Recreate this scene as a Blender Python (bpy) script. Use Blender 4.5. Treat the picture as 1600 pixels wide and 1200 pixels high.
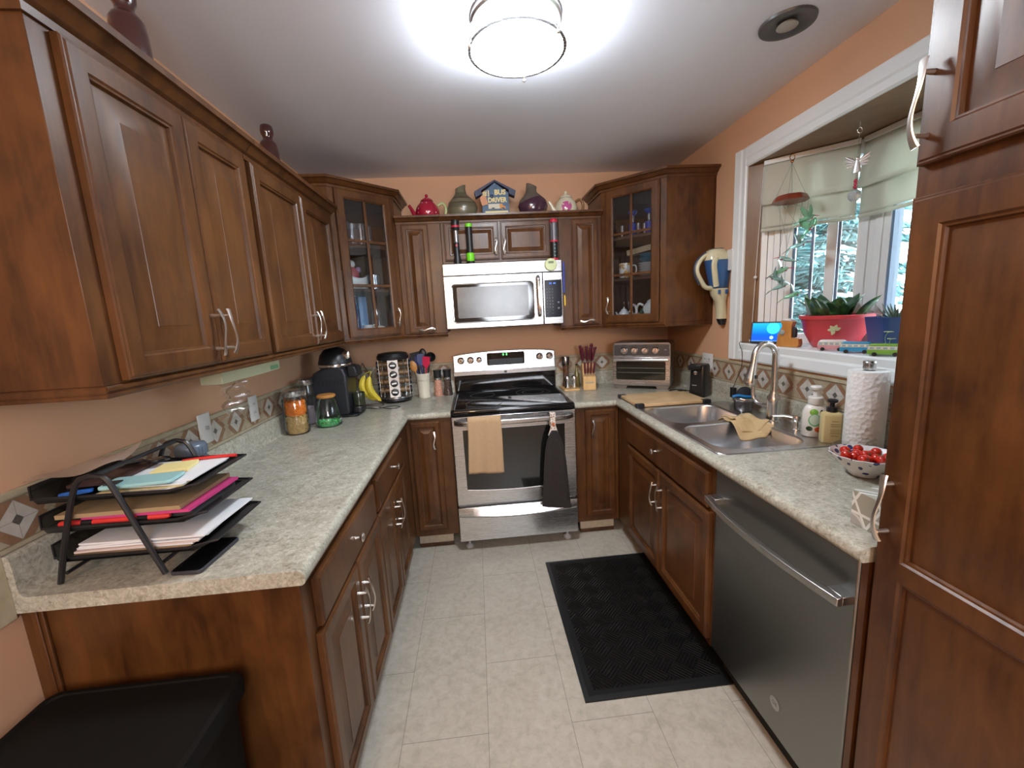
import bpy, bmesh, math, random
from mathutils import Vector, Matrix
for _o in list(bpy.data.objects): bpy.data.objects.remove(_o)
PI = math.pi
R = math.radians
random.seed(7)
SC = bpy.context.scene
COL = SC.collection

# ---------------------------------------------------------------- camera
def cam_setup():
    yaw, pitch, roll, f = 0.0798, -0.1687, -0.0518, 650.10
    cy, sy, cp, sp = math.cos(yaw), math.sin(yaw), math.cos(pitch), math.sin(pitch)
    fw = Vector((sy*cp, cy*cp, sp)); rt = Vector((cy, -sy, 0)); up = rt.cross(fw)
    cr, sr = math.cos(roll), math.sin(roll)
    r2 = rt*cr + up*sr; u2 = -rt*sr + up*cr
    c = bpy.data.cameras.new('camera'); o = bpy.data.objects.new('camera', c); COL.objects.link(o)
    c.sensor_fit = 'HORIZONTAL'; c.sensor_width = 36.0; c.lens = f/1600*36.0
    c.clip_start = 0.02; c.clip_end = 200
    m = Matrix((( r2.x, u2.x, -fw.x, 0.182), (r2.y, u2.y, -fw.y, -3.1183), (r2.z, u2.z, -fw.z, 1.484), (0, 0, 0, 1)))
    o.matrix_world = m
    SC.camera = o
cam_setup()

# ---------------------------------------------------------------- world, exposure
W = bpy.data.worlds.new('sky'); SC.world = W; W.use_nodes = True
_bg = W.node_tree.nodes['Background']
_bg.inputs[0].default_value = (0.80, 0.90, 1.0, 1); _bg.inputs[1].default_value = 5.0
SC.view_settings.view_transform = 'Standard'
SC.view_settings.look = 'None'
SC.view_settings.gamma = 1.0
SC.view_settings.use_curve_mapping = False
SC.view_settings.exposure = 1.9
SC.cycles.max_bounces = 8
SC.cycles.sample_clamp_indirect = 4.0
SC.cycles.caustics_reflective = False; SC.cycles.caustics_refractive = False

BOWL_STRENGTH = 30.0        # kitchen ceiling light
def lamp(name, kind, loc, energy, color, size=0.2, aim=None, label=None, **kw):
    l = bpy.data.lights.new(name, kind); l.energy = energy; l.color = color
    if kind == 'AREA': l.size = size; l.shape = 'DISK'
    if kind == 'POINT': l.shadow_soft_size = size
    o = bpy.data.objects.new(name, l); COL.objects.link(o); o.location = loc
    if aim: o.rotation_euler = (Vector(aim)-Vector(loc)).to_track_quat('-Z', 'Y').to_euler()
    return o
lamp('dining_room_lamp_light', 'POINT', (-0.45, -4.7, 2.15), 15, (1.0, 0.66, 0.36), 0.09)
lamp('rear_fill_light', 'AREA', (0.7, -5.0, 1.75), 16, (0.88, 0.93, 1.0), 1.0, aim=(0.4, -2.6, 2.9))  # added fill behind the camera, aimed up to lift the ceiling and upper cabinets

# ---------------------------------------------------------------- constants
XLW, XRW, H = -0.8905, 1.6592, 2.443
XL, XR = -0.2555, 1.0242
CT = 0.914
YLN, YRN = -2.187, -2.316

# ---------------------------------------------------------------- materials
MATS = {}
def newmat(name):
    m = bpy.data.materials.new(name); m.use_nodes = True
    return m, m.node_tree, m.node_tree.nodes['Principled BSDF']
def setp(b, **k):
    names = dict(color='Base Color', rough='Roughness', metal='Metallic', spec='Specular IOR Level', coat='Coat Weight',
                 coatr='Coat Roughness', trans='Transmission Weight', ior='IOR', em='Emission Color', ems='Emission Strength',
                 alpha='Alpha', sub='Subsurface Weight', sheen='Sheen Weight', aniso='Anisotropic')
    for a, v in k.items():
        if a in ('color', 'em') and len(v) == 3: v = (*v, 1)
        b.inputs[names[a]].default_value = v
def P(name, color, rough=0.5, **k):
    if name in MATS: return MATS[name]
    m, t, b = newmat(name); setp(b, color=color, rough=rough, **k); MATS[name] = m
    return m
def N(t, typ, **k):
    n = t.nodes.new(typ)
    for a, v in k.items():
        if hasattr(n, a): setattr(n, a, v)
    return n
def math_n(t, op, a, b=None, clamp=False):
    n = t.nodes.new('ShaderNodeMath'); n.operation = op; n.use_clamp = clamp
    for i, x in enumerate((a, b)):
        if x is None: continue
        if isinstance(x, (int, float)): n.inputs[i].default_value = x
        else: t.links.new(x, n.inputs[i])
    return n.outputs[0]
def ramp(t, fac, stops, interp='LINEAR'):
    n = t.nodes.new('ShaderNodeValToRGB'); n.color_ramp.interpolation = interp
    e = n.color_ramp.elements
    while len(e) < len(stops): e.new(0.5)
    for i, (p_, c) in enumerate(stops): e[i].position = p_; e[i].color = (*c, 1)
    t.links.new(fac, n.inputs[0]); return n.outputs[0]
def coords(t, scale=(1, 1, 1), kind='Object', rot=(0, 0, 0)):
    tc = t.nodes.new('ShaderNodeTexCoord'); mp = t.nodes.new('ShaderNodeMapping')
    mp.inputs['Scale'].default_value = scale; mp.inputs['Rotation'].default_value = rot
    t.links.new(tc.outputs[kind], mp.inputs[0]); return mp.outputs[0]
def noise(t, vec, scale=5, detail=4, rough=0.55, dist=0.0):
    n = t.nodes.new('ShaderNodeTexNoise'); n.inputs['Scale'].default_value = scale
    n.inputs['Detail'].default_value = detail; n.inputs['Roughness'].default_value = rough
    n.inputs['Distortion'].default_value = dist
    t.links.new(vec, n.inputs['Vector']); return n.outputs['Fac']
def bump(t, b, h, strength=0.2, dist=0.002):
    n = t.nodes.new('ShaderNodeBump'); n.inputs['Strength'].default_value = strength
    n.inputs['Distance'].default_value = dist; t.links.new(h, n.inputs['Height']); t.links.new(n.outputs[0], b.inputs['Normal'])
def mixc(t, fac, a, b):
    n = t.nodes.new('ShaderNodeMix'); n.data_type = 'RGBA'
    for sock, x in ((n.inputs['Factor'], fac), (n.inputs['A'], a), (n.inputs['B'], b)):
        if isinstance(x, (int, float)): sock.default_value = x
        elif isinstance(x, tuple): sock.default_value = (*x, 1)
        else: t.links.new(x, sock)
    return n.outputs['Result']

def wood(name, dark, light, rough=0.36, grain=(14, 14, 1.2), blotch=2.2, coat=0.12):
    m, t, b = newmat(name)
    g = noise(t, coords(t, grain), 3.0, 6, 0.6, 0.6)
    bl = noise(t, coords(t, (1, 1, 0.7)), blotch, 3, 0.5)
    b2 = noise(t, coords(t, (5, 5, 2.2)), 2.6, 5, 0.6, 0.4)
    s = math_n(t, 'ADD', math_n(t, 'MULTIPLY', g, 0.24), math_n(t, 'ADD', math_n(t, 'MULTIPLY', bl, 0.34), math_n(t, 'MULTIPLY', b2, 0.42)))
    c = ramp(t, s, [(0.38, dark), (0.60, light)])
    t.links.new(c, b.inputs['Base Color'])
    setp(b, rough=rough, coat=coat, coatr=0.20, spec=0.42)
    bump(t, b, g, 0.06, 0.001)
    MATS[name] = m; return m
WOOD = wood('stained_maple', (0.038, 0.0125, 0.0036), (0.130, 0.0490, 0.0125))
WOODIN = wood('cabinet_interior', (0.05, 0.022, 0.012), (0.09, 0.04, 0.02), 0.5)
PANELW = wood('walnut_panelling', (0.15, 0.078, 0.034), (0.24, 0.13, 0.062), 0.45, (10, 10, 1.0))
BLOCKW = wood('light_beech', (0.62, 0.36, 0.13), (0.78, 0.50, 0.22), 0.4, (20, 20, 3))
BOARDW = wood('maple_board', (0.55, 0.36, 0.17), (0.70, 0.49, 0.27), 0.45, (1.5, 16, 16))
OAKW = wood('honey_oak', (0.42, 0.17, 0.04), (0.60, 0.28, 0.07), 0.4, (16, 16, 2))

def laminate():
    m, t, b = newmat('stone_laminate')
    v = coords(t)
    n1 = noise(t, v, 75, 6, 0.72, 0.9); n2 = noise(t, v, 14, 4, 0.6, 1.0)
    s = math_n(t, 'ADD', math_n(t, 'MULTIPLY', n1, 0.72), math_n(t, 'MULTIPLY', n2, 0.28))
    c = ramp(t, s, [(0.36, (0.20, 0.175, 0.13)), (0.45, (0.34, 0.32, 0.255)), (0.54, (0.445, 0.43, 0.36)), (0.64, (0.59, 0.58, 0.50))])
    t.links.new(c, b.inputs['Base Color']); setp(b, rough=0.30, spec=0.5)
    bump(t, b, n1, 0.08, 0.0008); return m
LAM = laminate()

def vinyl():
    m, t, b = newmat('vinyl_stone_floor')
    tc = t.nodes.new('ShaderNodeTexCoord'); sp = t.nodes.new('ShaderNodeSeparateXYZ'); t.links.new(tc.outputs['Object'], sp.inputs[0])
    Wt, Lt = 0.3057, 0.611
    u = math_n(t, 'DIVIDE', math_n(t, 'ADD', sp.outputs[0], 0.1716+Wt*20), Wt)
    col = math_n(t, 'FLOOR', u); par = math_n(t, 'MODULO', col, 2.0)
    v = math_n(t, 'ADD', math_n(t, 'DIVIDE', math_n(t, 'ADD', sp.outputs[1], 1.845+Lt*20), Lt), math_n(t, 'MULTIPLY', par, 0.5))
    fu = math_n(t, 'ABSOLUTE', math_n(t, 'SUBTRACT', math_n(t, 'FRACT', u), 0.5))
    fv = math_n(t, 'ABSOLUTE', math_n(t, 'SUBTRACT', math_n(t, 'FRACT', v), 0.5))
    ju = math_n(t, 'GREATER_THAN', fu, 0.5-0.0011/Wt); jv = math_n(t, 'GREATER_THAN', fv, 0.5-0.0012/Lt)
    j = math_n(t, 'MAXIMUM', ju, jv)
    vv = coords(t)
    n1 = noise(t, vv, 30, 7, 0.66, 0.5); n2 = noise(t, vv, 5, 4, 0.6, 0.5)
    wn = t.nodes.new('ShaderNodeTexWhiteNoise'); wn.noise_dimensions = '2D'
    cb = t.nodes.new('ShaderNodeCombineXYZ'); t.links.new(col, cb.inputs[0]); t.links.new(math_n(t, 'FLOOR', v), cb.inputs[1]); t.links.new(cb.outputs[0], wn.inputs['Vector'])
    s = math_n(t, 'ADD', math_n(t, 'MULTIPLY', n1, 0.7), math_n(t, 'MULTIPLY', n2, 0.3))
    s = math_n(t, 'ADD', s, math_n(t, 'MULTIPLY', math_n(t, 'SUBTRACT', wn.outputs['Value'], 0.5), 0.04))
    c = ramp(t, s, [(0.34, (0.39, 0.355, 0.285)), (0.50, (0.48, 0.44, 0.365)), (0.66, (0.54, 0.505, 0.435))])
    c = mixc(t, math_n(t, 'MULTIPLY', j, 0.62), c, (0.12, 0.10, 0.08))
    t.links.new(c, b.inputs['Base Color']); setp(b, rough=0.38, spec=0.45)
    bump(t, b, n1, 0.12, 0.001); return m
FLOORM = vinyl()

def tilestrip():
    # local coords: x runs along the wall, z is height above the counter upstand
    m, t, b = newmat('diamond_border_tile')
    tc = t.nodes.new('ShaderNodeTexCoord'); sp = t.nodes.new('ShaderNodeSeparateXYZ'); t.links.new(tc.outputs['Object'], sp.inputs[0])
    pitch, z0, z1 = 0.147, 0.012, 0.112
    su = math_n(t, 'MULTIPLY', math_n(t, 'ABSOLUTE', math_n(t, 'SUBTRACT', math_n(t, 'FRACT', math_n(t, 'DIVIDE', sp.outputs[0], pitch)), 0.5)), 2.0)
    sv = math_n(t, 'ABSOLUTE', math_n(t, 'DIVIDE', math_n(t, 'SUBTRACT', sp.outputs[2], (z0+z1)/2), (z1-z0)/2))
    d = math_n(t, 'ADD', math_n(t, 'DIVIDE', su, 0.66), sv)
    d2 = math_n(t, 'ADD', math_n(t, 'DIVIDE', math_n(t, 'SUBTRACT', 1.0, su), 0.66), sv)
    n1 = noise(t, coords(t), 30, 4, 0.6)
    beige = ramp(t, n1, [(0.3, (0.36, 0.29, 0.19)), (0.7, (0.48, 0.41, 0.30))])
    brown = ramp(t, n1, [(0.3, (0.24, 0.125, 0.065)), (0.7, (0.34, 0.20, 0.12))])
    white = ramp(t, n1, [(0.3, (0.50, 0.48, 0.43)), (0.7, (0.62, 0.60, 0.55))])
    dark = (0.10, 0.10, 0.09)
    c = mixc(t, math_n(t, 'LESS_THAN', d, 1.50), beige, brown)
    c = mixc(t, math_n(t, 'LESS_THAN', d, 0.96), c, white)
    c = mixc(t, math_n(t, 'LESS_THAN', d2, 0.34), c, beige)
    c = mixc(t, math_n(t, 'LESS_THAN', d, 0.27), c, dark)
    # joints
    def line(x, at, w): return math_n(t, 'LESS_THAN', math_n(t, 'ABSOLUTE', math_n(t, 'SUBTRACT', x, at)), w)
    j = math_n(t, 'MAXIMUM', line(d, 0.96, 0.03), line(d, 1.50, 0.025))
    inw = math_n(t, 'LESS_THAN', d, 0.96)
    cross = math_n(t, 'MULTIPLY', inw, math_n(t, 'MAXIMUM', line(su, 0.0, 0.014), line(sv, 0.0, 0.02)))
    j = math_n(t, 'MAXIMUM', j, cross)
    c = mixc(t, math_n(t, 'MULTIPLY', j, 0.5), c, (0.22, 0.17, 0.12))
    band = math_n(t, 'GREATER_THAN', sv, 1.0)
    bandc = ramp(t, n1, [(0.3, (0.40, 0.34, 0.22)), (0.7, (0.52, 0.46, 0.33))])
    c = mixc(t, band, c, bandc)
    c = mixc(t, line(sv, 1.0, 0.03), c, (0.25, 0.19, 0.12))
    t.links.new(c, b.inputs['Base Color']); setp(b, rough=0.42); bump(t, b, n1, 0.1, 0.001)
    return m
TILE = tilestrip()

def painted(name, col, bs=0.05, rough=0.6, scale=140):
    m, t, b = newmat(name); setp(b, color=col, rough=rough, spec=0.3)
    bump(t, b, noise(t, coords(t), scale, 3, 0.6), bs, 0.001); return m
PEACH = painted('peach_wall_paint', (0.68, 0.40, 0.245))
CEILM = painted('ceiling_paint', (0.86, 0.87, 0.95), 0.25, 0.8, 160)
TRIMW = painted('white_trim_paint', (0.82, 0.86, 0.87), 0.02, 0.35)

def steel(name, col=(0.55, 0.55, 0.555), rough=0.27, axis=0):
    m, t, b = newmat(name)
    sc = [300, 300, 300]; sc[axis] = 4
    n = noise(t, coords(t, tuple(sc)), 1.0, 3, 0.6)
    r = math_n(t, 'ADD', math_n(t, 'MULTIPLY', n, 0.16), rough-0.08)
    t.links.new(r, b.inputs['Roughness']); setp(b, color=col, metal=1.0)
    bump(t, b, n, 0.03, 0.0004); return m
STEEL = steel('brushed_steel')
STEELD = steel('dark_brushed_steel', (0.36, 0.36, 0.365), 0.34)
STEELDW = steel('dishwasher_steel', (0.27, 0.272, 0.262), 0.36)
SINKM = steel('sink_steel', (0.66, 0.67, 0.69), 0.30, 1)
CHROME = P('chrome', (0.84, 0.84, 0.85), 0.10, metal=1.0)
NICKEL = P('satin_nickel', (0.78, 0.75, 0.71), 0.28, metal=1.0)
BLACKG = P('black_glass', (0.006, 0.006, 0.007), 0.06, spec=0.6)
BLACKP = P('black_plastic', (0.012, 0.012, 0.014), 0.38)
BLACKM = P('matt_black', (0.010, 0.010, 0.010), 0.7)
WHITEP = P('white_plastic', (0.72, 0.72, 0.70), 0.35)
CREAM = P('cream_plastic', (0.70, 0.64, 0.46), 0.3)
IVORY = P('ivory_glaze', (0.72, 0.68, 0.56), 0.2, coat=0.5)
PORC = P('white_porcelain', (0.78, 0.78, 0.76), 0.12, coat=0.6)
REDG = P('red_glaze', (0.42, 0.012, 0.045), 0.15, coat=0.6)

def glassmat(name, tint=(1, 1, 1), refl=0.08, rough=0.02, opac=0.0, body=(0.5, 0.5, 0.5)):
    """thin clear glass: see-through with a fresnel reflection"""
    m = bpy.data.materials.new(name); m.use_nodes = True; t = m.node_tree; t.nodes.clear()
    out = t.nodes.new('ShaderNodeOutputMaterial'); tr = t.nodes.new('ShaderNodeBsdfTransparent'); gl = t.nodes.new('ShaderNodeBsdfGlossy')
    tr.inputs[0].default_value = (*tint, 1); gl.inputs['Roughness'].default_value = rough
    lw = t.nodes.new('ShaderNodeLayerWeight'); lw.inputs[0].default_value = 0.25
    f = math_n(t, 'ADD', math_n(t, 'MULTIPLY', lw.outputs['Fresnel'], 0.8), refl, True)
    mx = t.nodes.new('ShaderNodeMixShader'); t.links.new(f, mx.inputs[0]); t.links.new(tr.outputs[0], mx.inputs[1]); t.links.new(gl.outputs[0], mx.inputs[2])
    last = mx.outputs[0]
    if opac > 0:
        df = t.nodes.new('ShaderNodeBsdfDiffuse'); df.inputs[0].default_value = (*body, 1)
        m2 = t.nodes.new('ShaderNodeMixShader'); m2.inputs[0].default_value = opac
        t.links.new(last, m2.inputs[1]); t.links.new(df.outputs[0], m2.inputs[2]); last = m2.outputs[0]
    t.links.new(last, out.inputs[0]); MATS[name] = m; return m
GLASS = glassmat('clear_glass', (0.96, 0.98, 0.98), 0.05)
CABGLASS = glassmat('cabinet_glass', (0.88, 0.90, 0.92), 0.045)
WINGLASS = glassmat('window_glass', (0.93, 0.98, 1.0), 0.03)

def emit(name, col, strength):
    m = bpy.data.materials.new(name); m.use_nodes = True; t = m.node_tree; t.nodes.clear()
    out = t.nodes.new('ShaderNodeOutputMaterial'); e = t.nodes.new('ShaderNodeEmission')
    e.inputs[0].default_value = (*col, 1); e.inputs[1].default_value = strength; t.links.new(e.outputs[0], out.inputs[0]); return m

def cloth_mat(name, c1, c2, scale=60, rough=0.9, b_=0.3):
    m, t, b = newmat(name); n = noise(t, coords(t), scale, 4, 0.7)
    t.links.new(ramp(t, n, [(0.3, c1), (0.7, c2)]), b.inputs['Base Color']); setp(b, rough=rough, spec=0.2)
    bump(t, b, n, b_, 0.002); return m
TAN = cloth_mat('tan_microfibre', (0.42, 0.27, 0.15), (0.52, 0.36, 0.22), 220)
SAND = cloth_mat('sand_microfibre', (0.52, 0.38, 0.20), (0.62, 0.47, 0.27), 220)
CHARC = cloth_mat('charcoal_cloth', (0.022, 0.018, 0.018), (0.045, 0.038, 0.036), 150)
SHADEM = cloth_mat('cream_shade_cloth', (0.74, 0.74, 0.65), (0.80, 0.80, 0.71), 180, 0.85, 0.05)

# ---------------------------------------------------------------- mesh helpers
class MB:
    def __init__(s, T=None): s.v = []; s.f = []; s.m = []; s.T = T or Matrix()
    def add(s, vs, fs, m=0):
        o = len(s.v); s.v += [tuple(s.T @ Vector(v)) for v in vs]
        s.f += [tuple(i+o for i in f) for f in fs]; s.m += [m]*len(fs); return s
    def box(s, x0, x1, y0, y1, z0, z1, m=0):
        return s.add([(x0, y0, z0), (x1, y0, z0), (x1, y1, z0), (x0, y1, z0), (x0, y0, z1), (x1, y0, z1), (x1, y1, z1), (x0, y1, z1)],
                     [(0, 3, 2, 1), (4, 5, 6, 7), (0, 1, 5, 4), (1, 2, 6, 5), (2, 3, 7, 6), (3, 0, 4, 7)], m)
    def loft(s, rings, m=0, cap0=True, cap1=True, closed=True):
        n = len(rings[0]); vs = [p for r in rings for p in r]; fs = []
        for i in range(len(rings)-1):
            for j in range(n if closed else n-1):
                k = (j+1) % n; fs.append((i*n+j, i*n+k, (i+1)*n+k, (i+1)*n+j))
        if cap0: fs.append(tuple(range(n))[::-1])
        if cap1: fs.append(tuple((len(rings)-1)*n+j for j in range(n)))
        return s.add(vs, fs, m)
    def tube(s, pts, r, n=8, m=0, closed=False, sy=1.0, up=None):
        pts = [Vector(p) for p in pts]; L = len(pts)
        rs = r if isinstance(r, (list, tuple)) else [r]*L
        if up is None: up = Vector((0, 0, 1))
        rings = []; prev = None
        for i, p in enumerate(pts):
            if closed: d = pts[(i+1) % L]-pts[i-1]
            else: d = pts[min(i+1, L-1)]-pts[max(i-1, 0)]
            if d.length < 1e-9: d = Vector((0, 0, 1))
            d.normalize()
            if prev is None:
                a = Vector(up).cross(d)
                if a.length < 1e-3: a = Vector((1, 0, 0)).cross(d)
                a.normalize()
            else:
                a = prev-d*prev.dot(d)
                if a.length < 1e-6: a = Vector((1, 0, 0)).cross(d)
                a.normalize()
            b = d.cross(a); prev = a
            rings.append([tuple(p+a*(math.cos(2*PI*k/n)*rs[i])+b*(math.sin(2*PI*k/n)*rs[i]*sy)) for k in range(n)])
        if closed: rings.append(rings[0])
        return s.loft(rings, m, not closed, not closed)
    def lathe(s, prof, n=24, c=(0, 0, 0), m=0, ax='z', sx=1, sy=1, cap=True):
        rings = []
        for r, z in prof:
            ring = []
            for k in range(n):
                a = 2*PI*k/n; x, y = max(r, 1e-5)*math.cos(a)*sx, max(r, 1e-5)*math.sin(a)*sy
                q = (x, y, z) if ax == 'z' else ((x, -z, y) if ax == '-y' else ((z, x, y) if ax == 'x' else (x, z, y)))
                ring.append((q[0]+c[0], q[1]+c[1], q[2]+c[2]))
            rings.append(ring)
        return s.loft(rings, m, cap, cap)
    def prism(s, poly, a, b, ax='z', m=0):
        def q(p, h): return (p[0], p[1], h) if ax == 'z' else ((p[0], h, p[1]) if ax == 'y' else (h, p[0], p[1]))
        return s.loft([[q(p, a) for p in poly], [q(p, b) for p in poly]], m)
    def ball(s, c, r, n=16, m=0, sx=1, sy=1, sz=1):
        k = max(6, n//2)
        prof = [(math.sin(PI*i/k)*r, -math.cos(PI*i/k)*r*sz) for i in range(k+1)]
        return s.lathe(prof, n, c, m, sx=sx, sy=sy)
    def grid(s, fn, nu, nv, m=0):
        vs = [fn(i/nu, j/nv) for i in range(nu+1) for j in range(nv+1)]; fs = []
        for i in range(nu):
            for j in range(nv):
                a = i*(nv+1)+j; fs.append((a, a+1, a+nv+2, a+nv+1))
        return s.add(vs, fs, m)
    def rects(s, prof, x0, x1, z0, z1, m=0, cap0=True, cap1=True):
        """loft of rectangles in the xz plane: prof = (inset, y)"""
        rings = [[(x0+a, y, z0+a), (x1-a, y, z0+a), (x1-a, y, z1-a), (x0+a, y, z1-a)] for a, y in prof]
        return s.loft(rings, m, cap0, cap1)
    def build(s, name, mats, parent=None, bevel=0, smooth=35, seg=2, solid=0, sub=0):
        me = bpy.data.meshes.new(name); me.from_pydata(s.v, [], s.f)
        mats = mats if isinstance(mats, (list, tuple)) else [mats]
        for x in mats: me.materials.append(x)
        for p, i in zip(me.polygons, s.m): p.material_index = i
        bm = bmesh.new(); bm.from_mesh(me)
        bmesh.ops.remove_doubles(bm, verts=bm.verts, dist=1e-6)
        bmesh.ops.recalc_face_normals(bm, faces=bm.faces); bm.to_mesh(me); bm.free()
        if smooth:
            for p in me.polygons: p.use_smooth = True
            me.set_sharp_from_angle(angle=R(smooth))
        o = bpy.data.objects.new(name, me); COL.objects.link(o)
        if parent: o.parent = parent
        if solid:
            d = o.modifiers.new('solid', 'SOLIDIFY'); d.thickness = solid; d.offset = 0
        if bevel:
            d = o.modifiers.new('bevel', 'BEVEL'); d.width = bevel; d.segments = seg; d.limit_method = 'ANGLE'; d.angle_limit = R(40)
        if sub:
            d = o.modifiers.new('sub', 'SUBSURF'); d.levels = sub; d.render_levels = sub
        return o
def tag(o, label, cat, group=None, kind=None):
    o['label'] = label; o['category'] = cat
    if group: o['group'] = group
    if kind: o['kind'] = kind
    return o
def thing(name, label, cat, loc=(0, 0, 0), rz=0, group=None):
    o = bpy.data.objects.new(name, None); o.empty_display_size = 0.05; COL.objects.link(o)
    o.location = loc; o.rotation_euler = (0, 0, R(rz)); return tag(o, label, cat, group)
def struct(o): o['kind'] = 'structure'; return o
def copy_tree(o, parent=None):
    c = o.copy(); COL.objects.link(c)
    if parent: c.parent = parent
    for ch in [x for x in bpy.data.objects if x.parent == o]: copy_tree(ch, c)
    return c
def Tm(loc=(0, 0, 0), rx=0, ry=0, rz=0, s=1):
    return Matrix.Translation(loc) @ Matrix.Rotation(R(rz), 4, 'Z') @ Matrix.Rotation(R(ry), 4, 'Y') @ Matrix.Rotation(R(rx), 4, 'X') @ Matrix.Diagonal((s, s, s, 1))
def text(name, body, size, mat, parent, loc, rot=(90, 0, 0), ext=0.0004, align='CENTER', sx=1.0, bold=0.0):
    c = bpy.data.curves.new(name, 'FONT'); c.body = body; c.size = size; c.extrude = ext; c.align_x = align; c.align_y = 'CENTER'; c.resolution_u = 3; c.offset = bold
    o = bpy.data.objects.new(name, c); COL.objects.link(o)
    bpy.context.view_layer.update()
    me = bpy.data.meshes.new_from_object(o.evaluated_get(bpy.context.evaluated_depsgraph_get()))
    me.transform(Matrix.Diagonal((sx, 1, 1, 1)))
    bpy.data.objects.remove(o); me.materials.clear(); me.materials.append(mat)
    for p in me.polygons: p.material_index = 0
    o = bpy.data.objects.new(name, me); COL.objects.link(o); o.parent = parent; o.location = loc; o.rotation_euler = tuple(R(a) for a in rot)
    return o
def rrect(x0, x1, y0, y1, r, n=5):
    out = []
    for cx, cy, a0 in ((x1-r, y1-r, 0), (x0+r, y1-r, 90), (x0+r, y0+r, 180), (x1-r, y0+r, 270)):
        for k in range(n+1):
            a = R(a0+90*k/n); out.append((cx+r*math.cos(a), cy+r*math.sin(a)))
    return out
def bez(pts, n=24):
    """catmull-rom through points"""
    P_ = [Vector(p) for p in pts]; out = []; m = len(P_)-1
    for i in range(m):
        a, b, c, d = P_[max(i-1, 0)], P_[i], P_[i+1], P_[min(i+2, m)]
        k = max(2, n//m)
        for j in range(k):
            t = j/k
            out.append(0.5*((2*b)+(c-a)*t+(2*a-5*b+4*c-d)*t*t+(3*b-a-3*c+d)*t**3))
    out.append(P_[-1]); return out
def holed(outer, holes, z, name, mats, parent):
    bm = bmesh.new(); edges = []
    for loop in [outer]+holes:
        vs = [bm.verts.new((x, y, z)) for x, y in loop]
        edges += [bm.edges.new((vs[i], vs[(i+1) % len(vs)])) for i in range(len(vs))]
    bmesh.ops.triangle_fill(bm, use_beauty=True, edges=edges)
    me = bpy.data.meshes.new(name); bm.to_mesh(me); bm.free()
    return me

# ================================================================ THE SETTING
def s_box(name, x0, x1, y0, y1, z0, z1, m, bevel=0):
    return struct(MB().box(x0, x1, y0, y1, z0, z1).build(name, m, None, bevel))
YB = -6.2
s_box('floor', XLW-0.02, 3.4, YB, 0.1, -0.06, 0.0, FLOORM)
s_box('ceiling', XLW-0.1, 3.4, YB, 0.1, H, H+0.08, CEILM)
s_box('wall_back', XLW-0.1, XRW+0.1, 0.0, 0.1, 0, H, PEACH)
s_box('wall_left', XLW-0.1, XLW, YB, 0.0, 0, H, PEACH)
s_box('wall_front', XLW-0.1, 3.5, YB-0.1, YB, 0, H, painted('beige_wall_paint', (0.50, 0.45, 0.38)))
OY0, OY1, OZ0, OZ1 = -0.904, -2.245, 1.254, 2.175      # bay opening
MB()
w = MB(); w.box(XRW, XRW+0.05, OY0, 0.1, 0, H); w.box(XRW, XRW+0.05, OY1, OY0, 0, OZ0-0.004); w.box(XRW, XRW+0.05, OY1, OY0, OZ1+0.004, H); w.box(XRW, XRW+0.05, -3.4, OY1, 0, H)
struct(w.build('wall_right', PEACH))
s_box('wall_hall', 3.4, 3.5, YB, -3.4, 0, H, PEACH)
s_box('wall_passage', XRW, 3.5, -3.4, -3.3, 0, H, PEACH)

# window casing (white, stepped profile) around the bay opening
def casing(name, a, b, horizontal, inner_dir):
    t = MB(); cw = 0.095
    prof = [(0, 0.016), (0.008, 0.020), (0.050, 0.017), (0.060, 0.012), (0.088, 0.014), (cw, 0.008)]  # from the outside to the opening
    if horizontal:   # runs along y at height a (outer) ; inner_dir = -1 means opening below
        y0, y1 = b
        rings = []
        for y in (y0, y1):
            rings.append([(XRW-0.0005, y, a)]+[(XRW-d, y, a+inner_dir*w_) for w_, d in prof]+[(XRW-0.0005, y, a+inner_dir*cw)])
    else:
        z0, z1 = b
        rings = []
        for z in (z0, z1):
            rings.append([(XRW-0.0005, a, z)]+[(XRW-d, a-w_, z) for w_, d in prof]+[(XRW-0.0005, a-cw, z)])
    t.loft(rings); return struct(t.build(name, TRIMW, None, smooth=20))
casing('trim_1', OY0+0.095, (OZ0-0.094, OZ1+0.095), False, 0)
casing('trim_2', OZ1+0.0945, (OY0+0.0005, -2.31), True, -1)
casing('trim_3', OZ0-0.094, (OY0+0.0005, -2.31), True, 1)

# bay: sill board, wood soffit, side panel
BAY = [(XRW+0.001, OY0), (1.705, -0.965), (1.990, -1.250), (1.990, -1.900), (1.705, -2.185), (XRW+0.001, OY1)]
out = [(XRW-0.004, OY0-0.001), (1.72, OY0+0.0), (2.06, -1.225), (2.06, -1.925), (1.72, OY1), (XRW-0.004, OY1+0.001)]
t = MB(); t.prism(out, OZ0-0.03, OZ0); struct(t.build('trim_4', TRIMW, None, 0.002))
t = MB(); t.prism([(XRW-0.004, OY0-0.001), (1.72, OY0), (2.06, -1.225), (2.06, -1.925), (1.72, OY1), (XRW-0.004, OY1+0.001)], OZ1, OZ1+0.02)
struct(t.build('trim_5', PANELW, None))
t = MB(); t.prism([(XRW, OY0), (XRW, OY0+0.02), (1.72, OY0+0.02), (1.72, -0.95), (1.705, -0.965)], OZ0, OZ1, m=0)
struct(t.build('trim_6', PANELW, None, 0.001))
t = MB(); t.prism([(XRW, OY1), (1.705, -2.185), (1.72, -2.20), (1.72, OY1-0.02), (XRW, OY1-0.02)], OZ0, OZ1, m=0)
struct(t.build('trim_7', PANELW, None, 0.001))
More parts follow.
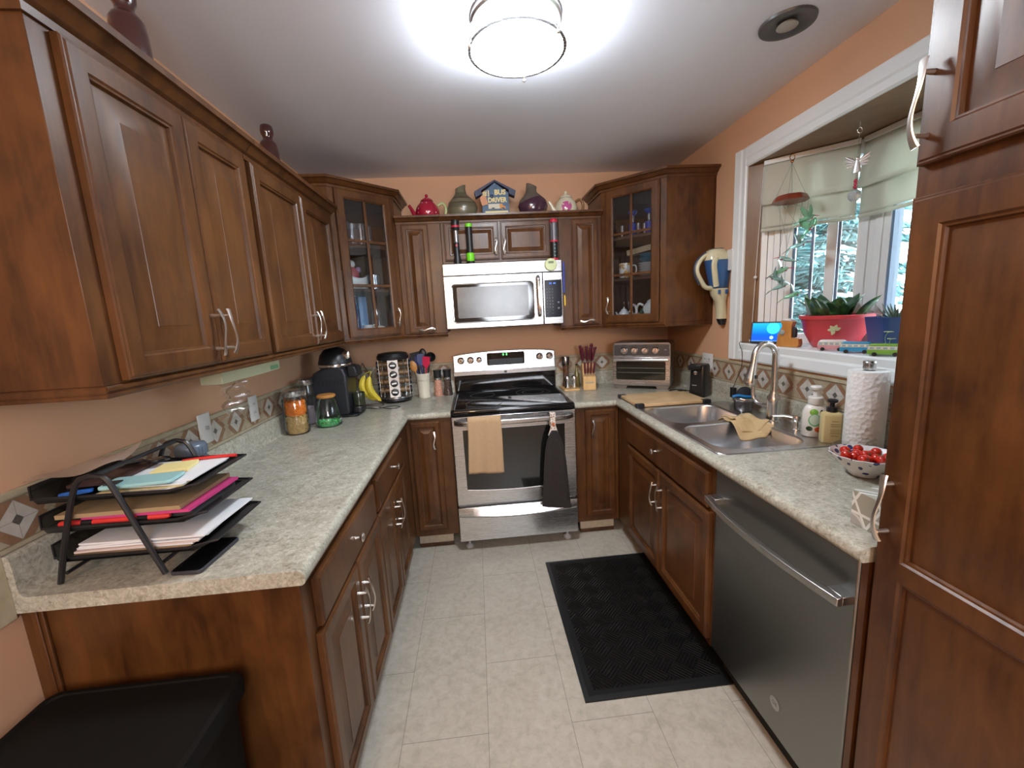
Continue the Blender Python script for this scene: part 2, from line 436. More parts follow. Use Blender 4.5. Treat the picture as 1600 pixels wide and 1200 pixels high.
t = MB(); t.prism([(p[0]+0.02, p[1]) for p in out[1:-1]]+[(1.715, OY1), (1.715, OY0)], 0.0, OZ0-0.031); struct(t.build('wall_bay', P('bay_siding', (0.6, 0.6, 0.55), 0.6)))

FRW = P('white_vinyl_frame', (0.86, 0.87, 0.87), 0.35)
FRG = P('grey_blue_seal', (0.16, 0.24, 0.36), 0.4)
def window(name, loc, rz, Wd, stile_l, stile_r, bars):
    r = bpy.data.objects.new(name, None); COL.objects.link(r); r.location = loc; r.rotation_euler = (0, 0, R(rz)); struct(r)
    z0, z1 = OZ0, OZ1; f = MB()
    def stile(x0, x1):
        n = max(1, int((x1-x0)/0.028)); w_ = (x1-x0)/n
        for k in range(n): f.box(x0+k*w_+(0.002 if k else 0), x0+(k+1)*w_, -0.002+0.006*(k % 2), 0.06, z0, z1)
    stile(0, stile_l); stile(Wd-stile_r, Wd)
    f.box(stile_l, Wd-stile_r, 0.0, 0.06, z0, z0+0.05); f.box(stile_l, Wd-stile_r, 0.0, 0.06, z1-0.06, z1)
    f.build('window_frame', FRW, r, 0.0015)
    g = MB(); g.box(stile_l, stile_l+0.012, 0.008, 0.05, z0+0.05, z1-0.06)
    for a, b, k in bars:
        (g if k else None) and g.box(a, b, 0.012, 0.045, z0+0.05, z1-0.06)
    g.build('seal', FRG, r)
    h = MB(); any_ = False
    for a, b, k in bars:
        if not k: h.box(a, b, 0.004, 0.05, z0+0.05, z1-0.06); any_ = True
    if any_: h.build('mullion', FRW, r, 0.0015)
    MB().box(stile_l, Wd-stile_r, 0.028, 0.032, z0+0.05, z1-0.06).build('pane', WINGLASS, r)
    return r
window('window_1', (1.705, -0.965, 0), -45, 0.403, 0.140, 0.012, [(0.214, 0.226, 1), (0.276, 0.316, 0), (0.318, 0.330, 1)])
window('window_2', (1.990, -1.250, 0), -90, 0.650, 0.135, 0.135, [])
window('window_3', (1.990, -1.900, 0), -135, 0.403, 0.012, 0.140, [])

# wall tile borders
def border(name, T, x0, x1, zb=0.0, zt=0.131, th=0.008, z=1.0165):
    b = MB(); b.box(x0, x1, -th, -0.0005, zb, zt); b.box(x0, x1, -th-0.004, -th, zt-0.014, zt-0.002)
    o = b.build(name, TILE, None, 0.0008); o.matrix_world = T; return struct(o)
zt = 1.0165
border('trim_8', Matrix.Translation((XRW, 0, zt)) @ Matrix.Rotation(R(-90), 4, 'Z'), 0.001, 2.312)
border('trim_9', Matrix.Translation((XLW, -2.8, zt)) @ Matrix.Rotation(R(90), 4, 'Z'), 2.8+YLN, 2.799)
border('trim_10', Matrix.Translation((0, 0, zt)), XLW+0.013, -0.002)
border('trim_11', Matrix.Translation((0.765, 0, zt)), 0.001, XRW-0.765-0.013)
# the tiled field carries on past the end of the left worktop, down to its underside
b = MB(); b.box(0.30, 2.8+YLN-0.0005, -0.008, -0.0005, -0.150, 0.131)
o = b.build('trim_12', TILE, None, 0.0008); o.matrix_world = Matrix.Translation((XLW, -2.8, zt)) @ Matrix.Rotation(R(90), 4, 'Z'); struct(o)

# ================================================================ CABINETS
def pull(par, x, z, y0=-0.020, vertical=True, L=0.125, name='handle', side=1):
    h = MB(); pts = []; rs = []
    n = 22
    for i in range(n+1):
        u = i/n*2-1
        yy = y0-0.020-0.012*(1-u*u)**0.8
        lat = 0.006*math.sin(u*PI)*side
        pts.append((x+lat, yy, z+u*L/2) if vertical else (x+u*L/2, yy, z+lat))
        rs.append(0.0040+0.0042*abs(u)**1.5)
    h.tube(pts, rs, 8, 0, sy=0.45, up=(0, 1, 0))
    for s_ in (-1, 1):
        c = (x, z+s_*L*0.36) if vertical else (x+s_*L*0.36, z)
        h.tube([(c[0], y0, c[1]), (c[0], y0-0.024, c[1])], [0.0055, 0.0035], 8)
    return h.build(name, NICKEL, par)
def knob(par, x, z, y0=-0.020):
    h = MB(); h.lathe([(0.006, 0), (0.0045, 0.008), (0.005, 0.014), (0.013, 0.020), (0.015, 0.024), (0.012, 0.028), (0.0, 0.030)], 18, (x, y0, z), ax='-y')
    return h.build('knob', NICKEL, par)
def door(par, x0, x1, z0, z1, name='door', fr=0.052, mat=None, split=None, y=-0.001, raise_w=0.040):
    d = MB(); th = 0.020; g = min(raise_w, (x1-x0-2*fr)*0.28)
    edge = [(0, y), (0, y-th+0.006), (0.003, y-th+0.003), (0.006, y-th+0.003), (0.009, y-th), ]
    if split is None:
        prof = edge+[(fr-0.010, y-th), (fr-0.006, y-th+0.004), (fr-0.002, y-th+0.005), (fr, y-th+0.014), (fr+0.005, y-th+0.014), (fr+0.006+g, y-th+0.004), (fr+0.0065+g, y-th+0.003)]
        d.rects(prof, x0, x1, z0, z1)
    else:
        # two panels: outer ring then a rail
        d.rects(edge+[(0.012, y-th)], x0, x1, z0, z1, cap1=False)
        a, b = split
        for (za, zb) in ((z0+fr, a), (b, z1-fr)):
            d.rects([(-0.010, y-th), (-0.006, y-th+0.004), (-0.002, y-th+0.005), (0, y-th+0.012), (0.005, y-th+0.012), (0.006+g, y-th+0.003)], x0+fr, x1-fr, za, zb, cap0=False)
        i = 0.012; o_ = 0.010
        # flat stiles and rails between ring and panels
        def flat(xa, xb, za, zb): d.add([(xa, y-th, za), (xb, y-th, za), (xb, y-th, zb), (xa, y-th, zb)], [(0, 1, 2, 3)])
        flat(x0+i, x0+fr-o_, z0+i, z1-i); flat(x1-fr+o_, x1-i, z0+i, z1-i)
        flat(x0+fr-o_, x1-fr+o_, z0+i, z0+fr-o_); flat(x0+fr-o_, x1-fr+o_, a+o_, b-o_); flat(x0+fr-o_, x1-fr+o_, z1-fr+o_, z1-i)
    return d.build(name, mat or WOOD, par, smooth=20)
def drawer(par, x0, x1, z0, z1, y=-0.001, name='drawer'):
    d = MB(); th = 0.020
    d.rects([(0, y), (0, y-th+0.006), (0.003, y-th+0.003), (0.006, y-th+0.003), (0.010, y-th)], x0, x1, z0, z1)
    return d.build(name, WOOD, par, smooth=20)
def lightrail(par, x0, x1, z, y0=-0.004, dy=0.022, ends=(False, False), depth=0.3):
    m = MB(); rings = []
    prof = [(y0+dy, z), (y0+dy, z-0.026), (y0, z-0.026), (y0-0.003, z-0.020), (y0+0.002, z-0.016), (y0-0.004, z-0.010), (y0-0.004, z-0.004), (y0, z)]
    for x in (x0, x1): rings.append([(x, a, b) for a, b in prof])
    m.loft(rings)
    return m

FXL = XL-0.025
y0 = -2.165
def lx(y): return y-y0     # local x of world y on the left run
def left_base():
    r = thing('base_cabinet', 'dark base cabinet, one drawer over two doors, at the left worktop near end', 'cabinet', (FXL, y0, 0), 90)
    D = FXL-XLW-0.003
    b = MB(); b.box(0, lx(-1.4905), 0, D, 0.105, CT-0.0385); b.build('body', WOOD, r, 0.0015)
    e = MB(); e.box(-0.004, -0.0005, 0.0, D, 0.0, CT-0.0385); e.build('end_panel', WOOD, r)
    e = MB(); e.box(-0.012, -0.0045, D-0.045, D, 0.0, CT-0.0385); e.box(-0.016, -0.012, D-0.036, D-0.022, 0.0, CT-0.0385); e.build('scribe_moulding', WOOD, r, 0.002)
    MB().box(0, lx(-1.4905), 0.07, 0.085, 0, 0.1045).build('toe_kick', P('dark_kick', (0.035, 0.014, 0.008), 0.5), r)
    d = drawer(r, lx(-2.108), lx(-1.510), 0.704, 0.842); knob(d, lx(-1.80), 0.776, -0.0215)
    d = door(r, lx(-2.124), lx(-1.8055), 0.138, 0.692); pull(d, lx(-1.832), 0.55, -0.0215)
    d = door(r, lx(-1.8015), lx(-1.484), 0.138, 0.692); pull(d, lx(-1.775), 0.55, -0.0215, side=-1)
    r = thing('base_cabinet', 'dark base cabinet, one drawer over two doors, running into the far left corner', 'cabinet', (FXL, -1.490, 0), 90)
    q = lambda y: y+1.490
    b = MB(); b.box(0.0, q(-0.612), 0, D, 0.105, CT-0.0385); b.build('body', WOOD, r, 0.0015)
    MB().box(0, q(-0.70), 0.07, 0.085, 0, 0.1045).build('toe_kick', P('dark_kick', (0.035, 0.014, 0.008), 0.5), r)
    d = drawer(r, q(-1.468), q(-0.868), 0.704, 0.842); knob(d, q(-1.14), 0.776, -0.0215)
    d = door(r, q(-1.480), q(-1.172), 0.138, 0.692); pull(d, q(-1.198), 0.55, -0.0215)
    d = door(r, q(-1.168), q(-0.857), 0.138, 0.692); pull(d, q(-1.142), 0.55, -0.0215, side=-1)
left_base()
BEIGEK = cloth_mat('beige_vinyl_kick', (0.42, 0.34, 0.24), (0.55, 0.47, 0.36), 40, 0.5, 0.05)
def narrow_base(x0, x1, d0, d1, hx, label, kx):
    r = thing('base_cabinet', label, 'cabinet', (x0, -0.610, 0), 0)
    MB().box(0, x1-x0, 0, 0.607, 0.105, CT-0.0385).build('body', WOOD, r, 0.0015)
    MB().box(kx[0]-x0, kx[1]-x0, 0.055, 0.085, 0.025, 0.104).build('toe_kick', BEIGEK, r)['label'] = 'beige vinyl toe kick'
    MB().box(kx[0]-x0, kx[1]-x0, 0.050, 0.085, 0.0, 0.025).build('shoe_moulding', WOOD, r, 0.003)
    d = door(r, d0-x0, d1-x0, 0.150, 0.860, fr=0.042); pull(d, hx-x0, 0.745, -0.0215, L=0.11)
narrow_base(FXL+0.001, -0.004, -0.252, -0.072, -0.110, 'narrow one-door dark base cabinet on the left side of the range', (-0.33+0.06, -0.05))
narrow_base(0.766, XR+0.024, 0.831, 1.022, 0.874, 'narrow one-door dark base cabinet on the right side of the range', (0.80, 1.03))
FXR = XR+0.026
def right_base():
    ys = -0.612
    r = thing('sink_cabinet', 'dark stained sink base cabinet with false drawer front over two doors beneath the sink', 'cabinet', (FXR, ys, 0), -90)
    q = lambda y: ys-y
    D = XRW-FXR-0.003
    b = MB(); b.box(0, q(-1.697), 0, 0.02, 0.105, CT-0.0385); b.box(0, 0.02, 0.02, D, 0.105, CT-0.0385); b.box(q(-1.697)-0.02, q(-1.697), 0.02, D, 0.105, CT-0.0385); b.box(0.02, q(-1.697)-0.02, 0.02, D, 0.105, 0.125)
    b.build('body', WOOD, r, 0.001)
    MB().box(0.08, q(-1.697), 0.07, 0.085, 0, 0.1045).build('toe_kick', P('dark_kick', (0.035, 0.014, 0.008), 0.5), r)
    d = drawer(r, q(-0.800), q(-1.672), 0.700, 0.842); knob(d, q(-1.214), 0.775, -0.0215)
    d = door(r, q(-0.820), q(-1.246), 0.138, 0.684); pull(d, q(-1.215), 0.555, -0.0215)
    d = door(r, q(-1.250), q(-1.690), 0.138, 0.684); pull(d, q(-1.282), 0.555, -0.0215, side=-1)
right_base()

# --- worktops
def worktop(name, label, stations, hole=None):
    # profile (distance from wall, z)
    nose = [(0.610, CT), (0.622, CT-0.0015), (0.630, CT-0.006), (0.6345, CT-0.014), (0.635, CT-0.024), (0.632, CT-0.034), (0.626, CT-0.038)]
    hd0, hd1 = (hole[2], hole[3]) if hole else (0.3, 0.31)
    prof = [(0.001, CT-0.038), (0.001, CT+0.101), (0.012, CT+0.101), (0.019, CT+0.095), (0.021, CT+0.085), (0.022, CT+0.012), (0.028, CT+0.003), (0.038, CT), (hd0, CT), (hd1, CT)]+nose+[(hd1, CT-0.038), (hd0, CT-0.038)]
    k0 = 8; n = len(prof); b = MB()
    vs = []; fs = []
    for fn in stations: vs += [fn(d)+(z,) for d, z in prof]
    m = len(stations)
    for i in range(m-1):
        hl = hole and i == hole[0]
        for j in range(n):
            k = (j+1) % n
            if hl and (j == k0 or j == n-2): continue
            fs.append((i*n+j, i*n+k, (i+1)*n+k, (i+1)*n+j))
        if hl:  # inner walls of the cut-out
            fs.append((i*n+k0, (i+1)*n+k0, (i+1)*n+n-1, i*n+n-1)); fs.append((i*n+k0+1, (i+1)*n+k0+1, (i+1)*n+n-2, i*n+n-2))
    fs.append(tuple(range(n))); fs.append(tuple((m-1)*n+j for j in range(n)))
    b.add(vs, fs)
    o = b.build(name, LAM, None, smooth=40); return tag(o, label, 'worktop')
worktop('worktop', 'mottled grey-beige laminate worktop running along the left wall to the range',
        [lambda d: (XLW+d, YLN), lambda d: (XLW+d, -d), lambda d: (-0.003, -d)])
worktop('worktop', 'mottled grey-beige laminate worktop along the right wall with the sink set in it',
        [lambda d: (0.765, -d), lambda d: (XRW-d, -d), lambda d: (XRW-d, -0.880-0.0001*d), lambda d: (XRW-d, -1.672), lambda d: (XRW-d, YRN)], hole=(2, None, 0.060, 0.570))

# --- pantry
def pantry():
    xf = 1.066; yf = YRN-0.002
    r = thing('pantry_cabinet', 'tall dark stained pantry cabinet with upper and lower doors at the right edge', 'cabinet', (xf, yf, 0), -90)
    Wd = 0.86
    MB().box(0, Wd, 0, XRW-xf-0.003, 0.0, 2.36).build('body', WOOD, r, 0.0015)
    MB().box(0, Wd, -0.03, XRW-xf-0.003, 2.361, 2.41).build('crown_moulding', WOOD, r, 0.01)
    d = door(r, 0.010, 0.62, 1.722, 2.33, fr=0.066); pull(d, 0.028, 1.825, -0.0215, L=0.15)
    d = door(r, 0.010, 0.62, 0.14, 1.664, fr=0.066, split=(0.866, 0.928), raise_w=0.045); pull(d, 0.034, 1.03, -0.0215, L=0.15)
pantry()

# --- wall cabinets
UB = 1.378      # underside of the boxes (light rail hangs 26 mm lower)
def crown(m, poly_path, z0, z1, proj, m_i=0):
    """crown along an open path of (x,y) with outward normal on the left side of travel"""
    prof = [(0.0, 0.0), (0.006, 0.0), (0.008, 0.25), (0.018, 0.35), (0.030, 0.62), (0.036, 0.70), (0.045, 0.72), (0.045, 1.0), (0.0, 1.0)]
    sc = proj/0.045; P2 = [Vector(p) for p in poly_path]; rings = []
    for i, p in enumerate(P2):
        ds = []
        if i > 0: ds.append((P2[i]-P2[i-1]).normalized())
        if i < len(P2)-1: ds.append((P2[i+1]-P2[i]).normalized())
        ns = [Vector((d.y, -d.x)) for d in ds]
        nn = sum(ns, Vector((0, 0))); nn.normalize(); k = 1/max(0.3, nn.dot(ns[0]))
        rings.append([(p.x+nn.x*k*a*sc, p.y+nn.y*k*a*sc, z0+(z1-z0)*h) for a, h in prof])
    m.loft(rings, m_i); return m
def left_uppers():
    fx = XLW+0.307; ztop = 2.085; yn = -2.208
    D = fx-XLW-0.002
    def cab(ya, yb, label, doors_):
        r = thing('wall_cabinet', label, 'cabinet', (fx, ya, 0), 90)
        q = lambda y: y-ya
        MB().box(0.0, q(yb)-0.001, 0, D, UB, ztop).build('body', WOOD, r, 0.0015)
        for (a, b, hx, sd) in doors_:
            d = door(r, q(a), q(b), UB+0.006, 2.052, fr=0.056, raise_w=0.050); pull(d, q(hx), UB+0.095, -0.0215, side=sd, L=0.13)
        lr = lightrail(None, 0, q(yb)-0.001, UB); 
        if ya < -2: lr.box(0.0, 0.022, 0.018, D, UB-0.026, UB); lr.box(-0.004, 0.0, -0.006, D, UB-0.014, UB-0.002); lr.box(-0.003, 0.0, -0.006, D, UB-0.024, UB-0.018)
        lr.build('light_rail', WOOD, r, smooth=20)
        c = MB(); path = [(0, D), (0, 0), (q(yb)-0.001, 0)] if ya < -2 else [(0, 0), (q(yb)-0.001, 0)]
        crown(c, path, 2.056, 2.116, 0.050); c.build('crown_moulding', WOOD, r, smooth=20)
        return r
    rr = cab(yn, -1.5005, 'stained maple double-door wall cabinet at the near end of the left wall', [(-2.162, -1.827, -1.850, 1), (-1.823, -1.520, -1.800, -1)])
    cab(-1.499, -0.613, 'stained maple double-door wall cabinet next to the left glass corner cabinet', [(-1.479, -1.066, -1.092, 1), (-1.062, -0.655, -1.036, -1)])
left_uppers()
def back_uppers():
    def cab(x0, x1, z0, doors_, label, horiz, ext=0):
        r = thing('wall_cabinet', label, 'cabinet', (x0, -0.307, 0), 0)
        MB().box(0, x1-x0, 0, 0.305, z0, 2.085).build('body', WOOD, r, 0.0015)
        for (a, b, hx) in doors_:
            zb = z0+0.004 if not horiz else z0+0.006
            d = door(r, a-x0, b-x0, zb+(0.012 if not horiz else 0), 2.066, fr=0.040, raise_w=0.022)
            if horiz: pull(d, hx-x0, z0+0.030, -0.0215, False, L=0.10)
            else: pull(d, hx-x0, z0+0.095, -0.0215, L=0.10)
        if horiz: lightrail(None, 0, x1-x0, z0).build('light_rail', WOOD, r, smooth=20)
        c = MB(); crown(c, [(0, 0), (x1-x0, 0)], 2.070, 2.114, 0.045); c.build('crown_moulding', WOOD, r, smooth=20)
        return r
    xl, xr = XLW+0.6115, XRW-0.6115
    cab(xl, -0.0015, UB, [(-0.246, -0.078, -0.130)], 'narrow one-door wall cabinet to the left of the microwave', True)
    cab(0.0, 0.762, 1.818, [(0.020, 0.368, 0.348), (0.382, 0.705, 0.402)], 'short two-door wall cabinet directly above the microwave', False)
    cab(0.7635, xr, UB, [(0.845, 1.022, 0.935)], 'narrow one-door wall cabinet to the right of the microwave', True)
back_uppers()
def diag(side):
    x = XLW if side < 0 else XRW
    lab = 'glass-door diagonal corner wall cabinet on the '+('left' if side < 0 else 'right')+' of the back wall'
    sx = x+0.61*(-side); fz0, fz1 = UB, 2.232
    if side < 0: loc, rz = (XLW+0.3065, -0.6095, 0), 45
    else: loc, rz = (XRW-0.6095, -0.3065, 0), -45
    r = thing('corner_cabinet', lab, 'cabinet', loc, rz)
    Ti = (Matrix.Translation(loc) @ Matrix.Rotation(R(rz), 4, 'Z')).inverted()
    def L(px, py): v = Ti @ Vector((px, py, 0)); return (v.x, v.y)
    g = 0.0015; s = -side
    c0 = L(x+s*g, -g); cA = L(x+s*0.6095, -g); cB = L(x+s*0.6095, -0.3065); cC = L(x+s*0.3065, -0.6095); cD = L(x+s*g, -0.6095)
    poly = [c0, cA, cB, cC, cD]
    b = MB(); b.prism(poly, fz0, fz0+0.018); b.prism(poly, fz1-0.018, fz1)
    # shelves and walls
    def wall(p, q, th=0.016):
        p, q = Vector(p), Vector(q); d = (q-p).normalized(); n = Vector((-d.y, d.x))
        cen = sum((Vector(a) for a in poly), Vector((0, 0)))/5
        if (cen-p).dot(n) < 0: n = -n
        b.prism([tuple(p), tuple(q), tuple(q+n*th), tuple(p+n*th)], fz0+0.018, fz1-0.018)
    for p, q in ((c0, cA), (cA, cB), (cC, cD), (cD, c0)): wall(p, q)
    Wd = (Vector(cB)-Vector(cC)).length
    x0_, x1_ = (0, Wd)
    # face frame on the diagonal
    fr = 0.034
    b.box(x0_, x0_+fr, 0.0, 0.019, fz0+0.018, fz1-0.018); b.box(x1_-fr, x1_, 0.0, 0.019, fz0+0.018, fz1-0.018)
    b.box(x0_+fr, x1_-fr, 0, 0.019, fz0+0.018, fz0+0.03); b.box(x0_+fr, x1_-fr, 0, 0.019, fz1-0.04, fz1-0.018)
    b.build('body', WOOD, r)
    sh = MB(); inn = [tuple(Vector(a)+(sum((Vector(k) for k in poly), Vector((0, 0)))/5-Vector(a))*0.06) for a in poly]
    for z in (1.655, 1.915):
        sh.prism(inn, z, z+0.018)
    sh.build('shelf', WOODIN, r)
    # glass door
    d0, d1, z0, z1 = 0.036, Wd-0.036, UB+0.008, 2.222; f = 0.052; y = -0.001; th = 0.020
    d = MB(); d.rects([(f, y), (0, y), (0, y-th+0.006), (0.003, y-th+0.003), (0.006, y-th+0.003), (0.009, y-th), (f-0.008, y-th), (f-0.004, y-th+0.004), (f, y-th+0.006), (f, y)], d0, d1, z0, z1, cap0=False, cap1=False)
    dd = d.build('door', WOOD, r, smooth=20)
    m = MB(); xm = (d0+d1)/2
    m.box(xm-0.008, xm+0.008, y-0.016, y-0.008, z0+f, z1-f)
    for z in (1.690, 1.945): m.box(d0+f, d1-f, y-0.016, y-0.008, z-0.008, z+0.008)
    m.build('muntins', WOOD, dd, 0.002)
    MB().box(d0+f-0.002, d1-f+0.002, y-0.007, y-0.004, z0+f-0.002, z1-f+0.002).build('pane', CABGLASS, dd)
    pull(dd, (d1-0.024) if side < 0 else (d0+0.024), UB+0.12, -0.0215, L=0.11)
    c = MB(); path = [cD, cC, cB, cA] if side < 0 else [cA, cB, cC, cD]
    crown(c, path, 2.222, 2.272, 0.045); c.prism(poly, fz1, 2.268); c.build('crown_moulding', WOOD, r, smooth=20)
    lr = MB(); lr2 = lightrail(None, 0.0, Wd, UB); lr2.build('light_rail', WOOD, r, smooth=20)
    if side > 0:
        lr = MB(); a, b_ = Vector(cC), Vector(cD); dv = (b_-a).normalized(); n = Vector((-dv.y, dv.x))
        if n.y > 0: n = -n
        # rail beneath the near side panel
        lr.prism([tuple(a), tuple(b_), tuple(b_-n*0.02), tuple(a-n*0.02)], UB-0.026, UB); lr.build('light_rail', WOOD, r, 0.003)
    return r, Ti
diag(-1); diag(1)

# ================================================================ APPLIANCES
GREEN_D = emit('green_digits', (0.15, 1.0, 0.25), 0.9)
BLUE_D = emit('blue_digits', (0.12, 0.25, 1.0), 0.7)
RIMW = P('bright_rim', (0.80, 0.80, 0.78), 0.18, metal=1.0)
GREYPR = P('grey_print', (0.45, 0.45, 0.46), 0.5)
def plate(poly, y0, y1): b = MB(); b.prism(poly, y0, y1, ax='y'); return b
def range_stove():
    r = thing('electric_range', 'stainless steel electric range with black glass cooktop between the two base cabinets', 'stove', (0.0, -0.668, 0))
    W_ = 0.760
    MB().box(0.004, W_-0.002, 0.045, 0.645, 0.055, 0.886).build('body', STEELD, r, 0.002)
    # cooktop
    c = MB(); poly = rrect(0.001, W_-0.001, -0.004, 0.600, 0.020)
    def ins(a, z): return [(x+a*(1 if x < W_/2 else -1), y+a*(1 if y < 0.3 else -1), z) for x, y in poly]
    c.loft([ins(0.010, 0.8865), ins(0.0, 0.896), ins(0.0, 0.918), ins(0.006, 0.926), ins(0.016, 0.927), ins(0.022, 0.923)])
    ct = c.build('cooktop', BLACKG, r, smooth=50)
    for cx, cy, rr in ((0.205, 0.175, 0.115), (0.56, 0.175, 0.095), (0.20, 0.445, 0.085), (0.56, 0.445, 0.120), (0.56, 0.445, 0.075)):
        g = MB(); g.tube([(cx+rr*math.cos(a*PI/24), cy+rr*math.sin(a*PI/24), 0.9232) for a in range(48)], 0.0011, 4, closed=True)
        g.build('burner_ring', P('burner_grey', (0.10, 0.10, 0.10), 0.3), ct)
    # backguard
    b = MB(); b.loft([[(x, y, z) for x, y, z in ((0.006, 0.602, z), (W_-0.006, 0.602, z), (W_-0.006, 0.655, z), (0.006, 0.655, z))] for z in (0.905, 0.94)])
    b.box(0.006, W_-0.006, 0.598, 0.655, 0.928, 1.047); b.build('backguard', BLACKG, r, 0.008)
    s = MB(); n = 20; pts = []
    top = [(0.004+(W_-0.008)*k/n, 1.196+0.022*(1-(2*k/n-1)**2)**0.8) for k in range(n+1)]
    poly = [(0.004, 1.049), (W_-0.004, 1.049)]+top[::-1]
    s.loft([[(x, 0.592+(z-1.049)*0.10, z) for x, z in poly], [(x, 0.655, z) for x, z in poly]])
    cp = s.build('control_panel', STEEL, r, 0.004)
    sl = MB(); sl.box(0.0, W_, 0.584, 0.600, 1.047, 1.078); sl.build('trim_band', STEEL, cp, 0.003)
    def face(z): return 0.592+(z-1.049)*0.10
    d = plate(rrect(0.250, 0.528, 1.112, 1.203, 0.010), 0.5935, 0.602); d.build('display', BLACKG, cp, 0.001)
    d = MB(); d.box(0.262, 0.516, 0.592, 0.5935, 1.118, 1.156); d.build('touch_panel', P('touch_blue', (0.05, 0.065, 0.075), 0.2), cp)
    for i, ch in enumerate('08'):
        text('clock_digit', ch, 0.024, GREEN_D, cp, (0.372+i*0.024, 0.5925, 1.188))
    MB().box(0.372, 0.392, 0.582, 0.5838, 1.054, 1.071).build('badge', P('badge_grey', (0.12, 0.12, 0.11), 0.4), cp)
    for x in (0.060, 0.130, 0.193, 0.641, 0.715):
        rr = 0.023 if x != 0.193 else 0.019
        k = MB(); k.lathe([(rr+0.003, 0), (rr+0.003, 0.003), (rr-0.002, 0.006), (rr-0.003, 0.020), (rr-0.006, 0.024), (0, 0.025)], 24, (x, face(1.158), 1.158), ax='-y')
        k.box(x-0.004, x+0.004, face(1.158)-0.031, face(1.158)-0.024, 1.158-rr+0.004, 1.158+rr-0.004)
        k.build('knob', CHROME, cp, 0.001)
    # oven door
    d = MB(); d.box(0.002, W_-0.002, 0.0, 0.044, 0.318, 0.884)
    od = d.build('oven_door', STEEL, r, 0.004)
    n = 14; xs0, xs1 = 0.064, 0.690
    poly = [(xs0, 0.800), (xs0+0.004, 0.425)]+[(xs0+0.004+(xs1-xs0-0.008)*k/n, 0.418-0.016*(1-(2*k/n-1)**2)) for k in range(n+1)]+[(xs1-0.004, 0.425), (xs1, 0.800)]
    plate(poly, -0.0015, 0.002).build('window', P('oven_glass', (0.010, 0.010, 0.009), 0.05, spec=0.7), od)
    rim = MB(); rim.tube([(x, -0.002, z) for x, z in poly[1:-1]], 0.003, 6); rim.build('window_rim', RIMW, od)
    v = MB()
    for a, b_ in ((0.11, 0.22), (0.26, 0.33), (0.36, 0.50), (0.53, 0.60)): v.box(a, b_, -0.0008, 0.0002, 0.8752, 0.8785)
    v.build('vent_slot', BLACKM, od)
    h = MB(); rings = []
    for k in range(25):
        u = k/24; x = 0.016+(W_-0.032)*u; o = -0.034-0.016*(1-(2*u-1)**2)
        if k in (0, 24): o = -0.002
        if k in (1, 23): o = -0.030
        rings.append([(x, o, 0.832), (x, o-0.012, 0.838), (x, o-0.012, 0.862), (x, o, 0.869)])
    h.loft(rings); h.build('handle', STEEL, od, 0.003)
    # drawer
    dr = MB(); rings = []
    for k in range(17):
        u = k/16; x = 0.003+(W_-0.006)*u; b_ = 0.010+0.020*(1-(2*u-1)**2)
        zz = 0.250-0.022*(1-(2*u-1)**2)
        rings.append([(x, 0.044, 0.075), (x, 0.0, 0.075), (x, 0.0, zz-0.008), (x, -b_*0.8, zz), (x, -b_, zz+0.010), (x, -0.002, 0.300), (x, 0.044, 0.300)])
    dr.loft(rings); dr.build('storage_drawer', STEEL, r, 0.0015)
    for x in (0.055, 0.700):
        f = MB(); f.lathe([(0.024, 0), (0.026, 0.012), (0.016, 0.022), (0.008, 0.024), (0.008, 0.070)], 16, (x, 0.07, 0)); f.build('leveling_foot', P('grey_foot', (0.45, 0.45, 0.44), 0.5), r)
    return r
range_stove()

def towel(name, label, x0, x1, yf, ztop, zfront, zback, mat, amp=0.004, seed=1):
    rnd = random.Random(seed); nx, nz = 26, 50; ph = [rnd.random()*6 for _ in range(4)]
    lf = ztop-zfront; lb = ztop-zback; hw = 0.019; arc = PI*hw; tot = lf+arc+lb
    def fn(u, v):
        s_ = v*tot; x = x0+(x1-x0)*u
        fold = amp*(math.sin(u*9+ph[0])+0.5*math.sin(u*19+ph[1]))
        if s_ < lb: y, z = yf+2*hw, zback+s_; k = (lb-s_)/lb; y += abs(fold)*0.3*k
        elif s_ < lb+arc:
            a = (s_-lb)/hw; y, z = yf+hw+hw*math.cos(a), ztop+hw*math.sin(a); k = 0
        else:
            q = s_-lb-arc; y, z = yf-0.002, ztop-q; k = q/lf; y -= (0.003+fold)*k**0.7
            x += (u-0.5)*0.016*k+0.006*k*math.sin(v*5); z += 0.010*(u-0.2)*k*(-1)
        return (x, y, z)
    return MB().grid(fn, nx, nz).build(name, mat, None, smooth=80, solid=0.005)
t = towel('kitchen_towel', '', 0.100, 0.296, -0.734, 0.872, 0.548, 0.60, TAN, 0.004, 3)
tag(t, 'tan kitchen towel folded over the left side of the oven door handle', 'towel')
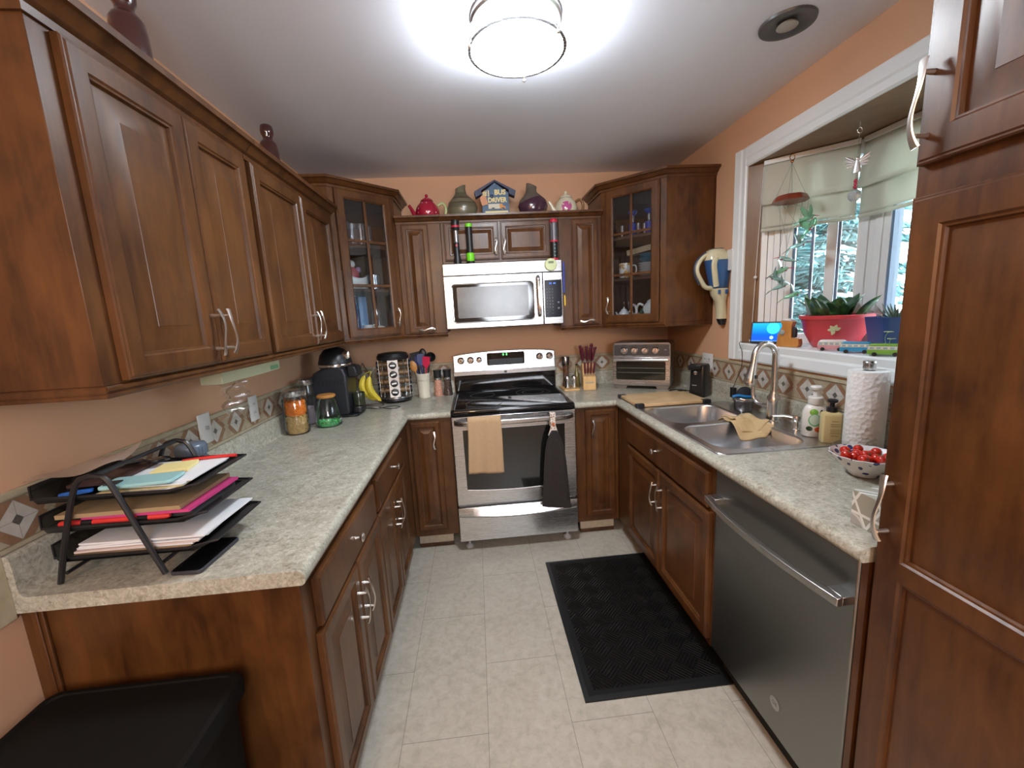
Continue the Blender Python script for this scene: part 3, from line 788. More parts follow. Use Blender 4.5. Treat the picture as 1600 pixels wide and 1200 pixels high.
def hanging_towel():
    r = thing('hanging_towel', 'charcoal cloth towel with pale patterned strap on the right side of the oven handle', 'towel', (0.606, -0.748, 0))
    rings = []; n = 28
    prof = [(0.780, 0.016, 0.012), (0.760, 0.028, 0.016), (0.72, 0.046, 0.016), (0.66, 0.060, 0.014), (0.56, 0.070, 0.012), (0.45, 0.078, 0.011), (0.36, 0.084, 0.010), (0.292, 0.090, 0.010)]
    for z, hw, th in prof:
        ring = []
        for k in range(n):
            a = 2*PI*k/n; c_, s_ = math.cos(a), math.sin(a)
            x = hw*math.copysign(abs(c_)**0.6, c_); y = th*math.copysign(abs(s_)**0.7, s_)*(1+0.35*math.sin(5*x/hw*2+1))
            ring.append((x+0.004, y+0.006, z-0.012*(x/hw)*(z < 0.3)))
        rings.append(ring)
    MB().loft(rings).build('cloth', CHARC, r, smooth=70)
    m, tt, b = newmat('patterned_strap'); n1 = noise(tt, coords(tt), 90, 2, 0.5)
    tt.links.new(ramp(tt, n1, [(0.48, (0.72, 0.66, 0.60)), (0.54, (0.35, 0.20, 0.14))], 'CONSTANT'), b.inputs['Base Color']); setp(b, rough=0.8)
    s = MB(); s.prism([(-0.017, 0.885), (0.017, 0.885), (0.017, 0.835), (0.014, 0.815), (0.020, 0.790), (0.034, 0.752), (0.026, 0.748), (0.016, 0.772), (-0.014, 0.772), (-0.024, 0.745), (-0.032, 0.750), (-0.018, 0.79), (-0.012, 0.815), (-0.017, 0.835)], 0.010, 0.018, ax='y')
    s.box(-0.017, 0.017, 0.018, 0.048, 0.880, 0.886); s.box(-0.017, 0.017, 0.043, 0.048, 0.80, 0.880)
    st = s.build('strap', m, r, 0.002)
    MB().lathe([(0.008, 0), (0.010, 0.002), (0.009, 0.005), (0, 0.006)], 14, (0, 0.010, 0.818), ax='-y').build('button', P('orange_button', (0.45, 0.12, 0.03), 0.4), st)
hanging_towel()

def microwave():
    r = thing('microwave', 'stainless over-the-range microwave with black keypad above the stove', 'microwave', (0.0, -0.388, 1.398))
    Hh = 0.409
    MB().box(0.002, 0.759, 0.022, 0.384, 0.0, Hh).build('body', P('dark_grey_case', (0.05, 0.05, 0.055), 0.45, metal=0.5), r, 0.003)
    MB().box(0.0, 0.761, 0.0, 0.0215, 0.336, Hh+0.0005).build('vent_grille', STEEL, r, 0.003)
    d = MB().box(0.0, 0.631, -0.004, 0.0215, 0.003, 0.333).build('door', STEEL, r, 0.003)
    wx0, wx1, wz0, wz1 = 0.048, 0.570, 0.040, 0.282
    rim = MB(); poly = rrect(wx0, wx1, wz0, wz1, 0.022); rim.tube([(x, -0.0045, z) for x, z in poly], 0.004, 6, closed=True); rim.build('window_rim', RIMW, d)
    plate(poly, -0.0055, -0.002).build('window_frame', BLACKG, d, 0.0006)
    m, t, b = newmat('mesh_window'); n_ = noise(t, coords(t), 7, 3, 0.5)
    t.links.new(ramp(t, n_, [(0.35, (0.035, 0.034, 0.034)), (0.65, (0.085, 0.080, 0.078))]), b.inputs['Base Color']); setp(b, rough=0.22, spec=0.7)
    plate(rrect(0.078, 0.536, 0.068, 0.262, 0.008), -0.0062, -0.0053).build('window', m, d)
    text('maker_name', 'Whirlpool', 0.013, P('silver_print', (0.6, 0.6, 0.6), 0.3), d, (0.310, -0.0059, 0.054))
    h = MB(); pts = [(0.604, -0.012, 0.060), (0.604, -0.030, 0.072), (0.602, -0.036, 0.11), (0.600, -0.038, 0.19), (0.600, -0.036, 0.27), (0.600, -0.030, 0.300), (0.600, -0.008, 0.312)]
    h.tube(bez(pts, 24), 0.012, 10, sy=0.7, up=(0, 1, 0)); h.build('handle', CHROME, d)
    c = MB().box(0.634, 0.761, -0.003, 0.0215, 0.003, 0.333).build('control_panel', STEEL, r, 0.003)
    plate(rrect(0.643, 0.752, 0.046, 0.284, 0.006), -0.0042, -0.002).build('keypad', P('keypad_black', (0.006, 0.007, 0.014), 0.15), c)
    rm = MB(); rm.tube([(x, -0.0042, z) for x, z in [(0.746, 0.287), (0.752, 0.283), (0.754, 0.27), (0.754, 0.06), (0.750, 0.047), (0.742, 0.044)]], 0.0022, 6); rm.build('keypad_rim', RIMW, c)
    for i, ch in enumerate(('10', '44')): text('clock_digit', ch, 0.018, BLUE_D, c, (0.680+i*0.028, -0.0046, 0.262))
    for row in range(9):
        for col in range(3):
            if row < 8 or col != 1: text('key_print', '123456789'[(row*3+col) % 9] if 3 <= row < 6 else ('0' if row == 6 else '--'), 0.010, GREYPR, c, (0.658+col*0.018, -0.0046, 0.228-row*0.0195))
    for z in (0.142, 0.105):
        text('key_print', 'o', 0.022, GREYPR, c, (0.732, -0.0046, z))
microwave()

def dishwasher():
    r = thing('dishwasher', 'dark stainless dishwasher with full-width bar handle between sink cabinet and pantry', 'dishwasher', (1.048, -1.7015, 0), -90)
    Wd = 0.594
    MB().box(0.004, Wd-0.004, 0.031, 0.58, 0.10, 0.871).build('body', BLACKP, r)
    dd = MB().box(0.0, Wd, 0.0, 0.030, 0.115, 0.868).build('door', STEELDW, r, 0.005)
    k = MB().box(0.004, Wd-0.004, 0.055, 0.075, 0.0, 0.10).build('toe_kick', BLACKM, r)
    h = MB(); rings = []
    for i in range(31):
        u = i/30; x = 0.004+(Wd-0.008)*u; o = -0.030-0.026*(1-(2*u-1)**2)
        if i in (0, 30): o = -0.030
        zt_ = 0.772
        rings.append([(x, o, zt_-0.026), (x, o-0.016, zt_-0.024), (x, o-0.016, zt_-0.003), (x, o, zt_)])
    h.loft(rings)
    for s_ in (0.004, Wd-0.050): h.box(s_, s_+0.046, -0.032, 0.002, 0.748, 0.771)
    h.build('handle', steel('handle_steel', (0.50, 0.49, 0.47), 0.3, 0), dd, 0.002)
    # oval maker badge low on the door
    b = MB(); b.lathe([(0.020, 0), (0.021, 0.001), (0.018, 0.0015), (0, 0.0016)], 28, (0.36, 0.0, 0.225), ax='-y'); o = b.build('badge', P('badge_silver', (0.45, 0.46, 0.45), 0.3, metal=0.8), dd)
    text('badge_print', 'GE', 0.018, P('badge_ink', (0.2, 0.2, 0.2), 0.5), dd, (0.36, -0.002, 0.225))
    # filler strip between dishwasher and pantry
dishwasher()
f = MB().box(1.052, 1.070, -2.3145, -2.2975, 0.0, CT-0.039).build('filler_panel', WOOD); tag(f, 'narrow dark wood filler strip between dishwasher and pantry', 'panel')

# --- sink (rests in the worktop)
def sink():
    r = thing('kitchen_sink', 'double-bowl stainless steel drop-in sink in the right worktop', 'sink', (1.345, -1.275, CT))
    ox, oy = -1.345, 1.275
    outer = [(x+ox, y+oy) for x, y in rrect(1.068, 1.614, -1.688, -0.868, 0.035, 6)]
    b1 = [(x+ox, y+oy) for x, y in rrect(1.100, 1.488, -1.258, -0.905, 0.085, 8)]
    b2 = [(x+ox, y+oy) for x, y in rrect(1.100, 1.488, -1.650, -1.290, 0.085, 8)]
    me = holed(outer, [b1, b2], 0.005, 'rim', None, None); me.materials.append(SINKM)
    o = bpy.data.objects.new('rim', me); COL.objects.link(o); o.parent = r
    def inset(loop, a):
        cx = sum(p[0] for p in loop)/len(loop); cy = sum(p[1] for p in loop)/len(loop)
        hx = max(p[0] for p in loop)-cx; hy = max(p[1] for p in loop)-cy
        return [(cx+(p[0]-cx)*(hx-a)/hx, cy+(p[1]-cy)*(hy-a)/hy) for p in loop]
    e = MB(); e.loft([[(x, y, 0.0005) for x, y in inset(outer, -0.003)], [(x, y, 0.0035) for x, y in inset(outer, -0.002)], [(x, y, 0.005) for x, y in outer]], 0, False, False)
    e.build('rim_edge', SINKM, r, smooth=60)
    for b in (b1, b2):
        m = MB(); rings = []
        for a, z in ((0, 0.005), (0.003, 0.0045), (0.006, 0.001), (0.008, -0.006), (0.014, -0.10), (0.020, -0.155), (0.034, -0.175), (0.070, -0.183), (0.13, -0.186)):
            rings.append([(x, y, z) for x, y in inset(b, a)])
        m.loft(rings, 0, False, True); bo = m.build('basin', SINKM, r, smooth=70)
        cx = sum(p[0] for p in b)/len(b); cy = sum(p[1] for p in b)/len(b)
        MB().lathe([(0.040, -0.1855), (0.040, -0.183), (0.030, -0.183), (0.024, -0.185), (0.0, -0.185)], 24, (cx, cy, 0)).build('drain', CHROME, bo)
    me.shade_flat()
sink()
FM = steel('faucet_steel', (0.74, 0.735, 0.72), 0.24, 2)
def faucet():
    r = thing('kitchen_faucet', 'brushed steel pull-down gooseneck faucet behind the sink', 'faucet', (1.548, -1.325, CT+0.0055))
    b = MB(); b.lathe([(0.034, 0), (0.034, 0.006), (0.028, 0.010), (0.028, 0.085), (0.029, 0.10), (0.026, 0.118), (0.016, 0.135), (0.015, 0.145)], 28)
    b.build('base', FM, r)
    n = MB(); pts = [(0, 0, 0.135), (0, 0, 0.27)]
    for k in range(1, 13):
        a = PI*k/12*0.93; pts.append((-0.055+0.055*math.cos(a), -0.009*k/12, 0.305+0.062*math.sin(a)+0.0))
    pts.append((-0.117, -0.012, 0.272))
    n.tube(pts, 0.0145, 14); n.build('gooseneck', FM, r, smooth=60)
    h = MB(); A, B = Vector((-0.115, -0.012, 0.285)), Vector((-0.131, -0.014, 0.185)); L_ = [(0, 0.015), (0.15, 0.016), (0.3, 0.018), (0.7, 0.026), (0.92, 0.029), (1.0, 0.026), (1.0, 0.018), (1.05, 0.017)]
    h.tube([A.lerp(B, u) for u, _ in L_], [q for _, q in L_], 20); hd = h.build('spray_head', FM, r, smooth=50)
    MB().box(-0.1395, -0.1385, -0.045, -0.0385, 0.215, 0.250)
    s = MB(); s.tube([(-0.118, -0.040, 0.232), (-0.120, -0.0415, 0.216)], 0.0055, 8); s.build('spray_button', BLACKP, hd)
    l = MB(); l.tube([(0, 0.020, 0.070), (-0.006, 0.055, 0.066)], [0.016, 0.015], 14)
    l.tube(bez([(-0.006, 0.050, 0.068), (-0.014, 0.085, 0.070), (-0.022, 0.108, 0.090), (-0.024, 0.114, 0.125), (-0.024, 0.114, 0.165)], 20), [0.009]*10+[0.009]*10+[0.007], 10) if False else l.tube(bez([(-0.006, 0.050, 0.068), (-0.014, 0.085, 0.070), (-0.022, 0.108, 0.090), (-0.024, 0.114, 0.125), (-0.024, 0.114, 0.165)], 20), 0.0085, 10)
    l.build('lever', FM, r, smooth=60)
faucet()
def sink_pump():
    r = thing('soap_dispenser', 'small steel soap pump with long flat spout set in the sink deck', 'soap dispenser', (1.546, -1.474, CT+0.0055))
    b = MB(); b.lathe([(0.018, 0), (0.018, 0.004), (0.011, 0.008), (0.010, 0.034), (0.015, 0.040), (0.017, 0.052), (0.015, 0.062), (0, 0.064)], 20); b.build('body', FM, r)
    s = MB(); s.tube([(-0.005, 0, 0.055), (-0.03, 0.035, 0.057), (-0.055, 0.070, 0.050)], [0.006, 0.005, 0.004], 8); s.build('spout', FM, r)
sink_pump()

# --- ceiling light
def ceiling_light():
    r = thing('ceiling_light', 'round flush-mount ceiling light, lit glass bowl in a brushed nickel ring', 'ceiling light', (0.380, -1.575, H))
    MB().lathe([(0.150, -0.001), (0.152, -0.018), (0.146, -0.024), (0.146, -0.050), (0.0, -0.050)], 48).build('canopy', NICKEL, r)
    g = MB(); g.lathe([(0.148, -0.058), (0.151, -0.064), (0.151, -0.082), (0.143, -0.096), (0.118, -0.108), (0.080, -0.116), (0.040, -0.119), (0.0, -0.120)], 48)
    g.build('bowl', emit('lit_bowl', (0.86, 0.94, 1.0), BOWL_STRENGTH), r, smooth=80)
    k = MB(); k.lathe([(0.154, -0.080), (0.162, -0.080), (0.164, -0.100), (0.154, -0.100), (0.154, -0.080)], 56, cap=False); k.build('ring', STEEL, r, smooth=30)
    for a in (75, 195, 315):
        c, s_ = math.cos(R(a)), math.sin(R(a))
        q = MB(); q.tube([(0.150*c, 0.150*s_, -0.040), (0.160*c, 0.160*s_, -0.060), (0.166*c, 0.166*s_, -0.090), (0.163*c, 0.163*s_, -0.106)], 0.004, 8)
        q.ball((0.163*c, 0.163*s_, -0.110), 0.007, 12); q.build('clip', NICKEL, r)
ceiling_light()
def downlight():
    r = thing('recessed_light', 'unlit dark recessed spotlight in the ceiling above the bay window side', 'ceiling light', (1.348, -1.552, H))
    MB().lathe([(0.090, -0.0005), (0.088, -0.008), (0.066, -0.010), (0.052, -0.003), (0.040, -0.0015), (0.0, -0.001)], 40).build('trim_ring', P('bronze_trim', (0.10, 0.10, 0.105), 0.4, metal=0.3), r)
    MB().lathe([(0.030, -0.004), (0.034, -0.012), (0.022, -0.018), (0.0, -0.019)], 24).build('bulb', P('unlit_bulb', (0.38, 0.37, 0.33), 0.3), r)
downlight()

# --- anti-fatigue mat
def mat_():
    m, t, b = newmat('black_rubber_mat')
    tc = t.nodes.new('ShaderNodeTexCoord'); sp = t.nodes.new('ShaderNodeSeparateXYZ'); t.links.new(tc.outputs['Object'], sp.inputs[0])
    a = math_n(t, 'ADD', sp.outputs[0], sp.outputs[1]); c = math_n(t, 'SUBTRACT', sp.outputs[0], sp.outputs[1])
    S = 0.11
    pu = math_n(t, 'FLOOR', math_n(t, 'DIVIDE', math_n(t, 'ADD', a, 11), S)); pv = math_n(t, 'FLOOR', math_n(t, 'DIVIDE', math_n(t, 'ADD', c, 11), S))
    par = math_n(t, 'MODULO', math_n(t, 'ADD', pu, pv), 2.0)
    wa = math_n(t, 'SINE', math_n(t, 'MULTIPLY', a, 6.283/0.0183)); wc = math_n(t, 'SINE', math_n(t, 'MULTIPLY', c, 6.283/0.0183))
    h = math_n(t, 'ADD', math_n(t, 'MULTIPLY', wa, par), math_n(t, 'MULTIPLY', wc, math_n(t, 'SUBTRACT', 1.0, par)))
    bx = math_n(t, 'LESS_THAN', math_n(t, 'ABSOLUTE', sp.outputs[0]), 0.262); by = math_n(t, 'LESS_THAN', math_n(t, 'ABSOLUTE', sp.outputs[1]), 0.415)
    h = math_n(t, 'MULTIPLY', h, math_n(t, 'MULTIPLY', bx, by))
    setp(b, color=(0.008, 0.008, 0.008), rough=0.55, spec=0.3); bump(t, b, h, 1.0, 0.014)
    q = MB(); q.rects([(0, 0), (0, 0.006), (0.018, 0.010), (0.022, 0.009)], -0.305, 0.305, -0.457, 0.457)
    q.T = Matrix.Rotation(R(90), 4, 'X'); q2 = MB()
    q2.v = [(x, z, y) for x, y, z in q.v]; q2.f = q.f; q2.m = q.m
    o = q2.build('floor_mat', m); o.location = (0.812, -1.322, 0.0005)
    tag(o, 'black rubber floor mat with basket-weave ridges in front of the sink', 'mat')
mat_()

# --- black storage box at lower left
def bin_():
    r = thing('storage_box', 'black lidded box with side grip standing against the left cabinet end panel', 'box', (-0.625, -2.545, 0))
    m = P('black_box_plastic', (0.006, 0.0052, 0.0045), 0.7, spec=0.12)
    b = MB(); b.loft([[(x*s_, y*s_, z) for x, y in rrect(-0.205, 0.205, -0.33, 0.33, 0.03)] for s_, z in ((0.93, 0.0), (0.95, 0.01), (0.99, 0.64))]); b.build('body', m, r, smooth=30)
    l = MB(); P0 = rrect(-0.215, 0.215, -0.345, 0.345, 0.03)
    l.loft([[(x, y, 0.641) for x, y in P0], [(x, y, 0.672) for x, y in P0], [(x*0.985, y*0.99, 0.682) for x, y in P0], [(x*0.93, y*0.96, 0.684) for x, y in P0], [(x*0.92, y*0.955, 0.680) for x, y in P0]]); l.build('lid', m, r, smooth=30)
    h = MB(); pts = [(0.208, y, z) for y, z in rrect(-0.12, 0.12, 0.50, 0.58, 0.03)]; h.tube(pts, 0.006, 8, closed=True); h.build('side_grip', m, r)
    MB().box(-0.14, 0.19, 0.3455, 0.3475, 0.660, 0.668).build('label_strip', P('grey_strip', (0.30, 0.26, 0.22), 0.5), r)
bin_()

# ================================================================ ON THE LEFT WORKTOP
def simple(name, label, cat, mb, mat, loc=(0, 0, 0), rz=0, group=None, bevel=0, smooth=35, solid=0):
    o = mb.build(name, mat, None, bevel, smooth, solid=solid); o.location = loc; o.rotation_euler = (0, 0, R(rz)); return tag(o, label, cat, group)
PAPER = P('white_paper', (0.72, 0.73, 0.76), 0.8)
KRAFT = P('kraft_paper', (0.34, 0.24, 0.13), 0.8)
MESHB = glassmat('black_wire_mesh', (0.45, 0.45, 0.45), 0.0, 0.4, 0.72, (0.008, 0.008, 0.008))
def letter_tray():
    r = thing('letter_tray', 'three-tier black wire mesh letter tray with A-shaped legs on the left worktop', 'letter tray', (-0.695, -2.035, CT+0.0005))
    fr = MB(); ya, yb = -0.118, 0.150
    for y in (ya, yb):
        xs = bez([(-0.118, y, 0.006), (-0.085, y, 0.115), (-0.040, y, 0.235), (-0.012, y, 0.256), (0.012, y, 0.256), (0.035, y, 0.235), (0.080, y, 0.10), (0.112, y, 0.006)], 42)
        fr.tube(xs, 0.0062, 8, up=(0, 1, 0))
    fr.tube([(0, ya, 0.257), (0, yb, 0.257)], 0.0055, 8)
    for x, z in ((-0.100, 0.030), (0.104, 0.030)): fr.tube([(x, ya, z), (x, yb, z)], 0.0045, 8)
    fr.build('frame', BLACKP, r)
    for i, (z, dx) in enumerate(((0.052, 0.018), (0.126, 0.006), (0.198, 0.000))):
        x0, x1, y0, y1 = -0.165+dx, 0.200+dx, ya+0.010, yb-0.010
        t = MB(); t.box(x0+0.03, x1-0.04, y0, y1, z, z+0.0015)
        # front lip and back lip
        t.add([(x1-0.04, y0, z), (x1, y0+0.02, z+0.012), (x1, y1-0.02, z+0.012), (x1-0.04, y1, z)], [(0, 1, 2, 3)])
        t.add([(x0+0.03, y0, z), (x0, y0+0.02, z+0.034), (x0, y1-0.02, z+0.034), (x0+0.03, y1, z)], [(0, 1, 2, 3)])
        for y in (y0, y1):
            yi = y0+0.02 if y == y0 else y1-0.02
            t.add([(x0+0.03, y, z), (x1-0.04, y, z), (x1-0.055, y, z+0.008), (x0+0.02, y, z+0.012)], [(0, 1, 2, 3)])
            t.add([(x0+0.03, y, z), (x0+0.02, y, z+0.012), (x0, yi, z+0.034)], [(0, 1, 2)])
            t.add([(x1-0.04, y, z), (x1, yi, z+0.012), (x1-0.055, y, z+0.008)], [(0, 1, 2)])
        ti = t.build('tray', MESHB, r, smooth=0)
        w_ = MB(); loop = [(x0, y0+0.02, z+0.034), (x0+0.02, y0, z+0.012), (x1-0.055, y0, z+0.008), (x1, y0+0.02, z+0.012), (x1, y1-0.02, z+0.012), (x1-0.055, y1, z+0.008), (x0+0.02, y1, z+0.012), (x0, y1-0.02, z+0.034)]
        w_.tube(loop, 0.0032, 6, closed=True); w_.build('rim', BLACKP, ti)
letter_tray()
TX, TY, TZ = -0.695, -2.035, CT+0.0005
def sheet(name, label, cat, x0, x1, y0, y1, z, th, mat, rz=0, group=None, tilt=0, warp=0.0):
    m = MB(Tm(((x0+x1)/2, (y0+y1)/2, z), rx=tilt, rz=rz)); hx, hy = (x1-x0)/2, (y1-y0)/2
    if warp:
        f = lambda u, v: (hx*(2*u-1), hy*(2*v-1), warp*(2*u-1)**2*(0.5+v))
        g = MB(Tm(((x0+x1)/2, (y0+y1)/2, z), rx=tilt, rz=rz)); g.grid(f, 12, 4); o = g.build(name, mat, None, solid=th)
    else:
        m.box(-hx, hx, -hy, hy, 0, th); o = m.build(name, mat, None)
    return tag(o, label, cat, group)
# bottom tier
for k in range(7):
    c = [PAPER, KRAFT, PAPER, P('pink_paper', (0.62, 0.50, 0.46), 0.8), PAPER, PAPER, PAPER][k]
    sheet('paper', 'loose papers stacked in the lowest tier of the letter tray', 'paper', TX-0.10+0.004*k, TX+0.155+0.009*k, TY-0.104+0.003*(k % 3), TY+0.100, TZ+0.0545+k*0.0052, 0.0042, c, rz=[0, 1, -1, 1.5, -0.5, 2, -2][k], group='papers in the lowest tray tier')
# middle tier
sheet('cardboard', 'brown cardboard sheet lying on pink folder in the middle tray tier', 'cardboard', TX-0.11, TX+0.16, TY-0.105, TY+0.10, TZ+0.1560, 0.010, KRAFT, rz=0.5)
sheet('folder', 'magenta folder in the middle tier of the letter tray', 'folder', TX-0.06, TX+0.180, TY-0.100, TY+0.100, TZ+0.1475, 0.007, P('magenta_card', (0.55, 0.05, 0.20), 0.5), rz=-1)
t = thing('foam_grip', 'red foam grip with black bands at the front of the middle tray tier', 'grip', (TX, TY-0.0925, TZ+0.139))
b = MB(); b.tube([(-0.115, 0, 0), (-0.11, 0, 0), (0.120, 0, 0), (0.128, 0, 0)], [0.005, 0.0075, 0.0075, 0.004], 12); b.build('foam', P('red_foam', (0.65, 0.035, 0.03), 0.6), t)
b = MB()
for x in (-0.052, 0.070): b.tube([(x-0.012, 0, 0), (x+0.012, 0, 0)], 0.0079, 12)
for q, x in enumerate((-0.052, 0.070)): MB().tube([(x-0.012, 0, 0), (x+0.012, 0, 0)], 0.0080, 12).build('band', BLACKP, t)
sheet('binder', 'grey-black binder behind the red grip in the middle tray tier', 'binder', TX-0.12, TX+0.17, TY-0.078, TY+0.10, TZ+0.1285, 0.018, P('dark_binder', (0.05, 0.05, 0.055), 0.5), rz=0)
# top tier
for k in range(4):
    sheet('paper', 'white papers lying flat in the top tier of the letter tray', 'paper', TX-0.03+0.006*k, TX+0.150+0.006*k, TY-0.095+0.01*k, TY+0.085+0.004*k, TZ+0.2005+k*0.0032, 0.0028, PAPER if k != 1 else P('yellowed_paper', (0.62, 0.55, 0.30), 0.8), rz=[0, 2, -2, 1][k], group='papers in the top tray tier')
sheet('booklet', 'dark brown booklet in the top tray tier beside the white papers', 'booklet', TX-0.115, TX-0.010, TY-0.06, TY+0.09, TZ+0.214, 0.006, P('brown_cover', (0.045, 0.02, 0.016), 0.5), rz=3)
sheet('sticky_note_pad', 'pale yellow sticky note pad on the papers in the top tray tier', 'note pad', TX+0.035, TX+0.115, TY-0.010, TY+0.060, TZ+0.214, 0.009, P('sticky_yellow', (0.78, 0.68, 0.30), 0.7), rz=12)
t = thing('smartphone', 'pale teal smartphone lying on the papers in the top tray tier', 'phone', (TX+0.060, TY-0.062, TZ+0.2235), 6)
MB().prism(rrect(-0.076, 0.076, -0.034, 0.034, 0.010), -0.008, 0.0, m=0).build('case', P('teal_case', (0.30, 0.55, 0.56), 0.35), t, 0.002)
MB().prism(rrect(-0.070, -0.040, -0.024, 0.004, 0.006), 0.0003, 0.002).build('camera_bump', P('dark_lens', (0.02, 0.03, 0.04), 0.15), t)
b = MB(); b.tube(bez([(-0.06, 0, 0.0), (-0.02, 0.003, 0.001), (0.03, 0.003, 0.001), (0.072, 0, 0)], 12), 0.0042, 8)
simple('pen', 'red pen at the back corner of the top tray tier', 'pen', b, P('red_pen', (0.60, 0.02, 0.02), 0.4), (TX+0.115, TY+0.0905, TZ+0.2165), 8)
t = thing('sunglasses', 'black folded sunglasses at the back of the top tray tier', 'glasses', (TX-0.03, TY+0.070, TZ+0.2250), 3)
for s_ in (-1, 1):
    MB().lathe([(0.0, -0.003), (0.027, -0.0025), (0.029, 0.0), (0.026, 0.003), (0.0, 0.004)], 20, (s_*0.033, 0, 0.004), sy=0.75).build('lens', BLACKG, t)
MB().tube(bez([(-0.062, -0.004, 0.004), (-0.03, -0.020, 0.006), (0, -0.006, 0.006), (0.03, -0.020, 0.006), (0.062, -0.004, 0.004)], 20), 0.003, 8).build('frame', BLACKP, t)
f = MB()
f.grid(lambda u, v: (-0.12+0.20*u, -0.045+0.10*v, 0.004+0.052*u*u*(0.5+0.5*v)+0.005*math.sin(9*u+4*v)), 16, 10)
simple('plastic_sleeve', 'curled clear plastic sleeve sticking up at the left end of the letter tray', 'plastic sleeve', f, glassmat('clear_film', (0.85, 0.85, 0.88), 0.16, 0.12, 0.25, (0.6, 0.58, 0.56)), (TX-0.085, TY-0.005, TZ+0.2345), 12, smooth=60)
b = MB(); b.prism(rrect(-0.030, 0.030, -0.008, 0.008, 0.006), 0, 0.006)
simple('marker_cap', 'small blue plastic strip tucked at the left end of the top tray tier', 'strip', b, P('bright_blue', (0.03, 0.16, 0.62), 0.4), (TX-0.080, TY-0.075, TZ+0.2035), 25)

def phone():
    t = thing('smartphone', 'black smartphone lying on the worktop beside the letter tray', 'phone', (-0.533, -2.083, CT+0.0005), -3)
    MB().prism(rrect(-0.037, 0.037, -0.077, 0.077, 0.010), 0, 0.0095).build('case', P('phone_case', (0.035, 0.035, 0.045), 0.35), t, 0.002)
    MB().prism(rrect(-0.034, 0.034, -0.074, 0.074, 0.009), 0.0096, 0.0102).build('screen', BLACKG, t)
phone()

def jar(name, label, loc, r, h, lidm, lidh=0.028, taper=None, glass=GLASS, lidr=None, n=40):
    t = thing(name, label, 'jar', loc); rt = taper or r
    hb = h-lidh
    prof = [(0.0, 0.001), (r*0.93, 0.001), (r, 0.008), (r if not taper else r+(rt-r)*0.3, hb*0.35), (r if not taper else r+(rt-r)*0.75, hb*0.80), (rt*0.86, hb*0.93), (rt*0.80, hb)]
    MB().lathe(prof, n, cap=False).build('glass_body', glass, t, smooth=50)
    lr = lidr or rt*0.86
    MB().lathe([(0, hb), (lr, hb), (lr+0.002, hb+0.004), (lr+0.002, h-0.005), (lr-0.003, h), (0, h)], n).build('lid', lidm, t)
    return t
def lumps(name, label, cat, loc, r, z0, z1, mat, size, n, seed, flat=0.6, shape='ball'):
    rnd = random.Random(seed); m = MB()
    m.lathe([(0, z0), (r*0.80, z0), (r*0.80, z1-size*0.6), (0, z1-size*0.6)], 20)
    for k in range(n):
        a = rnd.random()*2*PI; top = rnd.random() < 0.2
        rr = (r-size*0.62) if not top else rnd.random()*(r-size); z = (z0+size*0.5+rnd.random()*(z1-z0-size)) if not top else z1-size*0.6
        T = Tm((rr*math.cos(a), rr*math.sin(a), z), rx=rnd.random()*180, ry=rnd.random()*180)
        q = MB(T)
        if shape == 'ball': q.ball((0, 0, 0), size*0.52, 6, sx=1, sy=flat, sz=flat)
        else: q.tube([(-size*0.5, 0, -size*0.1), (0, 0, size*0.2), (size*0.5, 0, -size*0.1)], size*0.26, 5)
        m.v_off = len(m.v); o = len(m.v); m.v += q.v; m.f += [tuple(i+o for i in f) for f in q.f]; m.m += q.m
    o = m.build(name, mat, None, smooth=60); o.location = loc; return tag(o, label, cat, kind='stuff')
J1 = (-0.790, -0.883, CT+0.0005)
jar('glass_jar', 'tall glass jar with steel lid holding orange crackers over pasta', J1, 0.060, 0.233, STEEL, 0.032)
lumps('orange_crackers', 'orange crackers filling the upper half of the tall glass jar', 'crackers', J1, 0.056, 0.100, 0.178, P('cracker_orange', (0.78, 0.20, 0.012), 0.6), 0.017, 320, 1, 0.55)
lumps('dry_pasta', 'pale dry pasta shells filling the lower half of the glass jar', 'pasta', J1, 0.056, 0.004, 0.099, P('pasta_tan', (0.56, 0.36, 0.13), 0.6), 0.024, 230, 2, 0.5, 'tube')
J2 = (-0.808, -0.690, CT+0.0005)
jar('glass_jar', 'taller glass jar with steel lid behind the orange cracker jar', J2, 0.048, 0.262, STEEL, 0.034)
lumps('tea_bags', 'wrapped tea bags heaped at the bottom of the rear glass jar', 'tea bags', J2, 0.045, 0.004, 0.11, P('tea_wrap', (0.40, 0.32, 0.36), 0.6), 0.026, 90, 5, 0.3)
J3 = (-0.672, -0.760, CT+0.0005)
jar('glass_jar', 'squat tapered glass jar with wooden lid and green sweets in the bottom', J3, 0.071, 0.177, OAKW, 0.016, 0.050, lidr=0.048)
lumps('green_candies', 'green wrapped candies in the bottom of the wooden-lidded jar', 'candies', J3, 0.066, 0.004, 0.036, P('candy_green', (0.10, 0.50, 0.16), 0.35), 0.022, 60, 9, 0.5)
t = thing('mason_jar', 'blue-grey glass jar with screw lid behind the letter tray', 'jar', (-0.785, -1.700, CT+0.0005))
BJ = P('blue_grey_glass', (0.09, 0.12, 0.17), 0.12, spec=0.7)
MB().lathe([(0, 0), (0.052, 0), (0.056, 0.010), (0.056, 0.120), (0.050, 0.140), (0.040, 0.155), (0.040, 0.168), (0.0, 0.168)], 32).build('body', BJ, t, smooth=50)
b = MB(); b.lathe([(0.043, 0.160), (0.045, 0.163), (0.045, 0.188), (0.040, 0.198), (0.020, 0.203), (0, 0.203)], 32)
for k in range(24): a = 2*PI*k/24; b.box(0.0445*math.cos(a)-0.001, 0.0445*math.cos(a)+0.001, 0.0445*math.sin(a)-0.001, 0.0445*math.sin(a)+0.001, 0.163, 0.188)
b.build('lid', P('blue_grey_lid', (0.12, 0.15, 0.20), 0.25), t, smooth=50)

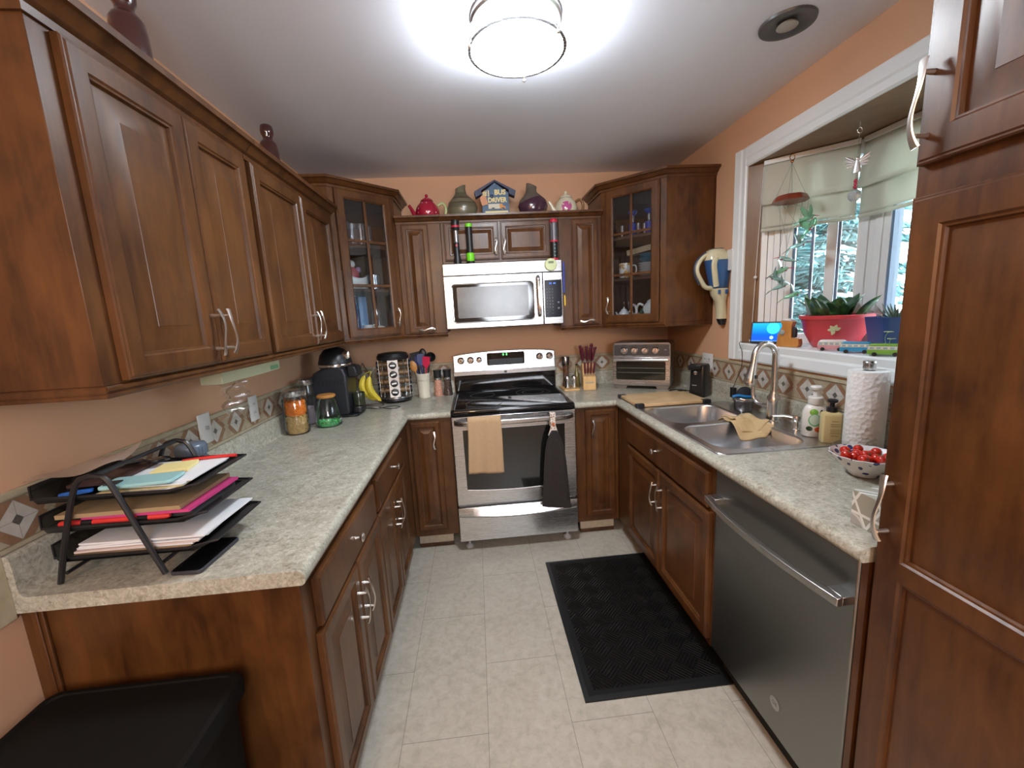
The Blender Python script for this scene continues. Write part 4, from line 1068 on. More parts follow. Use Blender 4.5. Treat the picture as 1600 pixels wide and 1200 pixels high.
def coffee_machine():
    t = thing('coffee_maker', 'black single-serve coffee machine with domed lever head in the left corner', 'coffee machine', (-0.718, -0.490, CT+0.0008))
    bm_ = P('anthracite_plastic', (0.022, 0.022, 0.027), 0.36)
    b = MB(); prof = [(-0.130, 0.012), (0.105, 0.012), (0.112, 0.03), (0.112, 0.255), (0.100, 0.292), (0.070, 0.305), (-0.020, 0.302), (-0.075, 0.275), (-0.120, 0.20), (-0.134, 0.10)]
    b.prism(prof, -0.098, 0.098, ax='y'); b.build('housing', bm_, t, 0.010, seg=3)
    b = MB(); b.prism(rrect(-0.140, 0.160, -0.104, 0.104, 0.03), 0.0, 0.014); b.build('base_plate', BLACKP, t, 0.003)
    v = MB()
    for k in range(7):
        for j in range(4): v.box(-0.055+k*0.022, -0.039+k*0.022, -0.0996, -0.0985, 0.202+j*0.008, 0.206+j*0.008)
    v.build('side_vent', BLACKM, t)
    b = MB(); b.lathe([(0.095, 0.300), (0.098, 0.325), (0.086, 0.372), (0.060, 0.405), (0.025, 0.420), (0, 0.422)], 32, (0.030, 0, 0)); b.build('dome', BLACKP, t, smooth=60)
    b = MB(); b.lathe([(0.099, 0.305), (0.101, 0.312), (0.099, 0.320)], 32, (0.030, 0, 0)); b.build('chrome_band', CHROME, t)
    b = MB(); b.lathe([(0.024, 0), (0.026, 0.006), (0.020, 0.010), (0.0, 0.011)], 24, (0.112, -0.045, 0.372), ax='-y'); k = b.build('lever_button', CHROME, t)
    # front: brew head and drip tray
    b = MB(); b.prism([(0.112, 0.235), (0.165, 0.235), (0.170, 0.25), (0.160, 0.30), (0.112, 0.31)], -0.060, 0.060, ax='y'); b.build('brew_head', BLACKP, t, 0.008)
    b = MB(); b.prism(rrect(0.112, 0.175, -0.055, 0.055, 0.02), 0.015, 0.045); b.build('drip_tray', BLACKP, t, 0.003)
    b = MB(); b.prism(rrect(0.116, 0.171, -0.050, 0.050, 0.018), 0.0455, 0.048); b.build('drip_grid', STEEL, t)
    b = MB(); b.lathe([(0.030, 0.052), (0.036, 0.058), (0.038, 0.13), (0.036, 0.135), (0.034, 0.132), (0.034, 0.062), (0, 0.058)], 24, (0.146, 0.0, -0.003)); b.build('cup', P('smoked_cup', (0.03, 0.035, 0.02), 0.1), t)
coffee_machine()

def spice_rack():
    t = thing('spice_rack', 'revolving black and steel spice rack full of black-capped jars', 'spice rack', (-0.405, -0.170, CT+0.0005), 8)
    MB().lathe([(0.0, 0), (0.085, 0), (0.090, 0.008), (0.108, 0.012), (0.112, 0.020), (0.110, 0.030), (0.0, 0.030)], 40).build('base', BLACKP, t)
    MB().lathe([(0.110, 0.031), (0.113, 0.034), (0.113, 0.042), (0.108, 0.046), (0, 0.046)], 40).build('base_ring', STEEL, t)
    MB().lathe([(0.092, 0.292), (0.106, 0.298), (0.108, 0.318), (0.096, 0.338), (0.060, 0.345), (0.0, 0.345)], 40).build('top_cap', BLACKP, t)
    b = MB()
    for k in range(4):
        a = R(90*k); T = Matrix.Rotation(a, 4, 'Z')
        q = MB(T); q.box(-0.034, 0.034, -0.100, -0.097, 0.046, 0.300)
        q.build('face_plate', STEEL, t)
    MB().lathe([(0.012, 0.040), (0.012, 0.300)], 16).build('post', BLACKP, t)
    for k in range(4):
        a = R(90*k+45); c, s_ = math.cos(a)*0.100, math.sin(a)*0.100
        MB().tube([(c, s_, 0.04), (c, s_, 0.30)], 0.003, 8).build('rod', CHROME, t)
    # jars lie sideways through the plates
    base = Matrix.Translation((-0.405, -0.170, CT+0.0005)) @ Matrix.Rotation(R(8), 4, 'Z')
    first = None
    spicec = [(0.30, 0.12, 0.04), (0.25, 0.20, 0.06)]
    for k in (0, 1, 3):
        for j in range(4):
            M_ = base @ Matrix.Rotation(R(90*k), 4, 'Z') @ Matrix.Translation((0, -0.1005, 0.079+j*0.061))
            if first is None:
                e = thing('spice_jar', 'black-capped spice jar with white label held in the revolving rack', 'spice jar', group='jars in the revolving spice rack')
                MB().lathe([(0.0235, 0), (0.0250, 0.003), (0.0245, 0.012), (0.020, 0.014), (0.0, 0.0145)], 24, (0, 0, 0), ax='-y').build('cap', BLACKP, e)
                MB().box(-0.016, 0.016, -0.0155, -0.0147, -0.0055, 0.0055).build('label', P('label_white', (0.85, 0.85, 0.83), 0.6), e)
                MB().lathe([(0.0205, -0.068), (0.0205, -0.001)], 20, ax='-y').build('glass', P('spice_brown', (0.22, 0.13, 0.06), 0.2), e)
                first = e; c = e
            else: c = copy_tree(first)
            c.matrix_world = M_ @ Matrix.Rotation(R((7, -8, -18, 3)[j]), 4, 'Y')
spice_rack()

def bananas():
    t = thing('banana_hanger', 'bent chrome wire banana hanger in front of the spice rack', 'banana hanger', (-0.545, -0.300, CT+0.0005))
    w_ = MB()
    w_.tube(bez([(-0.06, 0.03, 0.004), (-0.062, 0.028, 0.10), (-0.055, 0.020, 0.22), (-0.038, 0.01, 0.290), (-0.018, -0.005, 0.262), (0.010, -0.02, 0.225), (0.030, -0.030, 0.238), (0.045, -0.028, 0.265)], 42), 0.0028, 8)
    w_.tube(bez([(-0.06, 0.03, 0.004), (-0.02, -0.06, 0.004), (0.06, -0.055, 0.004), (0.07, 0.02, 0.004), (0.0, 0.05, 0.004), (-0.06, 0.03, 0.004)], 36), 0.0028, 8)
    w_.build('wire', CHROME, t)
    m, tt, b_ = newmat('banana_skin'); n_ = noise(tt, coords(tt), 18, 3, 0.6)
    tt.links.new(ramp(tt, n_, [(0.35, (0.55, 0.42, 0.03)), (0.7, (0.80, 0.62, 0.05))]), b_.inputs['Base Color']); setp(b_, rough=0.4)
    for i, (a, ln) in enumerate(((0, 0.2), (24, 0.2))):
        e = thing('banana', ['yellow banana on the left of the pair hanging from the wire hanger', 'yellow banana on the right of the hanging pair, closer to the spice rack'][i], 'banana', (-0.545+0.012, -0.326, CT+0.0005), group='bananas on the hanger')
        pts = []; rs = []; n = 16
        for k in range(n+1):
            u = k/n; th = R(22+85*u); rad = 0.125
            dx = rad*(math.cos(R(22))-math.cos(th)); dz = -rad*(math.sin(th)-math.sin(R(22)))
            pts.append((-0.034+ (i*0.036)+0.9*(-0.030*math.sin(PI*u)*(1 if i == 0 else 0.6)+0.075*u*u*(0.75 if i == 0 else 0.85)), -0.012*i-0.018*math.sin(PI*u), 0.212-0.168*u-0.006*i))
            rs.append(0.006+0.0165*math.sin(PI*min(1, max(0.0, u*1.02)))**0.5 if 0 < k < n else 0.004)
        body = MB().tube(pts, rs, 8, up=(0, 1, 0)).build('peel', m, e, smooth=25)
        MB().tube([pts[0], (pts[0][0]+0.006, pts[0][1], pts[0][2]+0.016), (0.012, -0.004, 0.238)], [0.0042, 0.0038, 0.005], 6).build('stem', P('banana_stem', (0.35, 0.30, 0.06), 0.6), e)
bananas()
c_ = MB(); c_.tube(bez([(0.00, 0.02, 0.003), (0.05, -0.02, 0.003), (0.12, -0.05, 0.003), (0.16, 0.0, 0.003), (0.09, 0.03, 0.003), (0.02, -0.035, 0.003), (-0.06, -0.02, 0.003)], 48), 0.0022, 6)
simple('power_cord', 'thin black cord looped on the worktop below the bananas', 'cord', c_, BLACKP, (-0.50, -0.37, CT+0.0005), -10)

CROCK = (-0.215, -0.112, CT+0.0005)
t = thing('utensil_crock', 'cream ceramic utensil crock left of the salt mill', 'crock', CROCK)
MB().lathe([(0, 0), (0.040, 0), (0.042, 0.004), (0.0425, 0.018), (0.041, 0.022), (0.050, 0.160), (0.052, 0.164), (0.052, 0.177), (0.0495, 0.178), (0.0485, 0.168), (0.038, 0.012), (0, 0.010)], 40).build('body', IVORY, t, smooth=40)
for i, ch in enumerate('UTENSILS'):
    a = -90+(i-3.5)*11; rr = 0.0483
    text('lettering', ch, 0.011, P('brown_ink', (0.10, 0.06, 0.03), 0.6), t, (rr*math.cos(R(a)), rr*math.sin(R(a)), 0.128), (90-4, 0, a+90))
def utensil(name, label, top, mat, kind, tilt, az, L=0.30, off=(0, 0)):
    o = MB()
    o.tube([(0, 0, 0), (0, 0, L*0.55), (0, 0, L*0.72)], [0.005, 0.0055, 0.004], 10)
    z0 = L*0.72; z1 = L
    if kind == 'spoon': o.ball((0, 0, (z0+z1)/2), 0.028, 18, sx=0.95, sy=0.30, sz=1.5)
    elif kind == 'spatula': o.prism([(-0.010, z0), (0.010, z0), (0.026, z0+0.025), (0.026, z1-0.004), (0.020, z1), (-0.020, z1), (-0.026, z1-0.004), (-0.026, z0+0.025)], -0.003, 0.003, ax='y')
    elif kind == 'turner':
        o.prism([(-0.008, z0), (0.008, z0), (0.034, z0+0.03), (0.036, z1), (-0.036, z1), (-0.034, z0+0.03)], -0.0015, 0.0015, ax='y')
    elif kind == 'ladle': o.lathe([(0.0, -0.030), (0.022, -0.022), (0.033, -0.006), (0.035, 0.004), (0.031, 0.002), (0.020, -0.016), (0.0, -0.023)], 22, (0, -0.010, z1-0.03), ax='-y')
    ob = o.build(name, mat, None, 0.001, 50); tag(ob, label, 'utensil', 'utensils in the crock')
    ob.matrix_world = Matrix.Translation((CROCK[0]+off[0], CROCK[1]+off[1], CROCK[2]+0.014)) @ Matrix.Rotation(R(az), 4, 'Z') @ Matrix.Rotation(R(tilt), 4, 'Y')
BLUEN = P('navy_nylon', (0.012, 0.03, 0.16), 0.35)
utensil('spoon', 'wooden spoon leaning out of the crock to the left', 0, OAKW, 'spoon', -17, 0, 0.265, (0.005, -0.012))
utensil('spatula', 'navy spatula leaning left in the crock behind the wooden spoon', 0, BLUEN, 'spatula', -12, 0, 0.295, (0.0, 0.005))
utensil('spatula', 'navy spatula standing upright in the middle of the crock', 0, BLUEN, 'spatula', -1, 10, 0.305, (0.0, -0.014))
utensil('spatula', 'crimson spatula leaning right in the crock', 0, P('crimson_nylon', (0.55, 0.01, 0.06), 0.4), 'spatula', 6, -8, 0.285, (0.008, -0.022))
utensil('ladle', 'black ladle leaning out of the crock toward the range', 0, BLACKP, 'ladle', 14, 0, 0.315, (-0.004, 0.010))
utensil('turner', 'black slotted turner at the back left of the crock', 0, BLACKP, 'turner', -9, 20, 0.320, (0.0, 0.022))
utensil('spoon', 'tall black spoon at the back of the crock', 0, BLACKP, 'spoon', 1, 0, 0.345, (0.002, 0.020))

def mill(name, label, loc, fill):
    t = thing(name, label, 'spice mill', loc)
    MB().lathe([(0, 0.0), (0.031, 0.0), (0.032, 0.006), (0.028, 0.06), (0.025, 0.095), (0.0255, 0.118), (0, 0.118)], 28).build('glass_body', fill, t, smooth=50)
    MB().lathe([(0.0262, 0.119), (0.0262, 0.133), (0, 0.133)], 28).build('steel_collar', STEEL, t)
    MB().lathe([(0.027, 0.134), (0.027, 0.172), (0.031, 0.185), (0.031, 0.190), (0, 0.190)], 28).build('cap', BLACKP, t)
def speckle(name, c1, c2, sc=160, rough=0.15):
    m, t, b = newmat(name); n_ = noise(t, coords(t), sc, 3, 0.7)
    t.links.new(ramp(t, n_, [(0.38, c1), (0.62, c2)]), b.inputs['Base Color']); setp(b, rough=rough, coat=0.6); return m
mill('salt_mill', 'tapered mill filled with pink salt beside the cream crock', (-0.116, -0.080, CT+0.0005), speckle('pink_salt', (0.45, 0.17, 0.10), (0.72, 0.42, 0.32)))
mill('pepper_mill', 'tapered mill filled with dark peppercorns next to the range', (-0.046, -0.078, CT+0.0005), speckle('peppercorns', (0.02, 0.014, 0.012), (0.12, 0.08, 0.07)))

# wall plates
def plate_thing(name, label, T, kind):
    r = bpy.data.objects.new(name, None); COL.objects.link(r); r.matrix_world = T; tag(r, label, 'outlet' if kind != 'switch' else 'switch')
    wd = 0.118 if kind == 'double' else 0.070
    MB().rects([(0, 0), (0, -0.004), (0.003, -0.006)], -wd/2, wd/2, -0.058, 0.058).build('cover_plate', WHITEP, r)
    if kind == 'switch': MB().box(-0.004, 0.004, -0.016, -0.006, -0.004, 0.010).build('toggle', P('grey_toggle', (0.35, 0.35, 0.35), 0.4), r)
    else:
        for x in ((0,) if kind == 'outlet' else (-0.024, 0.024)):
            for z in (-0.020, 0.020):
                MB().lathe([(0.0165, 0), (0.0165, 0.001), (0, 0.001)], 20, (x, -0.006, z), ax='-y').build('socket', WHITEP, r)
                MB().box(x-0.006, x-0.004, -0.0075, -0.007, z-0.004, z+0.006).build('slot', BLACKM, r); MB().box(x+0.004, x+0.006, -0.0075, -0.007, z-0.004, z+0.006).build('slot', BLACKM, r)
RL = Matrix.Rotation(R(90), 4, 'Z'); RR = Matrix.Rotation(R(-90), 4, 'Z')
plate_thing('light_switch', 'white switch plate on the left wall, the nearer of its two plates', Matrix.Translation((XLW+0.0125, -1.472, 1.107)) @ RL, 'switch')
plate_thing('wall_outlet', 'white outlet plate on the left wall, the farther of its two plates', Matrix.Translation((XLW+0.0125, -1.115, 1.107)) @ RL, 'outlet')
plate_thing('wall_outlet', 'wide white double outlet plate behind the black can opener', Matrix.Translation((XRW-0.0125, -0.590, 1.110)) @ RR, 'double')

t = thing('film_box', 'cream carton of plastic bags fixed beneath the left wall cabinets', 'box', (-0.700, -1.475, 1.3775))
MB().box(-0.035, 0.035, -0.20, 0.215, -0.078, -0.0005).build('carton', P('cream_card', (0.62, 0.62, 0.40), 0.6), t, 0.002)
MB().box(0.0352, 0.0358, 0.13, 0.20, -0.072, -0.056).build('green_print', P('print_green', (0.20, 0.42, 0.22), 0.6), t)
f = MB(); f.grid(lambda u, v: (0.02*math.sin(6*u+3*v)+0.012*math.sin(17*v), -0.09+0.18*u*(1-0.35*v), -0.13*v), 14, 12)
simple('plastic_bag', 'crumpled clear plastic bag hanging from the cream carton under the cabinet', 'plastic bag', f, glassmat('bag_film', (0.93, 0.92, 0.92), 0.10, 0.08, 0.06, (0.7, 0.65, 0.6)), (-0.700, -1.56, 1.2985), 0, smooth=70)

# ================================================================ ON THE RIGHT WORKTOP
ZC = CT+0.0005
b = MB(); b.prism(rrect(-0.058, 0.058, -0.090, 0.090, 0.010), 0, 0.012)
simple('shaker_tray', 'small light wooden tray under the shakers right of the range', 'tray', b, BLOCKW, (0.842, -0.155, ZC), 0, bevel=0.002)
def shaker(label, loc):
    t = thing('pepper_shaker', label, 'shaker', loc, group='steel shakers on the tray')
    MB().lathe([(0.0, 0), (0.019, 0), (0.021, 0.004), (0.015, 0.030), (0.017, 0.048), (0.020, 0.056), (0.0195, 0.060)], 24).build('body', CHROME, t, smooth=50)
    MB().lathe([(0.0195, 0.0605), (0.0205, 0.066), (0.019, 0.082), (0.011, 0.094), (0.004, 0.097), (0, 0.098)], 24).build('cap', CHROME, t, smooth=50)
shaker('steel shaker on the wooden tray, nearer the range', (0.817, -0.195, ZC+0.0125))
shaker('steel shaker on the wooden tray, nearer the knife block', (0.866, -0.200, ZC+0.0125))
t = thing('pepper_mill', 'tall clear-bodied mill with black steel cap behind the steel shakers', 'spice mill', (0.827, -0.105, ZC+0.0125))
MB().lathe([(0, 0), (0.026, 0), (0.027, 0.006), (0.020, 0.06), (0.022, 0.12), (0.022, 0.155), (0, 0.155)], 24).build('glass_body', glassmat('mill_glass', (0.75, 0.62, 0.52), 0.12, 0.05, 0.35, (0.25, 0.12, 0.07)), t, smooth=50)
MB().lathe([(0.028, 0.156), (0.029, 0.160), (0.029, 0.215), (0.026, 0.222), (0, 0.222)], 24).build('cap', steel('mill_cap', (0.25, 0.24, 0.24), 0.2, 2), t)
t = thing('oil_bottle', 'slim green glass oil bottle between the shakers and the knife block', 'bottle', (0.9035, -0.128, ZC))
MB().lathe([(0, 0.0), (0.018, 0.0), (0.019, 0.005), (0.019, 0.10), (0.008, 0.135), (0.007, 0.165), (0, 0.165)], 20).build('glass', P('olive_glass', (0.16, 0.13, 0.03), 0.12, coat=0.4), t, smooth=50)
MB().lathe([(0.009, 0.1655), (0.009, 0.178), (0, 0.180)], 16).build('stopper', BLACKP, t)
def knife_block():
    t = thing('knife_block', 'slanted light beech knife block full of maroon-handled knives', 'knife block', (0.975, -0.185, ZC), -8)
    b = MB(); b.prism([(-0.075, 0.0), (0.075, 0.0), (0.090, 0.160), (-0.020, 0.188), (-0.040, 0.105), (-0.075, 0.095)], -0.045, 0.045, ax='x')
    b.build('block', BLOCKW, t, 0.003)
    MB().box(-0.030, 0.030, -0.0762, -0.0752, 0.048, 0.060).build('name_plate', P('brushed_label', (0.42, 0.36, 0.24), 0.4), t)
    T0 = Matrix.Translation((0.975, -0.185, ZC)) @ Matrix.Rotation(R(-8), 4, 'Z')
    M1 = P('maroon_handle', (0.115, 0.010, 0.028), 0.25, coat=0.4)
    first = None
    def put(x, y, z, tilt, s, sway, label, group):
        nonlocal first
        if first is None:
            e = thing('knife', label, 'knife', group=group)
            h = MB(); h.tube([(0, 0, 0.0), (0, 0, 0.012), (0, 0, 0.05), (0, 0, 0.085), (0, 0, 0.105), (0, 0, 0.112)], [0.006, 0.0085, 0.0095, 0.0085, 0.0105, 0.007], 12, sy=0.72, up=(0, 1, 0)); h.build('handle', M1, e, smooth=50)
            MB().ball((0, 0, 0.112), 0.0062, 10, sz=0.5).build('rivet_cap', CHROME, e)
            MB().box(-0.006, 0.006, -0.0012, 0.0012, -0.020, 0.0005).build('blade', STEEL, e)
            first = e
        else: e = copy_tree(first)
        e['label'] = label; e['group'] = group
        e.matrix_world = T0 @ Matrix.Translation((x, y, z)) @ Matrix.Rotation(R(tilt), 4, 'X') @ Matrix.Rotation(R(sway), 4, 'Y') @ Matrix.Diagonal((s, s, s, 1))
    for i, x in enumerate((-0.030, -0.010, 0.010, 0.030)):
        put(x, -0.062, 0.098+0.021, 20, 0.80, -3+2*i, 'small maroon-handled steak knife in the front row of the knife block', 'steak knives in the block')
    for i, (x, y, z, s) in enumerate(((-0.034, 0.0, 0.185, 0.80), (-0.012, -0.008, 0.187, 0.74), (0.012, -0.006, 0.186, 0.78), (0.034, 0.0, 0.184, 0.80), (-0.034, 0.035, 0.176, 0.98), (-0.004, 0.035, 0.176, 0.92), (0.022, 0.040, 0.175, 1.05), (0.037, 0.060, 0.171, 0.9))):
        put(x, y, z+0.021, 14, s*1.12, (-6, -2, 2, 7, -10, -3, 3, 12)[i], 'maroon-handled knife in the upper rows of the knife block', 'large knives in the block')
knife_block()

def toaster_oven():
    t = thing('toaster_oven', 'stainless toaster oven with four dials in the right corner', 'toaster oven', (1.301, -0.353, ZC), -31.4)
    Wh, D = 0.192, 0.262
    b = MB(); b.prism([(-Wh, 0.022), (Wh, 0.022), (Wh, 0.312), (Wh-0.014, 0.326), (-Wh+0.014, 0.326), (-Wh, 0.312)], 0.006, D-0.01, ax='y'); b.build('body', STEELD, t, 0.003)
    for x in (-0.14, 0.14):
        for y in (0.05, 0.20):
            MB().prism([(x-0.045, 0.0215), (x+0.045, 0.0215), (x+0.036, 0.0), (x-0.036, 0.0)], y-0.03, y+0.02, ax='y').build('foot', STEELD, t, 0.002)
    c = MB().prism(rrect(-Wh+0.006, Wh-0.006, 0.232, 0.312, 0.008), -0.004, 0.0055, ax='y').build('control_panel', P('panel_grey', (0.10, 0.10, 0.105), 0.35, metal=0.7), t, 0.001)
    rm = MB(); rm.tube([(x, -0.0042, z) for x, z in rrect(-Wh+0.008, Wh-0.008, 0.234, 0.310, 0.008)], 0.0018, 6, closed=True); rm.build('panel_rim', CHROME, c)
    for i in range(4):
        x = -0.113+i*0.070
        MB().lathe([(0.0235, 0), (0.024, 0.003), (0.021, 0.005), (0.020, 0.018), (0.018, 0.020), (0, 0.0205)], 24, (x, -0.004, 0.272), ax='-y').build('dial', CHROME, c)
        q = MB(Matrix.Translation((x, -0.0245, 0.272)) @ Matrix.Rotation(R((0, 30, 30, 5)[i]), 4, 'Y')); q.box(-0.003, 0.003, -0.0065, 0.0002, -0.019, 0.019); q.build('dial_grip', STEELD, c, 0.001)
        for k in range(10):
            a = R(-50+k*31); 
    text('panel_print', 'AIR', 0.010, P('silver_print', (0.6, 0.6, 0.6), 0.3), c, (0.160, -0.0045, 0.275))
    d = MB().box(-Wh, Wh, -0.004, 0.0055, 0.030, 0.225).build('door', STEEL, t, 0.003)
    MB().prism(rrect(-Wh+0.024, Wh-0.030, 0.068, 0.196, 0.010), -0.0052, -0.003, ax='y').build('window', P('oven_window', (0.022, 0.021, 0.015), 0.10, spec=0.7), d)
    rk = MB()
    for z in (0.118, 0.150): rk.tube([(-Wh+0.032, -0.0056, z), (Wh-0.038, -0.0056, z)], 0.0014, 6)
    rk.build('rack_line', P('rack_grey', (0.18, 0.17, 0.13), 0.3), d)
    h = MB(); h.tube([(-Wh+0.012, -0.036, 0.210), (Wh-0.012, -0.036, 0.210)], 0.0095, 14)
    for s_ in (-1, 1): h.tube([(s_*(Wh-0.022), -0.003, 0.210), (s_*(Wh-0.022), -0.036, 0.210)], 0.006, 8)
    h.build('handle', CHROME, d)
    text('maker_name', 'Cuisinart', 0.015, P('silver_print', (0.6, 0.6, 0.6), 0.3), d, (0.0, -0.0046, 0.048))
toaster_oven()
c_ = MB(); c_.tube(bez([(0, 0, 0.004), (0.05, 0.02, 0.004), (0.07, -0.03, 0.010), (0.13, -0.06, 0.004), (0.16, -0.12, 0.03), (0.175, -0.13, 0.09)], 40), 0.003, 8)
simple('power_cord', 'black power cord trailing between toaster oven and can opener', 'cord', c_, BLACKP, (1.450, -0.475, CT+0.0008), 0)

t = thing('cutting_board', 'light wooden cutting board with black corner grips behind the sink', 'cutting board', (1.275, -0.742, CT+0.0065))
MB().prism(rrect(-0.208, 0.208, -0.150, 0.150, 0.02), 0.0, 0.018).build('board', BOARDW, t, 0.003)
for sx_ in (-1, 1):
    for sy_ in (-1, 1):
        q = MB(); q.prism(rrect(-0.024, 0.024, -0.018, 0.018, 0.008), -0.001, 0.0195); o = q.build('corner_grip', BLACKP, t, 0.002); o.location = (sx_*0.196, sy_*0.143, 0)

t = thing('can_opener', 'black electric can opener in front of the wall outlet', 'can opener', (1.556, -0.665, ZC), -52)
b = MB(); b.loft([[(x*s_, y*s_, z) for x, y in rrect(-0.050, 0.050, -0.055, 0.050, 0.02)] for s_, z in ((1.0, 0.0), (1.0, 0.02), (0.92, 0.10), (0.90, 0.185), (0.80, 0.20))]); b.build('body', P('opener_black', (0.009, 0.009, 0.010), 0.3), t, 0.003, 45)
MB().prism([(-0.045, 0.165), (0.030, 0.178), (0.034, 0.200), (-0.030, 0.206), (-0.048, 0.190)], -0.075, -0.046, ax='y').build('lever', BLACKP, t, 0.004)
MB().lathe([(0.012, 0), (0.012, 0.006), (0, 0.007)], 16, (-0.006, -0.0495, 0.150), ax='-y').build('cutter', CHROME, t)
MB().box(-0.026, 0.002, -0.0545, -0.053, 0.070, 0.074).build('name_strip', P('strip_silver', (0.5, 0.5, 0.5), 0.3), t)

t = thing('adapter_plug', 'small black adapter plug on a thin wire below the window', 'plug', (1.621, -0.905, 0.985))
MB().box(-0.012, 0.010, -0.014, 0.014, -0.040, 0.018).build('plug_body', BLACKP, t, 0.003)
MB().tube(bez([(0, 0, 0.018), (0.004, -0.015, 0.06), (0.012, -0.045, 0.14), (0.016, -0.040, 0.22), (0.002, -0.035, 0.274), (0.035, -0.05, 0.2765), (0.06, -0.075, 0.2765)], 40), 0.0016, 6).build('wire', BLACKP, t)
c_ = MB(); c_.box(-0.0125, 0.014, -0.016, 0.016, -0.070, -0.041)

t = thing('sponge_caddy', 'clear caddy of scrubbing brushes with blue handle left of the faucet', 'caddy', (1.550, -1.105, CT+0.0060), -20)
MB().lathe([(0.0, 0.001), (0.040, 0.001), (0.043, 0.006), (0.046, 0.070), (0.044, 0.070), (0.041, 0.008)], 28, cap=False).build('cup', glassmat('ribbed_plastic', (0.72, 0.74, 0.80), 0.15, 0.08, 0.12, (0.3, 0.3, 0.35)), t, smooth=40)
MB().lathe([(0, 0.004), (0.034, 0.004), (0.036, 0.05), (0.0, 0.055)], 20).build('scourer', P('dark_red_scourer', (0.05, 0.015, 0.03), 0.8), t)
MB().lathe([(0.046, 0.055), (0.048, 0.058), (0.048, 0.068), (0.046, 0.071)], 28, cap=False).build('steel_band', STEEL, t)
b = MB(); b.tube(bez([(-0.060, -0.030, 0.078), (-0.035, -0.034, 0.086), (0.0, -0.034, 0.080), (0.042, -0.022, 0.078), (0.048, 0.012, 0.080)], 24), [0.006]*0+0.0075 if False else 0.0075, 10); b.build('blue_handle', P('azure_plastic', (0.01, 0.20, 0.55), 0.3), t)
b = MB(); b.ball((0.005, 0.006, 0.078), 0.050, 24, sx=0.85, sy=0.42, sz=0.95); b.build('brush_head', P('brush_black', (0.012, 0.014, 0.02), 0.8), t)

# cloth draped over the divider between the two bowls
def dish_cloth():
    ax, ay = Vector((1.405, -1.235, 0)), Vector((1.530, -1.345, 0))
    n = 22
    def fn(u, v):
        x = 1.345+0.125*u; y = -1.215-0.150*v
        z = CT+0.0095+0.004*math.sin(7*u+3)*v
        if y < -1.298:
            k = (-1.298-y); w_ = 1 if 1.10 < x < 1.46 else 0
            z -= min(k*1.05, 0.16)*(1 if x < 1.44 else max(0, 1-(x-1.44)/0.03)); 
        if y > -1.250: 
            k = y+1.250; z -= k*0.5*(1 if x < 1.44 else max(0, 1-(x-1.44)/0.03))
        rx, ry = x-1.43, y+1.295; a = R(0)
        return (x+0.022*v, y-0.05*u*v, z+0.006*math.sin(11*v+5*u)+0.004)
    g = MB(); g.grid(fn, n, n); g.grid(lambda u, v: tuple(a+b_ for a, b_ in zip(fn(0.15+u*0.85, v*0.86), (0.004, 0.006, 0.009+0.005*math.sin(9*u)))), n, n)
    o = g.build('dish_cloth', SAND, None, smooth=80, solid=0.005); return tag(o, 'folded sand-coloured cloth draped over the divider of the sink', 'cloth')
dish_cloth()

t = thing('soap_bottle', 'white foaming hand soap bottle with cucumber label beside the sink', 'soap bottle', (1.548, -1.566, CT+0.0060), -20)
m, tt, b_ = newmat('floral_label')
tc = tt.nodes.new('ShaderNodeTexCoord'); sp = tt.nodes.new('ShaderNodeSeparateXYZ'); tt.links.new(tc.outputs['Object'], sp.inputs[0])
def blob(t_, cx, cz, rx_, rz_, sx_, sz_):
    a = math_n(t_, 'DIVIDE', math_n(t_, 'SUBTRACT', sx_, cx), rx_); c = math_n(t_, 'DIVIDE', math_n(t_, 'SUBTRACT', sz_, cz), rz_)
    return math_n(t_, 'LESS_THAN', math_n(t_, 'ADD', math_n(t_, 'MULTIPLY', a, a), math_n(t_, 'MULTIPLY', c, c)), 1.0)
X_, Z_ = sp.outputs[0], sp.outputs[2]
c = mixc(tt, 0.0, (0.78, 0.78, 0.75), (0.78, 0.78, 0.75))
front = math_n(tt, 'LESS_THAN', sp.outputs[1], 0.0)
for (cx, cz, rx_, rz_, colr) in ((0.018, 0.062, 0.020, 0.030, (0.42, 0.44, 0.26)), (-0.014, 0.104, 0.014, 0.014, (0.16, 0.42, 0.06)), (-0.010, 0.072, 0.021, 0.026, (0.12, 0.42, 0.20)), (-0.010, 0.074, 0.018, 0.022, (0.50, 0.66, 0.54)), (0.012, 0.102, 0.006, 0.014, (0.03, 0.06, 0.02)), (-0.026, 0.036, 0.010, 0.010, (0.02, 0.06, 0.02)), (0.006, 0.034, 0.016, 0.011, (0.72, 0.12, 0.04))):
    c = mixc(tt, math_n(tt, 'MULTIPLY', blob(tt, cx, cz, rx_, rz_, X_, Z_), front), c, colr)
tt.links.new(c, b_.inputs['Base Color']); setp(b_, rough=0.22, coat=0.3)
MB().lathe([(0, 0), (0.040, 0), (0.044, 0.005), (0.044, 0.105), (0.036, 0.125), (0.026, 0.133), (0, 0.134)], 32, sy=0.75).build('bottle', m, t, smooth=50)
MB().lathe([(0.026, 0.1345), (0.027, 0.137), (0.027, 0.162), (0.023, 0.166), (0, 0.166)], 28).build('collar', WHITEP, t)
MB().lathe([(0.011, 0.1665), (0.011, 0.190), (0.020, 0.196), (0.022, 0.204), (0.018, 0.210), (0, 0.211)], 24).build('pump', WHITEP, t)
t = thing('soap_bottle', 'pale yellow square soap bottle with black pump near the paper towels', 'soap bottle', (1.545, -1.650, CT+0.0060), -25)
YB_ = P('pale_yellow_plastic', (0.66, 0.54, 0.27), 0.3)
